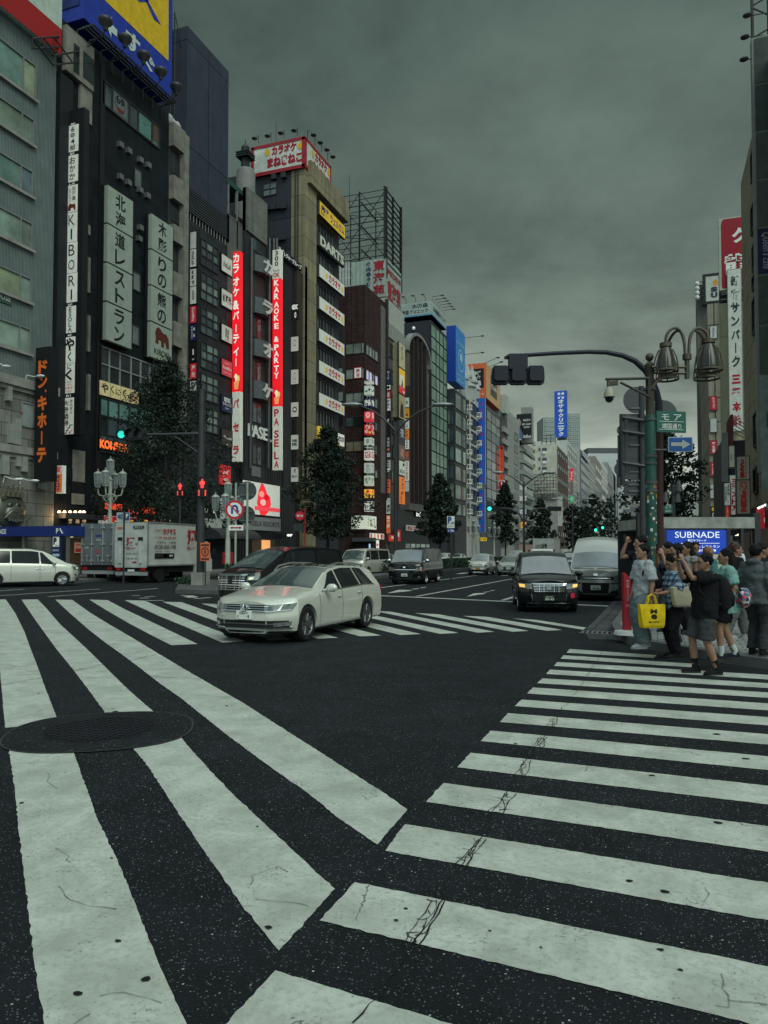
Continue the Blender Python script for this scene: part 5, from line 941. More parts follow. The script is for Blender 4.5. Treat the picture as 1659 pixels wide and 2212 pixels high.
mb.build('fin',mat((.03,.02,.02),.6),ar)
za2,zf0=za_-1,Zat(21,870,1560)
nf=9
for j in range(nf):
 z=zf0+(za2-zf0)*j/nf;hgt=(za2-zf0)/nf*.6
 for u in(868,915,960,1010):
  y0,y1=Yat(21,u,800),Yat(21,u+26,800);o_=V((XL+.02,y0,z+.4))
  window(ar,(o_,y1-y0,hgt,V((0,1,0)),V((1,0,0))),1,2,[mat((.8,.25,.06),.5,emit=.25)]if(j==3 and u<1000)else[GL,GLB,GLP if u<950 else GL],FR,.1,.1)
MB().box(XL,XL+.8,Ya0,Ya1,zf0-1.2,zf0-.1).build('cornice',mat((.10,.095,.09),.7),ar)
MB().box(XL,XL+.1,Yb1+1,Ya1-.1,.15,zf0-1.3).build('shopfront',mat((.02,.02,.022),.4),ar)
for i in range(5):y=Ya0+(Ya1-Ya0)*i/5;MB().box(XL+.1,XL+.14,y+.5,y+2.6,.6,3).build('shop_window',mat((.3,.36,.33),.4,emit=.25 if i%2 else .05,var=.5,scale=2),ar)
Yc0,Yc1=Yat(7,370,400),Yat(7,477,500);zc0=Zat(7,372,135)
gt=building('glass_tower','green glass curtain wall tower with dark side and a clinic sign on its roof',Yc0,Yc1,zc0,mat((.022,.026,.034),.6,var=.1),back=18)
GG=[glass((.10,.18,.14)),glass((.13,.22,.17)),glass((.08,.15,.12)),glass((.16,.24,.18))]
o=V((XL+.02,Yc0+.1,8));nfl=16
for j in range(nfl):window(gt,(V((XL+.02,Yc0+.1,6+(zc0-6.5)*j/nfl)),Yc1-Yc0-.2,(zc0-6.5)/nfl,V((0,1,0)),V((1,0,0))),4,1,GG,BLK,.16,.08,us=[0,.3,.52,.76,1],seed=j)
zb=Zat(7,372,92,XL+.3);zt=Zat(7,370,-2,XL+.3);xl_=onY(*zz(7,172,60),Yc0-.3).x;yr=Yat(7,474,150,XL+.3)
cs=thing('roof_sign','grey and light blue clinic roof sign with dark characters on the green glass tower','billboard',(XL,Yc0,zb))
MB().box(xl_,XL+.3,Yc0-.3,yr,zb,zt).build('panel',mat((.34,.40,.38),.5),cs);MB().box(xl_-.02,XL+.33,Yc0-.33,yr+.03,zb,zb+(zt-zb)*.12).build('blue_band',mat((.10,.28,.42),.5),cs)
mb=MB();ww,hh=XL+.3-xl_,zt-zb
for s,bx in(('水の森',(.35,.58,.88,.92)),('美容クリニック',(.02,.2,.88,.52))):put_text(mb,s,V((xl_,Yc0-.3,zb)),V((1,0,0)),ZUP,V((0,-1,0)),(bx[0]*ww,bx[1]*hh,bx[2]*ww,bx[3]*hh),.03,.02)
put_text(mb,'水の森美容クリニック',V((XL+.3,Yc0-.3,zb)),V((0,1,0)),ZUP,V((1,0,0)),((yr-Yc0)*.1,hh*.35,(yr-Yc0)*.95,hh*.75),.04,.02);mb.build('lettering',mat((.03,.04,.045),.5,var=0),cs)
for i in range(9):
 y=Yc0+(yr-Yc0)*(i-3)/6 if i>2 else Yc0;x=XL+.3 if i>2 else xl_+ww*(i+.5)/3.2;a=V((x,y,zt));b=a+(V((1.9,0,.9))if i>2 else V((0,-1.6,.9)))
 l=thing('sign_lamp','thin floodlight on a stalk above the clinic roof sign','floodlight',a,'floodlights on the clinic roof sign');MB().tube([a,a+V((0,0,.8)),b],.05,5).build('stalk',DSTEEL,l);MB().ell(b,.4,.4,.14,8,6).build('lamp_head',FRL,l)
l=thing('rooftop_globe','small white globe light on the dark side wall below the clinic sign','lamp',onY(*zz(7,257,187),Yc0-.4));MB().ell(WP[l.name],.3,.3,.3,12,8).build('globe',mat((.7,.72,.7),.4,emit=.3),l,True)
Yd0,Yd1=Yat(22,95,1000),Yat(22,208,1000);zd=Zat(22,95,500)
sd_=building('shop_block','dark block with large lit shop windows on every floor under the blue billboard',Yd0,Yd1,zd,mat((.045,.045,.05),.5),back=12)
for i,(vt,vb)in enumerate(((530,685),(715,862),(895,1040),(1072,1215),(1252,1395),(1435,1580),(1620,1740))):
 ms_=[[glass((.15,.18,.17))],[glass((.16,.19,.17))],[glass((.07,.08,.08)),GLP],[glass((.28,.36,.32)),GLT],[glass((.18,.17,.14)),glass((.08,.08,.07))],[mat((.42,.22,.22),.5,var=.3),GLP],[GLP,glass((.08,.14,.06))]][i]
 window(sd_,rect('f',22,97,vt,vb,205,.03),3,1,ms_,FR,.15,.12,us=[0,.55,.68,1],seed=i);pwin(sd_,22,28,vt-5,vb-10,90,Yd0,2,1,[ms_[-1],GLB],us=[0,.35,1])
zt,zb=Zat(7,512,152),Zat(7,512,528);xl_=onY(*zz(7,475,350),Yd0).x;yr=Yat(7,588,350)
bl=thing('roof_billboard','bright blue tall roof billboard with a pale ring emblem beside the glass tower','billboard',(XL,Yd0,zb))
MB().box(xl_,XL+.3,Yd0,yr,zb,zt).build('panel',mat((.03,.20,.52),.5,var=.12),bl);MB().box(xl_-.02,XL+.29,Yd0-.04,Yd0-.01,zb,zt).build('side_panel',mat((.01,.05,.32),.5),bl)
mb=MB();ww,hh=yr-Yd0,zt-zb;f0=V((XL+.32,Yd0,zb));n=32
for i in range(n):
 a,b=2*pi*i/n,2*pi*(i+1)/n;mb.face([f0+V((.01,ww*(.55+.33*cos(t)*q),hh*(.45+.2*sin(t)*q)))for t,q in((a,1),(b,1),(b,.9),(a,.9))])
for s,bx in(('おーす歯科医院',(.1,.70,.95,.77)),('おーすマウスピース',(.08,.13,.95,.19)),('矯正 LAB',(.2,.05,.8,.10))):put_text(mb,s,f0,V((0,1,0)),ZUP,V((1,0,0)),(bx[0]*ww,bx[1]*hh,bx[2]*ww,bx[3]*hh),.02,.02)
mb.prism([f0+V((.01,ww*(.55+a*.2),hh*(.47+b*.12)))for a,b in((-.6,.8),(.1,1),(.6,.7),(.8,-.2),(.3,.1),(.2,-1),(-.1,-.3),(-.7,-.1))],V((.02,0,0)))
mb.build('emblem',mat((.35,.55,.68),.5,var=0),bl)
for i,z in enumerate((zt-.5,zt-4)):
 a=V((XL+.3,yr,z));l=thing('sign_lamp','thin floodlight arm reaching out from the bright blue roof billboard','floodlight',a,'floodlights on the blue billboard');MB().tube([a,a+V((3.4,.6,.2))],.06,5).build('stalk',DSTEEL,l);MB().ell(a+V((3.6,.6,.2)),.4,.3,.15,8,6).build('lamp_head',DSTEEL,l)
Ye0,Ye1=Yd1,Yat(22,336,1000);ze=Zat(22,215,545)
ow=building('ornate_building','ornate white plaster building with little balconies and a turreted roof',Ye0,Ye1,ze,mat((.40,.41,.39),.7,var=.2),back=10)
nfl=8;zl0=Zat(22,215,1760)
for j in range(nfl):
 z=zl0+(ze-1-zl0)*j/nfl;hgt=(ze-1-zl0)/nfl
 window(ow,(V((XL+.02,Yat(22,255,1000),z+.5)),Yat(22,302,1000)-Yat(22,255,1000),hgt-.8,V((0,1,0)),V((1,0,0))),3,1,[glass((.04,.06,.08)),glass((.07,.05,.045)),GLB],BLK,.15,.1,seed=j)
 for u in(213,308):
  y0,y1=Yat(22,u,1000),Yat(22,u+24,1000);MB().box(XL,XL+.04,y0+.1,y1,z+.9,z+hgt-.3).build('window',BLK,ow)
  mb=MB();mb.lathe([(.2,z+.1),(.75,z+.5),(.9,z+.6),(.9,z+.7),(.8,z+.75)],(XL+.1,(y0+y1)/2,0),n=12)
  for a in range(7):t=-pi/2+pi*a/6;mb.tube([(XL+.1+.8*cos(t),(y0+y1)/2+.8*sin(t),z+.75),(XL+.1+.8*cos(t),(y0+y1)/2+.8*sin(t),z+1.5)],.06,5)
  mb.lathe([(.75,z+1.5),(.9,z+1.5),(.9,z+1.62),(.75,z+1.62)],(XL+.1,(y0+y1)/2,0),n=12);mb.build('balcony',WHT,ow)
tr_=MB()
for u,v0,v1,r_ in((190,550,300,.9),(215,550,250,1.0),(240,560,330,1.6),(265,560,270,.8),(290,570,420,1.2),(210,560,420,1.8)):
 a,b=onX(*zz(22,u,v0),XL-1.5),onX(*zz(22,u,v1),XL-1.5);hh=b.z-ze;tr_.lathe([(r_,ze-.5),(r_,ze+hh*.55),(r_*1.25,ze+hh*.58),(r_*1.25,ze+hh*.64),(.05,ze+hh)],(XL-1.5,a.y,0),n=10)
tr_.build('turret',mat((.33,.34,.33),.7),ow)
yq=None
t=None
segs=[]
vs0=[612+73.5*i for i in range(12)]
rc=rect('p',22,334,600,1440,399);yq=rc[0].y
sign('vertical_sign','long blue vertical sign with red katakana, upper section above the gap','sign',rc,(.012,.11,.50),[('カラオケ&パーティー館',(.40,.012,.03),(.3,.01,.7,.98),VT)],.5,emit=.06,frame=(.3,.32,.32));sign('vertical_sign','shorter blue vertical sign with red katakana below the gap','sign',rect('p',22,334,1498,1910,395,Yq=yq),(.012,.11,.50),[('カラオケ館',(.40,.012,.03),(.3,.03,.7,.97),VT)],.5,emit=.06,frame=(.3,.32,.32))
sign('vertical_sign','small yellow sign under the shorter blue vertical sign','sign',rect('p',22,350,1965,2000,410,Yq=yq),YEL,[('食べ放題',K_,(.1,.2,.9,.8))],.3,emit=.3)
Yf0,Yf1=Yat(22,405,1000),Yat(22,545,1000);zf=Zat(22,412,665)
gp=building('panel_building','grey glass panel building below the orange roof sign',Ye1,Yf1,zf,mat((.07,.075,.08),.5),back=12)
for j in range(13):window(gp,(V((XL+.02,Yf0+.3,5+(zf-6)*j/13)),Yf1-Yf0-.5,(zf-6)/13,V((0,1,0)),V((1,0,0))),3,1,[glass((.16,.18,.18)),glass((.13,.15,.15)),glass((.19,.21,.20)),GLB],BLK,.14,.06,seed=j)
zt,zb=Zat(22,415,262),Zat(22,415,600);xl_=onY(*zz(22,200,400),Yf0).x;yr=Yat(22,540,400)
oc=thing('roof_sign','orange two faced cafe roof sign with a black square of white lettering','billboard',(XL,Yf0,zb));MB().box(xl_,XL,Yf0,yr,zb,zt).build('panel',mat((.62,.12,.04),.5,var=.12),oc);MB().box(XL+.01,XL+.03,Yf0+.02,yr,zb,zt).build('tan_face',mat((.52,.30,.14),.5),oc)
ww,hh,w2=XL-xl_,zt-zb,yr-Yf0;MB().box(xl_+ww*.1,XL-ww*.1,Yf0-.04,Yf0-.01,zb+hh*.28,zb+hh*.85).build('black_square',BLK,oc);MB().box(XL+.035,XL+.05,Yf0+w2*.3,Yf0+w2*.75,zb+hh*.2,zb+hh*.8).build('black_square',mat((.06,.06,.05),.5),oc)
mb=MB();f0=V((xl_,Yf0,zb))
for s,bx in(('快活',(.40,.56,.76,.78)),('CLUB',(.36,.35,.76,.5)),('Cafe',(.5,.2,.75,.26)),('ルーム',(.6,.08,.9,.14))):put_text(mb,s,f0,V((1,0,0)),ZUP,V((0,-1,0)),(bx[0]*ww,bx[1]*hh,bx[2]*ww,bx[3]*hh),.06,.03)
put_text(mb,'CLUB',V((XL,Yf0,zb)),V((0,1,0)),ZUP,V((1,0,0)),(w2*.33,hh*.42,w2*.72,hh*.55),.06,.01);mb.build('lettering',mat(W_,.5,var=0),oc)
for i in range(4):
 a=V((XL,Yf0+w2*i/4,zt));l=thing('sign_lamp','thin floodlight arm above the orange roof sign','floodlight',a,'floodlights on the orange sign');MB().tube([a,a+V((2.6,1,1.2))],.07,5).build('stalk',DSTEEL,l);MB().ell(a+V((2.7,1,1.2)),.5,.4,.18,8,6).build('lamp_head',DSTEEL,l)
rc=rect('p',22,541,1070,1400,580);sign('vertical_sign','narrow bright red orange vertical sign with black katakana beside the grey panels','sign',rc,(.7,.08,.03),[('コミックインターネット',K_,(.25,.02,.75,.88),VT),('#box',K_,(.2,.9,.8,.98))],.5,emit=.15,frame=K_,fw=.1);sign('vertical_sign','small white framed red sign directly under the red orange vertical sign','sign',rect('p',22,541,1410,1490,580,Yq=rc[0].y),(.5,.02,.04),[('1',W_,(.4,.4,.6,.9))],.5,emit=.15,frame=W_,fw=.2)
Yh0,Yh1=Yf1,Yat(22,722,1000);zh=Zat(22,600,745)
rg=building('ribbed_building','pale grey office building with fine vertical ribs and slot windows',Yh0,Yh1,zh,mat((.26,.27,.255),.7,var=.2),back=12);mb=MB()
ya=Yat(22,602,1000)
for i in range(22):y=ya+(Yh1-ya)*i/22;mb.box(XL,XL+.35,y,y+.4,4,zh+1)
mb.build('rib',mat((.30,.31,.29),.7),rg)
for j in range(9):window(rg,(V((XL+.4,Yat(22,668,1000),6+(zh-8)*j/9)),Yat(22,706,1000)-Yat(22,668,1000),(zh-8)/9*.62,V((0,1,0)),V((1,0,0))),4,1,[GL,GLP,GLB],FRL,.2,.1,seed=j)
MB().box(XL,XL+.3,Yh0,ya-.3,3,Zat(22,560,745)).build('balcony_stack',mat((.07,.072,.075),.6),rg)
for j in range(10):MB().box(XL+.31,XL+.9,Yh0+.2,ya-.4,5+(zh-8)*j/10,6.4+(zh-8)*j/10).build('balcony_wall',CONC,rg)
q=rect('p',22,541,560,740,596,Yq=Yh0);MB().frame_box(q[0],q[3]*q[1],ZUP*q[2],V((0,4,0))).build('lift_house',mat((.36,.39,.37),.6),rg)
Yi0,Yi1=Yh1,Yat(22,862,1000);zi=Zat(22,730,985)
rp=thing('rounded_building','rounded street corner building with teal and pink bands below a portrait billboard','building',(XL,Yi0,0));n=14
def arc(r_):return[V((XL-9+(9+r_)*sin(i*pi/2/n)*1.0,Yi0+9-(9+r_)*cos(i*pi/2/n),0))for i in range(n+1)]+[V((XL+r_,Yi1,0))]
poly=[V((XL-12,Yi1,0)),V((XL-12,Yi0+0,0))]+arc(0);MB().prism(poly,V((0,0,zi))).build('wall',mat((.30,.20,.18),.7),rp)
nfl=9;pk=mat((.30,.21,.185),.7);tl_=mat((.20,.25,.22),.6)
for j in range(nfl):
 z0=4.5+(zi-4.5)*j/nfl;h=(zi-4.5)/nfl;A_,B_=arc(.06),arc(.3)
 mb=MB();mb.loft([[p+V((0,0,z0))for p in arc(.5)],[p+V((0,0,z0+h*.32))for p in arc(.5)]],False,closed=False);mb.loft([[p+V((0,0,z0+h*.32))for p in arc(.5)],[p+V((0,0,z0+h*.32))for p in arc(-.2)]],False,closed=False);mb.build('teal_band',tl_,rp)
 mb=MB();mb.loft([[p+V((0,0,z0+h*.42))for p in A_[4:]],[p+V((0,0,z0+h*.92))for p in A_[4:]]],False,closed=False);mb.build('window',[GLB,GLP,GL][j%3],rp)
q=rect('p',22,706,752,995,852,Yq=Yi0+4)
sign('roof_billboard','black roof billboard with a pale portrait figure and white text above the rounded corner','billboard',q,(.012,.012,.016),[('#poly',(.33,.22,.2),(.02,.42,.32,.98),{'pts':[(.2,.1),(.5,0),(.9,.3),(.95,.7),(.7,.95),(.3,1),(.05,.6)]}),('#poly',K_,(.0,.66,.34,1),{'lift':.02,'pts':[(0,0),(.2,.35),(.6,.5),(.8,.1),(1,.6),(.7,1),(.2,1)]}),('#poly',(.10,.14,.24),(.0,.0,.42,.5),{'lift':.012,'pts':[(0,0),(1,0),(.9,.5),(.6,.8),(.4,1),(.2,.9),(0,.5)]}),('MADE IN',W_,(.45,.7,.92,.78)),('BEAT LOUDER',W_,(.38,.54,.96,.61)),('-TOKYO-',W_,(.45,.42,.9,.49)),('#poly',(.4,.42,.4),(.45,.02,.98,.2),{'pts':[(0,0),(1,0),(.95,.6),(.6,.4),(.5,.9),(.3,.5),(0,.8)]})],.4,emit=.05)
MB().box(q[0].x+1,q[0].x+q[1]-.2,Yi0+5.5,Yi0+9,zi-1,Zat(22,800,740)).build('plant_room',mat((.24,.25,.23),.7),rp)
for i,(vt,c,s)in enumerate(((1450,(.5,.56,.56),'診'),(1560,(.6,.62,.58),'定食'),(1690,(.45,.55,.62),'整体'))):sign('window_sign',('pale lit window strip sign on the rounded building, upper','white window strip sign with red marks on the rounded building','pale blue window strip sign on the rounded building, lower')[i],'sign',rect('p',22,722,vt,vt+45,800,Yq=Yi0+.4),c,[(s,(.2,.03,.05),(.5,.15,.95,.85))],.1,emit=.15)
sign('shopfront_sign','orange yellow shop sign low on the rounded building behind the lamp post','sign',rect('p',22,748,1815,1870,798,Yq=Yi0-.2),(.8,.35,.04),[('店',K_,(.2,.2,.8,.8))],.3,emit=.4)
Yj0,Yj1=Yat(23,527,1000),Yat(23,650,1000);zj=Zat(23,527,815)
cb=building('cream_building','cream side wall with faded characters and a brown brick street front',Yj0,Yj1,zj,mat((.46,.45,.38),.8,var=.22,scale=.3),back=34)
MB().box(XL,XL+.06,Yj0+.2,Yj1,3,zj-.8).build('brick_front',tile((.10,.058,.05),(.03,.02,.02),1.2,.4,var=.2),cb)
for j in range(7):
 for i in range(5):
  y=Yj0+(Yj1-Yj0)*(i+.35)/5.3;z=8+(zj-11)*j/6.2;o_=V((XL+.08,y,z));window(cb,(o_,(Yj1-Yj0)/13,2.0,V((0,1,0)),V((1,0,0))),1,1,[mat((.5,.54,.52),.4)],FR,.3,.1)
mb=MB();q=rect('p',23,232,770,1120,268,Yq=Yj0);put_text(mb,'司栄信用',q[0],q[3],ZUP,q[4],(0,0,q[1],q[2]),.05,.03,vertical=True);mb.build('lettering',mat((.10,.10,.09),.6,var=0),cb)
for vv in(860,975,1085):
 q=rect('p',23,350,vv,vv+35,405,Yq=Yj0);MB().frame_box(q[0],q[3]*q[1],ZUP*q[2],q[4]*.15).build('window',GL,cb);q=rect('p',23,308,vv,vv+33,330,Yq=Yj0);MB().frame_box(q[0],q[3]*q[1],ZUP*q[2],q[4]*.15).build('window',GL,cb)
 q=rect('p',23,358,vv+40,vv+70,395,Yq=Yj0);MB().frame_box(q[0],q[3]*q[1],ZUP*q[2],q[4]*.8).build('air_conditioner',WHT,cb)
q=rect('p',23,340,705,815,500,Yq=Yj0+3);mb=MB()
for s in(0,.33,.66,1):mb.frame_box(q[0]+q[3]*(q[1]*s),q[3]*.4,ZUP*q[2],V((0,.4,0)))
for s in(.25,.6,.95):mb.frame_box(q[0]+ZUP*(q[2]*s),q[3]*q[1],ZUP*.3,V((0,.39,0)))
mb.build('roof_railing',mat((.15,.17,.15),.6),cb)
sc=thing('scaffold','tangled steel scaffold on the low roof before the cream wall','scaffold',(XL-10,Yj0-3,0));q=rect('p',23,230,1170,1480,515,Yq=Yj0-3);mb=MB();rs_=random.Random(4)
for i in range(9):mb.tube([q[0]+q[3]*(q[1]*i/8),q[0]+q[3]*(q[1]*i/8)+ZUP*q[2]],.14,5);mb.tube([q[0]+ZUP*(q[2]*i/8),q[0]+ZUP*(q[2]*i/8)+q[3]*q[1]],.13,5)
for i in range(26):a=q[0]+q[3]*(q[1]*rs_.random())+ZUP*(q[2]*rs_.random());mb.tube([a,a+q[3]*rs_.uniform(-6,6)+ZUP*rs_.uniform(-4,4)+V((0,rs_.uniform(0,2),0))],.1,4)
mb.build('poles',mat((.06,.062,.06),.6),sc)
q=rect('p',23,228,1400,1660,522,Yq=Yj0-2.5);MB().frame_box(q[0]-ZUP*8,q[3]*q[1],ZUP*(q[2]+8),V((0,2.4,0))).build('low_wing',mat((.25,.25,.23),.8),cb)
for u0,vt,u1,D,lb in((360,500,505,620,'pale teal high rise apartment tower left of the blue clinic sign'),(640,455,797,640,'taller pale teal high rise apartment tower right of the blue clinic sign')):
 a,b=onD(*zz(23,u0,vt),D),onD(*zz(23,u1,vt),D);t=thing('apartment_tower',lb,'building',(a.x,a.y,0));Ud=(b-a);Ud.z=0;wd=Ud.length;Ud.normalize();Nd=V((Ud.y,-Ud.x,0))
 MB().frame_box(V((a.x,a.y,0)),Ud*wd,ZUP*a.z,-Nd*25).build('wall',mat((.24,.28,.26),.7),t)
 nfl=24
 for j in range(nfl):
  z=a.z-4-j*3.6;
  if z<20:break
  o_=V((a.x,a.y,z));window(t,(o_+Ud*2+Nd*.02,wd-4,2.1,Ud,Nd),5,1,[glass((.05,.07,.08)),glass((.13,.16,.16)),GLB],mat((.3,.34,.32),.6),.9,.5,seed=j)
rc=rect('p',23,498,192,738,648,Yq=Yj1+6)
sign('roof_billboard','tall saturated blue clinic billboard with white vertical katakana in the distance','billboard',rc,(.012,.08,.45),[('オザキクリニック',W_,(.27,.02,.75,.82),{'vertical':True,'bold':.05})]+[('#box',W_,b_)for b_ in((.27,.915,.45,.965),(.58,.915,.76,.965),(.27,.83,.45,.875),(.58,.83,.76,.875),(.45,.937,.58,.945))]+[('#poly',W_,(.38,.87,.64,.92),{'pts':[(0,0),(.1,0),(1,1),(.9,1)]})],1.0,emit=.04)
q=rc[0];MB().box(q.x+1,q.x+rc[1]-1,q.y+.3,q.y+2,zj,q.z).build('support',DSTEEL,[o for o in COL.objects if o.get('label','').startswith('tall saturated blue')][0])
def far(name,label,u0,u1,vt,m,rows_,wm,fl=None,back=14,bandm=None,k=23,solid=.5,z0=6,X=None):
 y0,y1=Yat(k,u0,1200,X),Yat(k,u1,1200,X);zt=Zat(k,u0,vt,X);t=building(name,label,y0,y1,zt,m,back=back,X=X);x=XL if X is None else X
 for j in range(rows_):
  z=z0+(zt-z0-1)*j/rows_;window(t,(V((x+.03,y0+.6,z)),y1-y0-1.2,(zt-z0-1)/rows_*solid,V((0,1,0)),V((1,0,0))),fl or 4,1,wm,FRL,.3,.15,seed=j)
 return t,y0,y1,zt
GF=[glass((.10,.12,.13)),GLB,glass((.15,.17,.17))]
far('office_building','white framed glass office just past the brown brick front',650,757,770,mat((.42,.44,.42),.6),11,[glass((.18,.22,.22)),glass((.13,.16,.17))],5,back=20,solid=.7)
far('office_building','blue grey office with a small roof logo board',808,905,880,mat((.14,.17,.20),.6),10,[glass((.08,.11,.15)),GLB],6,back=28,solid=.75)
MB().box(XL-30,XL-.5,Yat(23,806,1200)-.3,Yat(23,806,1200)-.02,0,Zat(23,800,850)).build('side_wall',mat((.36,.36,.33),.7),[o for o in COL.objects if o.get('label','').startswith('blue grey office')][0])
far('office_building','cream office with dark ribbon windows behind the far trees',905,978,1010,mat((.33,.33,.31),.7),10,[GL,GLB],5,back=16)
far('office_building','narrow beige office with two tone piers far down the street',978,1050,960,mat((.22,.20,.17),.7),8,[GL,GLP],3,back=22)
far('office_building','white gridded office far down the street',1050,1122,1010,mat((.50,.51,.49),.7),8,[GL,GLB],4,back=18)
far('office_building','large plain grey office wall near the end of the street',1122,1225,1030,mat((.23,.24,.24),.7),4,GF,5,back=26,solid=.12)
rs_=[o for o in COL.objects if o.get('label','').startswith('blue grey office')][0]
q=rect('f',23,812,890,950,890,.6);sign('roof_logo','small pale roof logo board with blue and red marks','sign',q,(.45,.48,.5),[('union',(.05,.1,.35),(.05,.2,.6,.8)),('#box',(.5,.1,.05),(.65,.1,.75,.9))],.3)
a,b=onD(*zz(23,888,860),900),onD(*zz(23,1245,860),900);t=thing('office_building','broad white office with a dark roof storey closing the street','building',(a.x,a.y,0));Ud=b-a;Ud.z=0;wd=Ud.length;Ud.normalize();Nd=V((Ud.y,-Ud.x,0));zt=onD(*zz(23,888,925),900).z
MB().frame_box(V((a.x,a.y,0)),Ud*wd,ZUP*zt,-Nd*30).build('wall',mat((.46,.48,.47),.7),t);MB().frame_box(V((a.x,a.y,zt+.01)),Ud*wd,ZUP*(a.z-zt),-Nd*30).build('roof_storey',mat((.09,.095,.10),.6),t)
for j in range(6):window(t,(V((a.x,a.y,zt-16-j*14))+Ud*4+Nd*.05,wd-8,9,Ud,Nd),9,1,[GL,GLB,glass((.3,.32,.31))],mat((.46,.48,.47),.7),3,.4,seed=j)
for i,(x0,x1,y_,lb)in enumerate(((1225,1262,1000,'dark slab block at the very end of the street'),(1238,1300,1330,'hazy white office behind the road sign backs'),(1290,1420,1440,'low pale office beyond the road sign backs'),(1380,1540,1500,'low grey office seen between the poles'))):
 a,b=onD(*zz(23,x0,y_),700-60*i),onD(*zz(23,x1,y_),700-60*i);t=thing('office_building',lb,'building',(a.x,a.y,0));MB().box(a.x,b.x,a.y,a.y+30,0,a.z).build('wall',mat(((.05,.055,.065),(.45,.47,.47),(.36,.36,.32),(.2,.2,.19))[i],.7),t)
 for j in range(6 if i else 0):
  z=a.z-6-j*6
  if z>4:MB().box(a.x+1,b.x-1,a.y-.3,a.y,z,z+2.4).build('window',GLB,t)
rc=rect('p',23,680,1105,1255,718);sign('vertical_sign','distant bright red vertical sign with white katakana','sign',rc,(.62,.02,.04),[('ガスト',W_,(.2,.08,.8,.8),VT)],.5,emit=.25);sign('vertical_sign','distant grey vertical panel under the bright red sign','sign',rect('p',23,680,1262,1412,716,Yq=rc[0].y),(.16,.13,.13),[('居酒屋',(.5,.08,.1),(.3,.1,.7,.9),VT)],.5,emit=.1);sign('vertical_sign','distant glowing green sign with a ring mark','sign',rect('p',23,680,1430,1500,720,Yq=rc[0].y),(.02,.35,.12),[('#ring',W_,(.25,.3,.75,.85),{'q':.8}),('#box',W_,(.47,.3,.53,.85))],.5,emit=.35)
rc=rect('p',23,536,1435,1780,592,X=XL+3);sign('vertical_sign','distant slim white vertical sign with red kana among the trees','sign',rc,(.40,.42,.38),[('サイゼリヤ',(.35,.03,.03),(.2,.35,.7,.68),VT)],.6)
q=rect('p',23,762,1380,1640,800);mb=MB();put_text(mb,'ERUIN',q[0],q[3],ZUP,q[4],(0,0,q[1],q[2]),.1,.02,vertical=True);tag(mb.build('wall_lettering',mat((.08,.08,.08),.6,var=0)),'dark vertical wall lettering on a distant pale side wall','sign lettering')
# ================================================================ right street front
def yR(k,u,v,X=None):return onX(*zz(k,u,v),XR if X is None else X).y
beige=tile((.27,.25,.175),(.09,.08,.06),40,1.9,mortar=.03,var=.05,rough=.8)
y1=onX(1605,700,XR).y;y0=33.0;zt=onX(1606,372,XR).z
nb=building('beige_building','tall beige street front with dark slot windows seen edge on at the right',y0,y1,zt,beige,back=12,X=XR,side=1)
for(vt,vb)in((1255,1640),(1730,2100)):
 s=.5400/2.2124;p=[((2700+u/2.2124)*.54,v/2.2124*.54)for u,v in((682,vt+130),(682,vb))];a,b=onX(*p[0],XR),onX(*p[1],XR);yy=onX((2700+716/2.2124)*.54,p[0][1],XR).y
 window(nb,(V((XR-.02,a.y,b.z)),a.y-yy,a.z-b.z,V((0,-1,0)),V((-1,0,0))),1,1,[GL],BLK,.15,.1)
for k,vt,vb in((8,370,560),(8,780,1040),(25,480,860),(25,1120,1400),(8,600,700)):
 o,wd,ht,U,Nn=rect('r',k,1548 if k==8 else 938,vt,vb,1580 if k==8 else 985,.02);window(nb,(o,wd,ht,U,Nn),1,1,[GL],BLK,.15,.1)
MB().box(XR-.25,XR-.01,y0,y0+.4,0,zt).build('downpipe',mat((.25,.24,.19),.6),nb)
Yq=onX(1632,600,5.15).y;xs=5.15;xe=xs+2.6
bs=thing('banner_stack','tall stack of dark grey advertising panels jutting from the near beige front','sign',(xs,Yq,0));zz8=lambda v:onY(*zz(8,1600,v),Yq).z
mb=MB();mb.box(xs,xe,Yq,Yq+.6,zz8(1930)-1,onY(1640,78,Yq).z);mb.build('frame',mat((.16,.17,.15),.5),bs)
zs=[onY(1645,y_,Yq).z for y_ in(80,181,284,388,492,594,703,811,1062)]
for i in range(len(zs)-1):MB().box(xs+.12,xe-.05,Yq-.03,Yq-.002,zs[i+1]+.05,zs[i]-.05).build('panel',mat(((.045,.055,.05),(.035,.045,.042),(.05,.06,.055),(.055,.065,.06),(.012,.014,.05),(.05,.065,.055),(.045,.07,.06),(.17,.21,.20))[i],.35,var=.3),bs)
mb=MB();put_text(mb,'Queen\'s cafe',V((xs,Yq,zs[5])),V((1,0,0)),ZUP,V((0,-1,0)),(.3,.3,.75,zs[4]-zs[5]-.3),.04,.0,rot=-1,shear=.3);mb.build('lettering',mat((.3,.32,.36),.5,var=0),bs)
mb=MB();put_text(mb,'HOMEGAME',V((xs,Yq,zs[8])),V((1,0,0)),ZUP,V((0,-1,0)),(.5,(zs[7]-zs[8])*.55,1.0,(zs[7]-zs[8])*.93),.04,.05,rot=-1);mb.box(xs+.42,xs+.46,Yq-.05,Yq-.04,zs[8]+(zs[7]-zs[8])*.55,zs[7]-2);mb.build('lettering',mat(K_,.5,var=0),bs)
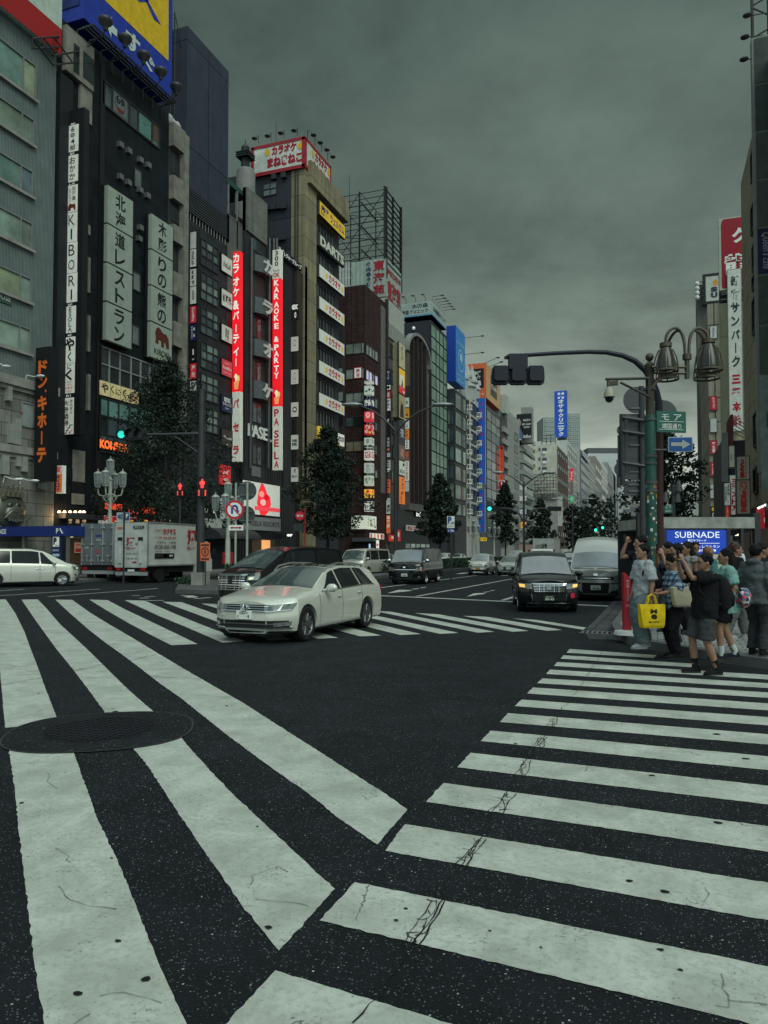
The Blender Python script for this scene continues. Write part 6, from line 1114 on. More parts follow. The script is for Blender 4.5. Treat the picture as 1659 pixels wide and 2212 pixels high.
for i,(x,y_)in enumerate(((1614,33),(1609,80),(1607,128))):
 c=onY(x,y_,Yq+.1);l=thing('floodlight',('small black floodlight at the top right corner, uppermost of three','small black floodlight at the top right corner, middle of three','small black floodlight at the top right corner, lowest of three')[i],'floodlight',c);MB().ell(c,.24,.2,.12,10,6).build('lamp_head',DSTEEL,l,True);MB().tube([c+V((.1,0,-.05)),c+V((.9,.1,-.05))],.03,5).build('arm',DSTEEL,l)
rf=thing('roof_lattice','dark steel lattice of a roof sign cut by the top right corner','steel frame',(xs,Yq+.5,zs[0]));mb=MB()
for i in range(4):mb.tube([(xs+.1+i*.8,Yq+.4,zs[0]-.3),(xs+.1+i*.8,Yq+.4,zs[0]+8)],.08,6)
for i in range(5):mb.tube([(xs+.1,Yq+.4,zs[0]+.3+i*1.8),(xs+2.5,Yq+.4,zs[0]+1.3+i*1.8)],.05,5);mb.tube([(xs+2.5,Yq+.4,zs[0]+.2+i*1.8),(xs+.1,Yq+.4,zs[0]+2.0+i*1.8)],.05,5)
mb.build('beams',DSTEEL,rf)
Yr0=yR(25,535,700);ztr=onY(*zz(24,500,1235),Yr0).z
cr=building('cream_corner_building','cream walled corner building under the big red roof sign on the right',Yr0,yR(25,400,700),ztr,mat((.36,.345,.235),.85,var=.15,scale=.4),back=16,X=XR,side=1)
stn=tile((.30,.28,.22),(.08,.075,.06),2.2,2.4,mortar=.06,var=.1,rough=.8)
q=rect('p',25,398,0,900,537,.25,Yq=Yr0);MB().box(q[0].x,q[0].x+q[1],Yr0-.25,yR(25,400,700)-3,0,ztr).build('stone_front',stn,cr)
for k,u0,vt,vb,u1 in((25,720,150,215,795),(25,722,432,585,796)):q=rect('p',k,u0,vt,vb,u1,.02,Yq=Yr0);window(cr,q,1,1,[GL],BLK,.12,.08)
mb=MB();q=onY(*zz(25,822,0),Yr0);mb.tube([(q.x,Yr0-.15,0),(q.x,Yr0-.15,ztr)],.05,5);mb.build('downpipe',DSTEEL,cr)
mb=MB()
for v in(290,720,1700):q=onY(*zz(24,440,v),Yr0);mb.box(q.x,q.x+5,Yr0-.01,Yr0,q.z,q.z+.04)
mb.build('wall_joint',mat((.16,.15,.11),.8),cr)
q=rect('p',24,420,85,1065,1000,.2,Yq=Yr0)
sign('roof_sign','big red rooftop sign with white characters and a cream border on the right','billboard',q,(.33,.35,.29),[('#poly',(.26,.006,.02),(.055,.02,1,.98),{'pts':[(.04,0),(1,0),(1,1),(.06,1),(.02,.97),(0,.93),(0,.04),(.01,.015)]}),('ク',W_,(.31,.63,.66,.84),{'off':.03,'bold':.05}),('龍',W_,(.13,.2,.66,.49),{'off':.03,'bold':.06})],.5)
q2=onY(*zz(24,440,1085),Yr0);MB().box(q2 .x,q2 .x+8,Yr0+.1,Yr0+.4,ztr,q[0].z-.02).build('support',mat((.02,.02,.035),.6),cr);mb=MB()
for i in range(3):mb.box(q2 .x+.1,q2 .x+8,Yr0-.1,Yr0+.05,ztr+.3+i*.5,ztr+.42+i*.5)
mb.build('roof_railing',mat((.3,.31,.28),.6),cr)
oo_=rect('p',24,552,818,2990,728,.5,Yq=Yr0)
sign('vertical_sign','long white vertical sign with green and red characters on the cream wall','sign',oo_,(.52,.54,.50),[('新宿サンパーク',(.01,.045,.03),(.2,.385,.85,.97),{'vertical':True,'bold':.04}),('三平本館',(.36,.008,.02),(.2,.02,.85,.36),{'vertical':True,'bold':.06})],.4,frame=(.25,.24,.2),emit=.03)
for vt,vb,bg,tx,lb in((-560,-420,(.48,.52,.48),[('王城ビル',(.03,.06,.2),(.25,.1,.75,.9),VT)],'small white plate with blue characters high on the narrow stone front'),(-230,0,(.42,.38,.28),[('タイ式',K_,(.2,.1,.8,.9),VT)],'tan plate with black characters on the narrow stone front'),(262,420,(.42,.02,.04),[('partir',(.7,.5,.5),(.25,.1,.75,.9),{'rot':-1})],'red plate with sideways pale letters on the narrow stone front'),(520,680,(.38,.42,.40),[],'blank pale plate, upper of two, on the narrow stone front'),(780,935,(.42,.02,.04),[('龍生堂',W_,(.3,.1,.75,.9),VT)],'red plate with three white characters, upper of the pair'),(1035,1195,(.42,.02,.04),[('龍生堂',W_,(.3,.1,.75,.9),VT)],'red plate with three white characters, lower of the pair'),(1295,1455,(.38,.42,.40),[],'blank pale plate, lower of two, on the narrow stone front'),(1555,1690,(.02,.02,.02),[('#disc',(.7,.35,.05),(.2,.6,.75,.95)),('占い',W_,(.3,.1,.7,.5),VT)],'black plate with an amber disc low on the stone front')):
 sign('wall_plate',lb,'sign',rect('p',25,414,vt,vb,488,.26,Yq=Yr0),bg,tx,.15,emit=.1,frame=(.05,.05,.05),fw=.04)
yq=yR(25,360,700,XR-.2)
def fs(vt,vb,bg,tx,lb,u0=305,u1=358,em=.12):sign('tenant_sign',lb,'sign',rect('p',25,u0,vt,vb,u1,Yq=yq),bg,tx,.6,emit=em,frame=(.03,.03,.03),fw=.06)
fs(-30,290,(.50,.53,.50),[('光第2ビル',K_,(.1,.03,.9,.9),VT)],'white panel with a building name in black, top of the slim right hand stack');fs(296,582,(.42,.46,.46),[('パステルコート',(.05,.07,.08),(.25,.1,.75,.98),VT)],'pale panel with fine katakana in the slim right hand stack')
fs(590,880,(.40,.34,.2),[('ほぐし',K_,(.15,.45,.85,.98),VT),('5F',K_,(.15,.03,.85,.14))],'tan panel with black kana in the slim right hand stack');fs(892,1150,(.04,.16,.07),[('新宿西口',(.6,.6,.2),(.15,.1,.5,.8),VT),('#box',(.6,.4,.05),(.6,.1,.9,.8))],'green and yellow panel in the slim right hand stack')
fs(1156,1390,(.02,.05,.12),[('リフィニア',(.4,.5,.6),(.15,.1,.5,.9),VT),('#box',W_,(.7,.1,.9,.9))],'navy panel in the slim right hand stack');fs(1398,1690,(.15,.62,.05),[('レイク',W_,(.2,.1,.85,.65),VT)],'glowing lime green panel in the slim right hand stack',318,374,.5)
sb_=thing('sign_building','narrow edge of a dark building carrying the slim right hand sign stack','building',(XR,yq,0));a=rect('p',25,282,-100,1700,398,Yq=yq+.7);MB().frame_box(V((a[0].x,yq+.7,0)),V((a[1]+6,0,0)),ZUP*(Zat(24,250,890,XR)-0),V((0,3,0))).build('wall',mat((.10,.10,.095),.7),sb_)
q=rect('p',24,245,890,1225,420,Yq=yq+.2);sign('roof_sign','white roof sign with dark letters SUN behind the red roof sign','billboard',q,(.40,.43,.39),[('S',(.03,.03,.06),(.38,.36,.9,.56),{'bold':.08}),('U',(.03,.03,.06),(.38,.12,.9,.34),{'bold':.08}),('#disc',(.55,.25,.03),(.55,.6,.95,.85))],.6,frame=(.02,.02,.02),fw=.35)
for i in range(4):
 a=onY(*zz(24,240,940+i*65),yq);b=onY(*zz(24,130,950+i*62),yq-2);l=thing('sign_lamp','thin floodlight arm left of the SUN roof sign','floodlight',a,'floodlights beside the SUN sign');MB().tube([a,b],.06,5).build('stalk',DSTEEL,l);MB().ell(b-V((0,0,.2)),.3,.3,.3,8,6).build('lamp_head',mat((.5,.52,.5),.4),l)
for(u0,vt,vb,u1,bg,tx,em,lb,X_)in((722,975,1238,862,(.27,.27,.23),[('GAME',(.26,.01,.02),(.25,.05,.62,.9),{'rot':-1,'bold':.08}),('adores',(.26,.01,.02),(.68,.05,.85,.95),{'rot':-1})],.06,'grey projecting sign with sideways dark red GAME lettering',4.1),(722,1248,1640,870,(.24,.23,.18),[('歌SKEN',(.32,.03,.015),(.2,.05,.85,.95),{'rot':-1,'bold':.1})],.08,'grey projecting sign with heavy sideways red letters under the game sign',4.1),(642,1190,1650,722,W_,[('三平ストア',(.40,.008,.02),(.2,.08,1.0,.92),{'vertical':True,'bold':.05})],.12,'white projecting sign with red store characters',4.0),(577,1283,1540,642,W_,[('389',K_,(.5,.42,.9,.95),{'vertical':True}),('SUNPARK',K_,(.08,.15,.42,.85),{'rot':-1})],.1,'white projecting sign with 389 in black numerals',3.9),(582,1545,1690,642,(.55,.02,.03),[('ディスカウント',(.9,.8,.3),(.2,.03,.7,.97),{'vertical':True})],.15,'red projecting sign with yellow katakana under the 389 sign',3.9),(632,850,1095,690,(.42,.43,.33),[('居',(.05,.1,.2),(.2,.3,.6,.6))],.1,'pale yellow projecting panel above the red store sign',4.1)):
 D=47 if X_==4.1 else 52;a=onD(*zz(25,u0,vt),D);sign('projecting_sign',lb,'sign',rect('p',25,u0,vt,vb,u1,Yq=a.y),bg,tx,.5,emit=em,frame=(.06,.06,.05))
a=onD(*zz(25,730,840),55);q=rect('p',25,550,470,1260,850,Yq=a.y);ab=thing('alley_shop','dark low shop with a stepped metal gable in the alley mouth','building',(q[0].x,a.y,0));zl_=lambda v:onY(*zz(25,700,v),a.y).z
MB().frame_box(V((onY(*zz(25,555,700),a.y).x,a.y+.6,0)),V((8,0,0)),ZUP*zl_(760),V((0,9,0))).build('wall',mat((.03,.03,.034),.6),ab)
mb=MB();p=[onY(*zz(25,*uv),a.y+.3)for uv in((608,560),(655,465),(690,465),(690,900),(610,1000))];mb.prism(p,V((0,.25,0)));mb.build('gable',mat((.10,.025,.03),.5),ab)
mb=MB()
for i in range(5):p,p2=onY(*zz(25,690,500+i*45),a.y+.4),onY(*zz(25,840,590+i*40),a.y+.4);mb.tube([p,p2],.04,5)
for i in range(8):p,p2=onY(*zz(25,556+i*9,680),a.y+.2),onY(*zz(25,556+i*9,1260),a.y+.2);mb.tube([p,p2],.035,4)
mb.build('railing',FRL,ab)
D=41;a=onD(*zz(25,970,1600),D);sign('shop_sign','bright red shop fascia with white letters at the right edge','sign',rect('p',25,958,1570,1815,1150,Yq=a.y),(.45,.02,.03),[('GAME',W_,(.4,.25,.95,.55),{'bold':.05}),('#box',W_,(.42,.68,.9,.72))],.5,emit=.25)
mb=MB()
for i in range(3):p,p2=onY(*zz(25,975+i*40,1575-i*18),a.y-1),onY(*zz(25,1005+i*40,1560-i*18),a.y-1);mb.tube([p,p2],.07,6)
l=thing('tube_lamp','row of white tube lamps over the red shop fascia','lamp',a);mb.build('tubes',mat((1,1,.95),.5,emit=1.2,var=0),l)
ri=building('shop_row','dark ground floor shops with warm interior lamps behind the crowd',34,Yr0-1,4.4,mat((.022,.02,.02),.6),back=9,X=XR-.4,side=1)
for i in range(9):
 y=35+i*4.2;
 if y>Yr0-5:break
 MB().box(XR-.46,XR-.41,y,y+3.4,.3,3).build('shop_window',mat((.10,.065,.05),.4,emit=.12 if i%2 else .03,var=.6,scale=2),ri)
for i,(u,v)in enumerate(((665,1920),(720,1905),(745,1890),(760,1925),(735,1940))):
 c=onD(*zz(25,u,v),40);l=thing('shop_lamp','small warm bare bulb hanging in the shop front behind the shelter','lamp',c,'warm bulbs in the shop front');MB().ell(c,.07,.07,.08,10,8).build('bulb',mat((1,.85,.62),.5,emit=1.6,var=0),l,True);MB().tube([c,c+V((0,0,1.2))],.012,4).build('cord',BLK,l)
# ================================================================ vehicles
def pl(pts,x):
 if x>=pts[0][0]:return pts[0][1]
 for(a,b),(c,d)in zip(pts,pts[1:]):
  if x>=c:
   t=(x-c)/(a-c);return d+(b-d)*t
 return pts[-1][1]
def sm(pts,x,e=.07):return sum(pl(pts,x+k*e)for k in(-1,-.5,0,.5,1))/5
RUB=mat((.012,.012,.013),.8);RIM=mat((.36,.37,.38),.3,.9);LENS=mat((.28,.30,.30),.08,.5,spec=.8,var=.5,scale=9);DARKG=glass((.016,.019,.022),.05);WSG=mat((.06,.08,.078),.05,0,0,.35,1.5,1.0,1.0);PLATE=mat((.62,.64,.58),.5);TAIL=mat((.35,.012,.015),.2,var=.3,scale=20)
def paint_mat(c,metal=0.0):return mat(c,.28,metal,0,.04,3,.5 if sum(c)>.3 else .12,1.0 if sum(c)>.3 else .7)
def bake_bool(o,cut):
 md=o.modifiers.new('b','BOOLEAN');md.operation='DIFFERENCE';md.object=cut;md.solver='EXACT'
 dg=bpy.context.evaluated_depsgraph_get();me=bpy.data.meshes.new_from_object(o.evaluated_get(dg));o.modifiers.clear();old=o.data;o.data=me;bpy.data.meshes.remove(old)
 cm_=cut.data;bpy.data.objects.remove(cut);bpy.data.meshes.remove(cm_)
def car(name,label,cat,s,P,rz,group=None):
 L,Wm,zs=s['L'],s['W'],s.get('sill',.2);xf,xr=L/2,-L/2;a,p=s.get('plan',(.42,3.0));ar,pr=s.get('rplan',(.22,3.5));cr=s.get('crown',.05)
 top,belt,wt=s['top'],s['belt'],s['wt'];nose=s.get('nose',[(9,.0),(-9,.0)]);tail=s.get('tail',[(9,0),(-9,0)])
 t=thing(name,label,cat,P,group,rz or 1e-9)
 def W(x):
  w1=min(1,(max(xf-x,0)/a)**(1/p));w2=min(1,(max(x-xr,0)/ar)**(1/pr));return Wm*min(w1,w2)
 def sec(x):
  w=W(x);b=sm(belt,x);tp=sm(top,x,.05);te=max(tp-cr,b+.012);tp=max(tp,te+.004);f=w/Wm;q=min(sm(wt,x)*f,w*.97);return w,b,tp,te,q
 def warp(x,z):
  d=pl(sorted(nose,reverse=True),z);e=pl(sorted(tail,reverse=True),z)
  return x-d*max(0,(x-(xf-.9))/.9)+e*max(0,((xr+.6)-x)/.6)
 ks=(.5,.66,.78,.87,.94,.985);xs=[xf-a*k**p for k in ks];n=46;x1=xf-a;x2=xr+ar
 xs+=[x1+(x2-x1)*i/n for i in range(n+1)]+[xr+ar*k**pr for k in reversed(ks)]
 rings=[]
 for x in xs:
  w,b,tp,te,q=sec(x);h=[(w*.84,zs),(w*.965,zs+.05),(w,zs+.33*(b-zs)),(w*1.0,zs+.62*(b-zs)),(w*.975,b-.05),(w*.95,b)]
  h+=[(w*.95+(q-w*.95)*k,b+(te-b)*k)for k in(.35,.7,1)]+[(q*u,te+(tp-te)*(1-u*u))for u in(.85,.5)]
  ring=[(warp(x,z),y,z)for y,z in h]+[(warp(x,tp),0,tp)]+[(warp(x,z),-y,z)for y,z in reversed(h)];rings.append(ring)
 body=MB().loft(rings).build('body',s['paint'],t,True,True,32)
 R_=s.get('R',.32);cut=MB()
 for ax in s['ax']:
  for sg in(1,-1):cut.lathe([(R_*1.13,-.16),(R_*1.13,.24)],(ax,sg*Wm*.93,R_*1.02),'Y',22)
 c_=cut.build('cut',s['paint'],None,False,True);bm=bmesh.new();bm.from_mesh(c_.data);bmesh.ops.recalc_face_normals(bm,faces=bm.faces);bm.to_mesh(c_.data);bm.free()
 bm=bmesh.new();bm.from_mesh(body.data);bmesh.ops.recalc_face_normals(bm,faces=bm.faces);bm.to_mesh(body.data);bm.free()
 c_.location=P;c_.rotation_euler=(0,0,rz);bpy.context.view_layer.update();bake_bool(body,c_);body.data.polygons.foreach_set('use_smooth',[True]*len(body.data.polygons));body.data.set_sharp_from_angle(angle=R(32))
 MB().box(xr+.3,xf-.35,-Wm*.72,Wm*.72,.14,zs+.25).build('underbody',BLK,t,local=True)
 def side(x,k,sg,off=.007):
  w,b,tp,te,q=sec(x);y=w*.95+(q-w*.95)*k;z=b+(te-b)*k;nz=(w*.95-q)/max(te-b,.05);nl=sqrt(1+nz*nz);return V((x,sg*(y+off/nl),z+off*nz/nl))
 def grid(pf,nu,nv,nm,m):
  mb=MB();vs=[pf(i/nu,j/nv)for j in range(nv+1)for i in range(nu+1)];mb.raw(vs,[(j*(nu+1)+i,j*(nu+1)+i+1,(j+1)*(nu+1)+i+1,(j+1)*(nu+1)+i)for j in range(nv)for i in range(nu)]);return mb.build(nm,m,t,True,True)
 for(b0,b1,t0,t1)in s['win']:
  for sg in(1,-1):grid(lambda u,v:side((b0+(b1-b0)*u)*(1-v)+(t0+(t1-t0)*u)*v,.07+.83*v,sg),8,5,'side_window',DARKG)
 def topg(xa,xb,wd,nm,m):
  def f(u,v):
   x=xa+(xb-xa)*v;w,b,tp,te,q=sec(x);c=(2*u-1)*wd;return V((warp(x,tp)+(.006 if xa>0 else-.006),q*c,te+(tp-te)*(1-c*c)+.01))
  return grid(f,10,10,nm,m)
 if 'trim' in s:
  for sg in(1,-1):x0,x1=s['trim'];grid(lambda u,v:side(x0+(x1-x0)*u,.015+.04*v,sg,.012),14,1,'window_trim',CHR)
 ws=topg(*s['ws'],.94,'windscreen',s.get('wsg',WSG))
 if 'rw' in s:topg(*s['rw'],.9,'rear_window',DARKG)
 def fx(y,z):return warp(xf-a*(min(1,abs(y)/Wm)**p if abs(y)>Wm*.5 else .5**p),z)if 1 else 0
 def rxx(y,z):return warp(xr+ar*(min(1,abs(y)/Wm)**pr if abs(y)>Wm*.5 else .5**pr),z)
 def fp(nm,m,q,off=.012,n=8,par=None,rear=False):
  (ya,za),(yb,zb),(yc,zc),(yd,zd)=q;pts=[]
  for j in(0,1):
   for i in range(n+1):
    u=i/n;y=ya+(yb-ya)*u if j==0 else yd+(yc-yd)*u;z=za+(zb-za)*u if j==0 else zd+(zc-zd)*u
    x=rxx(y,z)-off if rear else fx(y,z)+off;pts.append(V((x,y,z)))
  mb=MB();mb.raw(pts,[(i,i+1,n+2+i,n+1+i)for i in range(n)]);d=V((.06 if rear else-.06,0,0));e=pts[:n+1]+pts[n+1:][::-1]
  for A_,B_ in zip(e,e[1:]+e[:1]):mb.face([A_,B_,B_+d,A_+d])
  return mb.build(nm,m,par or t,False,True)
 def both(nm,m,q,off=.012,**k):fp(nm,m,q,off,**k);fp(nm,m,[(-y,z)for y,z in(q[1],q[0],q[3],q[2])],off,**k)
 bar=lambda nm,m,y,z0,z1,off=.02,**k:fp(nm,m,[(-y,z0),(y,z0),(y,z1),(-y,z1)],off,12,**k)
 s['front'](fp,both,bar)
 if 'plate' in s:
  tx,z,dark=s['plate'];pn=bar('number_plate',mat((.02,.03,.02),.5)if dark else s.get('platem',PLATE),.165,z-.08,z+.08,.045);mb=MB();x=fx(0,z)+.05
  for q_,bx in tx:put_text(mb,q_,V((x,-.16,z-.08)),V((0,1,0)),ZUP,V((1,0,0)),bx,.004,.02)
  mb.build('lettering',mat((.6,.65,.55)if dark else(.02,.06,.03),.5,var=0),pn,local=True)
 for q in s.get('rear',()):fp(q[0],q[1],q[2],.015,rear=True);fp(q[0],q[1],[(-y,z)for y,z in(q[2][1],q[2][0],q[2][3],q[2][2])],.015,rear=True)
 for i,ax in enumerate(s['ax']):
  for sg in(1,-1):
   c=V((ax,sg*(Wm-.115),R_));A_='Y' if sg<0 else '-Y'
   w_=MB().lathe([(R_*.66,-.1),(R_*.9,-.11),(R_,-.07),(R_,.07),(R_*.9,.105),(R_*.68,.1),(R_*.64,.05)],c,A_,26).build('wheel',RUB,t,True,True);mb=MB();mb.lathe([(R_*.68,.07),(R_*.66,.098),(R_*.6,.06),(R_*.56,.03),(.0,.03)],c,A_,24)
   ns=s.get('spokes',10)
   for k in range(ns):q=2*pi*k/ns;d=V((cos(q),0,sin(q)));mb.tube([c+d*.05+V((0,sg*.055,0)),c+d*R_*.64+V((0,sg*.075,0))],[R_*.09,R_*.055],6)
   mb.lathe([(R_*.17,.05),(R_*.15,.085),(0,.09)],c,A_,12);mb.build('rim',s.get('rim',RIM),w_,True,True)
 for sg in(1,-1):
  x,z,sz=s.get('mirror',(s['ws'][0]-.55,s['belt'][1][1]+.1,.11));w_=W(x);mo=MB().ell((x,sg*(w_+sz*.9),z),sz*.6,sz,sz*.72,12,8).tube([(x+.02,sg*w_*.9,z-.06),(x,sg*(w_+.06),z-.02)],.03,6).build('mirror',s.get('mpaint',s['paint']),t,True,True)
  for x in s.get('doors',()):
   w0,b0,*_=sec(x);mb=MB();zz_=[zs+.08,zs+.33*(b0-zs),zs+.62*(b0-zs),b0-.05,b0];wf=[.967,1,1,.975,.95];vs=[]
   for z,f in zip(zz_,wf):vs+=[(x-.006,sg*(w0*f+.003),z),(x+.006,sg*(w0*f+.003),z)]
   mb.raw(vs,[(2*i,2*i+1,2*i+3,2*i+2)for i in range(4)]);mb.build('door_gap',BLK,t,local=True)
  for x,z in s.get('handles',()):MB().ell((x,sg*(W(x)*.99+.012),z),.1,.02,.018,8,6).build('door_handle',s.get('handm',s['paint']),t,True,True)
  if s.get('strip'):x0,x1,z=s['strip'];mb=MB();vs=[(x0+(x1-x0)*i/10,sg*(W(x0+(x1-x0)*i/10)*.999+.006),z+d)for i in range(11)for d in(0,.035)];mb.raw(vs,[(2*i,2*i+1,2*i+3,2*i+2)for i in range(10)]);mb.build('sill_strip',CHR,t,local=True)
 if 'extra' in s:s['extra'](t,sec)
 return t
def PD(x,y):return G(x,y)
def heading(fwd):return atan2(fwd.y,fwd.x)
def place_wheels(s,front,rear,sg):
 fw=(front-rear).normalized();lf=V((-fw.y,fw.x,0));return(front+rear)/2-lf*(sg*(s['W']-.11))-fw*((s['ax'][0]+s['ax'][1])/2),heading(fw)
def place_front(s,x,y,ang):fw=V((cos(R(ang)),sin(R(ang)),0));return G(x,y)-fw*(s['L']/2),R(ang)
WP_=paint_mat((.55,.56,.49),.15);BP=paint_mat((.006,.007,.009));GP=paint_mat((.006,.008,.0085));SP=paint_mat((.27,.285,.255),.15)
def f_estate(fp,both,bar):
 bar('grille',BLK,.50,.60,.73,.014)
 for z in(.612,.655,.698):bar('grille_bar',CHR,.5,z,z+.014,.026)
 both('headlight',LENS,[(.42,.60),(.84,.645),(.885,.76),(.42,.72)],.02);both('headlight_trim',CHR,[(.46,.595),(.84,.635),(.84,.648),(.46,.608)],.028)
 bar('lower_intake',BLK,.80,.31,.44,.012);bar('chrome_strip',CHR,.84,.295,.312,.03);both('fog_light',LENS,[(.60,.33),(.82,.345),(.84,.42),(.58,.40)],.022);bar('bumper_lip',BLK,.78,.20,.245,.0);bar('intake_bar',mat((.1,.1,.1),.4),.58,.37,.385,.02)
 mb=MB();x=2.385-.05;ring=lambda r_,d:[(x+d,r_*cos(k*pi/12),.655+r_*sin(k*pi/12))for k in range(24)]
 return mb
ROOFR=CHR
def x_estate(t,sec):
 for sg in(1,-1):
  pts=[]
  for i in range(13):x=.25-2.0*i/12;w,b,tp,te,q=sec(x);pts.append((x,sg*q*.97,te+(.012 if i in(0,12)else .06)))
  MB().tube(pts,.018,6).build('roof_rail',mat((.4,.41,.42),.3,.8),t,True,True)
 w,b,tp,te,q=sec(-.4);mb=MB();vs=[]
 for i in range(7):x=.0-1.1*i/6;w,b,tp,te,q=sec(x);vs+=[(x,y*q,te+(tp-te)*(1-y*y)+.008)for y in(-.75,-.4,0,.4,.75)]
 mb.raw(vs,[(r*5+c,r*5+c+1,r*5+c+6,r*5+c+5)for r in range(6)for c in range(4)]);mb.build('sunroof',DARKG,t,True,True)
 x=2.36;mb=MB();mb.lathe([(.083,-.02),(.083,.03),(.068,.034),(.066,.02),(0,.02)],(x-.06,0,.675),'X',24)
 for a_,b_ in(((-.045,.03),(-.012,-.045)),((-.012,-.045),(0,-.01)),((0,-.01),(.012,-.045)),((.012,-.045),(.045,.03)),((-.03,.055),(0,-.0)),((0,0),(.03,.055))):mb.tube([(x-.03,a_[0],.675+a_[1]),(x-.03,b_[0],.675+b_[1])],.007,5)
 mb.build('badge',CHR,t,local=True)
ESTATE=dict(L=4.77,W=.916,sill=.19,plan=(.5,2.6),rplan=(.3,3),crown=.05,paint=WP_,R=.335,ax=(1.5,-1.29),top=[(2.385,.745),(2.3,.80),(2.0,.875),(1.3,.985),(1.0,1.03),(.1,1.405),(-.4,1.465),(-1.2,1.45),(-1.85,1.39),(-2.0,1.34),(-2.33,1.0),(-2.385,.93)],belt=[(2.385,.70),(2,.80),(1,.90),(0,.93),(-1.2,.965),(-2.385,.93)],wt=[(2.4,.80),(1.1,.79),(.3,.62),(-.5,.6),(-1.8,.58),(-2.3,.74)],nose=[(2,.0),(.78,.10),(.66,.03),(.5,0),(.3,.02),(.19,.10)],ws=(1.0,.1),rw=(-2.0,-2.3),win=[(.88,.0,.22,-.02),(-.07,-.98,-.09,-.95),(-1.05,-1.75,-1.02,-1.5)],doors=(.98,-.03,-1.02),handles=((.12,.80),(-.86,.83)),mirror=(.72,.99,.125),front=f_estate,plate=([('船橋310',(.07,.095,.26,.14)),('と',(.03,.03,.07,.075)),('・・・',(.11,.045,.22,.055)),('4',(.25,.02,.29,.085))],.545,False),extra=x_estate,strip=(1.1,-.9,.24),trim=(.9,-1.8),spokes=10,rim=mat((.16,.165,.17),.35,.8),rear=(('tail_light',TAIL,[(.5,.78),(.9,.78),(.9,.95),(.5,.93)]),))
P,rz=place_wheels(ESTATE,G(669,1381.5),G(774,1357.5),1)
car('estate_car','white estate car turning across the far crosswalk, nearest vehicle to the camera','car',ESTATE,P,rz)
def f_mpv(fp,both,bar):
 bar('grille',BLK,.60,.50,1.0,.012);n=7
 for i in range(n):z=.52+.44*i/(n-1);bar('grille_bar',CHR,.58,z,z+.03,.04)
 for y in(-.4,-.2,.2,.4):fp('grille_post',CHR,[(y-.01,.52),(y+.01,.52),(y+.01,.98),(y-.01,.98)],.042)
 bar('grille_top',CHR,.64,.985,1.03,.05);fp('badge',BLK,[(-.07,.72),(.07,.72),(.08,.92),(-.08,.92)],.06);both('headlight',LENS,[(.62,.82),(.88,.84),(.9,.98),(.64,.95)],.025);both('lamp_eye',mat((.9,.9,.6),.3,emit=.25),[(.68,.85),(.78,.86),(.78,.93),(.68,.92)],.035);both('fog_light',LENS,[(.70,.36),(.82,.36),(.82,.46),(.70,.46)],.03);both('chrome_blade',CHR,[(.60,.28),(.66,.26),(.86,.60),(.82,.62)],.025);bar('lower_intake',BLK,.55,.24,.42,.02)
MPV=dict(L=4.92,W=.925,sill=.2,plan=(.45,2.8),rplan=(.22,4),crown=.06,paint=BP,R=.35,ax=(1.52,-1.48),top=[(2.46,1.02),(2.35,1.08),(1.75,1.20),(.7,1.78),(.1,1.89),(-1.4,1.90),(-2.2,1.84),(-2.4,1.55),(-2.46,1.1)],belt=[(2.46,.92),(1.7,1.02),(.5,1.08),(-1,1.12),(-2.46,1.14)],wt=[(2.5,.84),(1.7,.84),(.6,.72),(-1,.70),(-2.2,.70),(-2.46,.8)],nose=[(2,0),(1.05,.10),(.9,.02),(.6,0),(.3,.03),(.2,.1)],ws=(1.72,.72),rw=(-2.25,-2.42),win=[(1.25,.55,.62,.5),(.48,-.75,.44,-.75),(-.82,-2.1,-.82,-1.98)],doors=(1.2,.5,-.78),handles=((.62,.86),(.36,.86)),handm=CHR,mirror=(1.15,1.16,.13),front=f_mpv,spokes=10,strip=(1.1,-1.1,.25))
fw=lambda x,y,phi,d=-1:((ray(x,y)*d).normalized()*cos(R(phi))+_r*(-sin(R(phi))))
h=fw(600,1300,40);h.z=0;h.normalize();lf=V((-h.y,h.x,0));c0=G(478,1306);P=c0-h*(4.92/2-.5)+lf*.9
car('people_carrier','glossy black people carrier with a chrome grille, behind the white estate car','car',MPV,P,heading(h))
MPVW=dict(MPV,paint=WP_,front=f_mpv);a,b=G(133.5,1266),None;rgt=V((_r.x,_r.y,0));fwd_=V((_f.x,_f.y,0)).normalized();hd=(rgt*2.5+fwd_*1.6).normalized()
P,rz=place_wheels(MPVW,a,a-hd*3.0,-1);car('people_carrier','white people carrier seen side on at the left edge of the road','car',MPVW,P,rz)
def f_van(bl,hb):
 def f(fp,both,bar):
  bar('grille',BLK,.62,hb,hb+.10,.012);bar('grille_bar',CHR,.60,hb+.03,hb+.055,.03);both('headlight',LENS,[(.60,hb-.04),(.88,hb-.02),(.90,hb+.19),(.62,hb+.13)],.02);both('turn_lamp',mat((.6,.25,.12),.25),[(.80,hb+.0),(.89,hb+.01),(.895,hb+.14),(.82,hb+.13)],.028)
  bar('lower_bumper',mat((.02,.02,.022),.5)if bl else BLK,.86,.26,hb-.12,.008);both('fog_light',LENS,[(.72,.36),(.80,.36),(.80,.44),(.72,.44)],.03);bar('badge',CHR,.07,hb+.13,hb+.2,.03)
  both('wiper',BLK,[(.05,1.13),(.75,1.12),(.75,1.14),(.05,1.15)],.02)
 return f
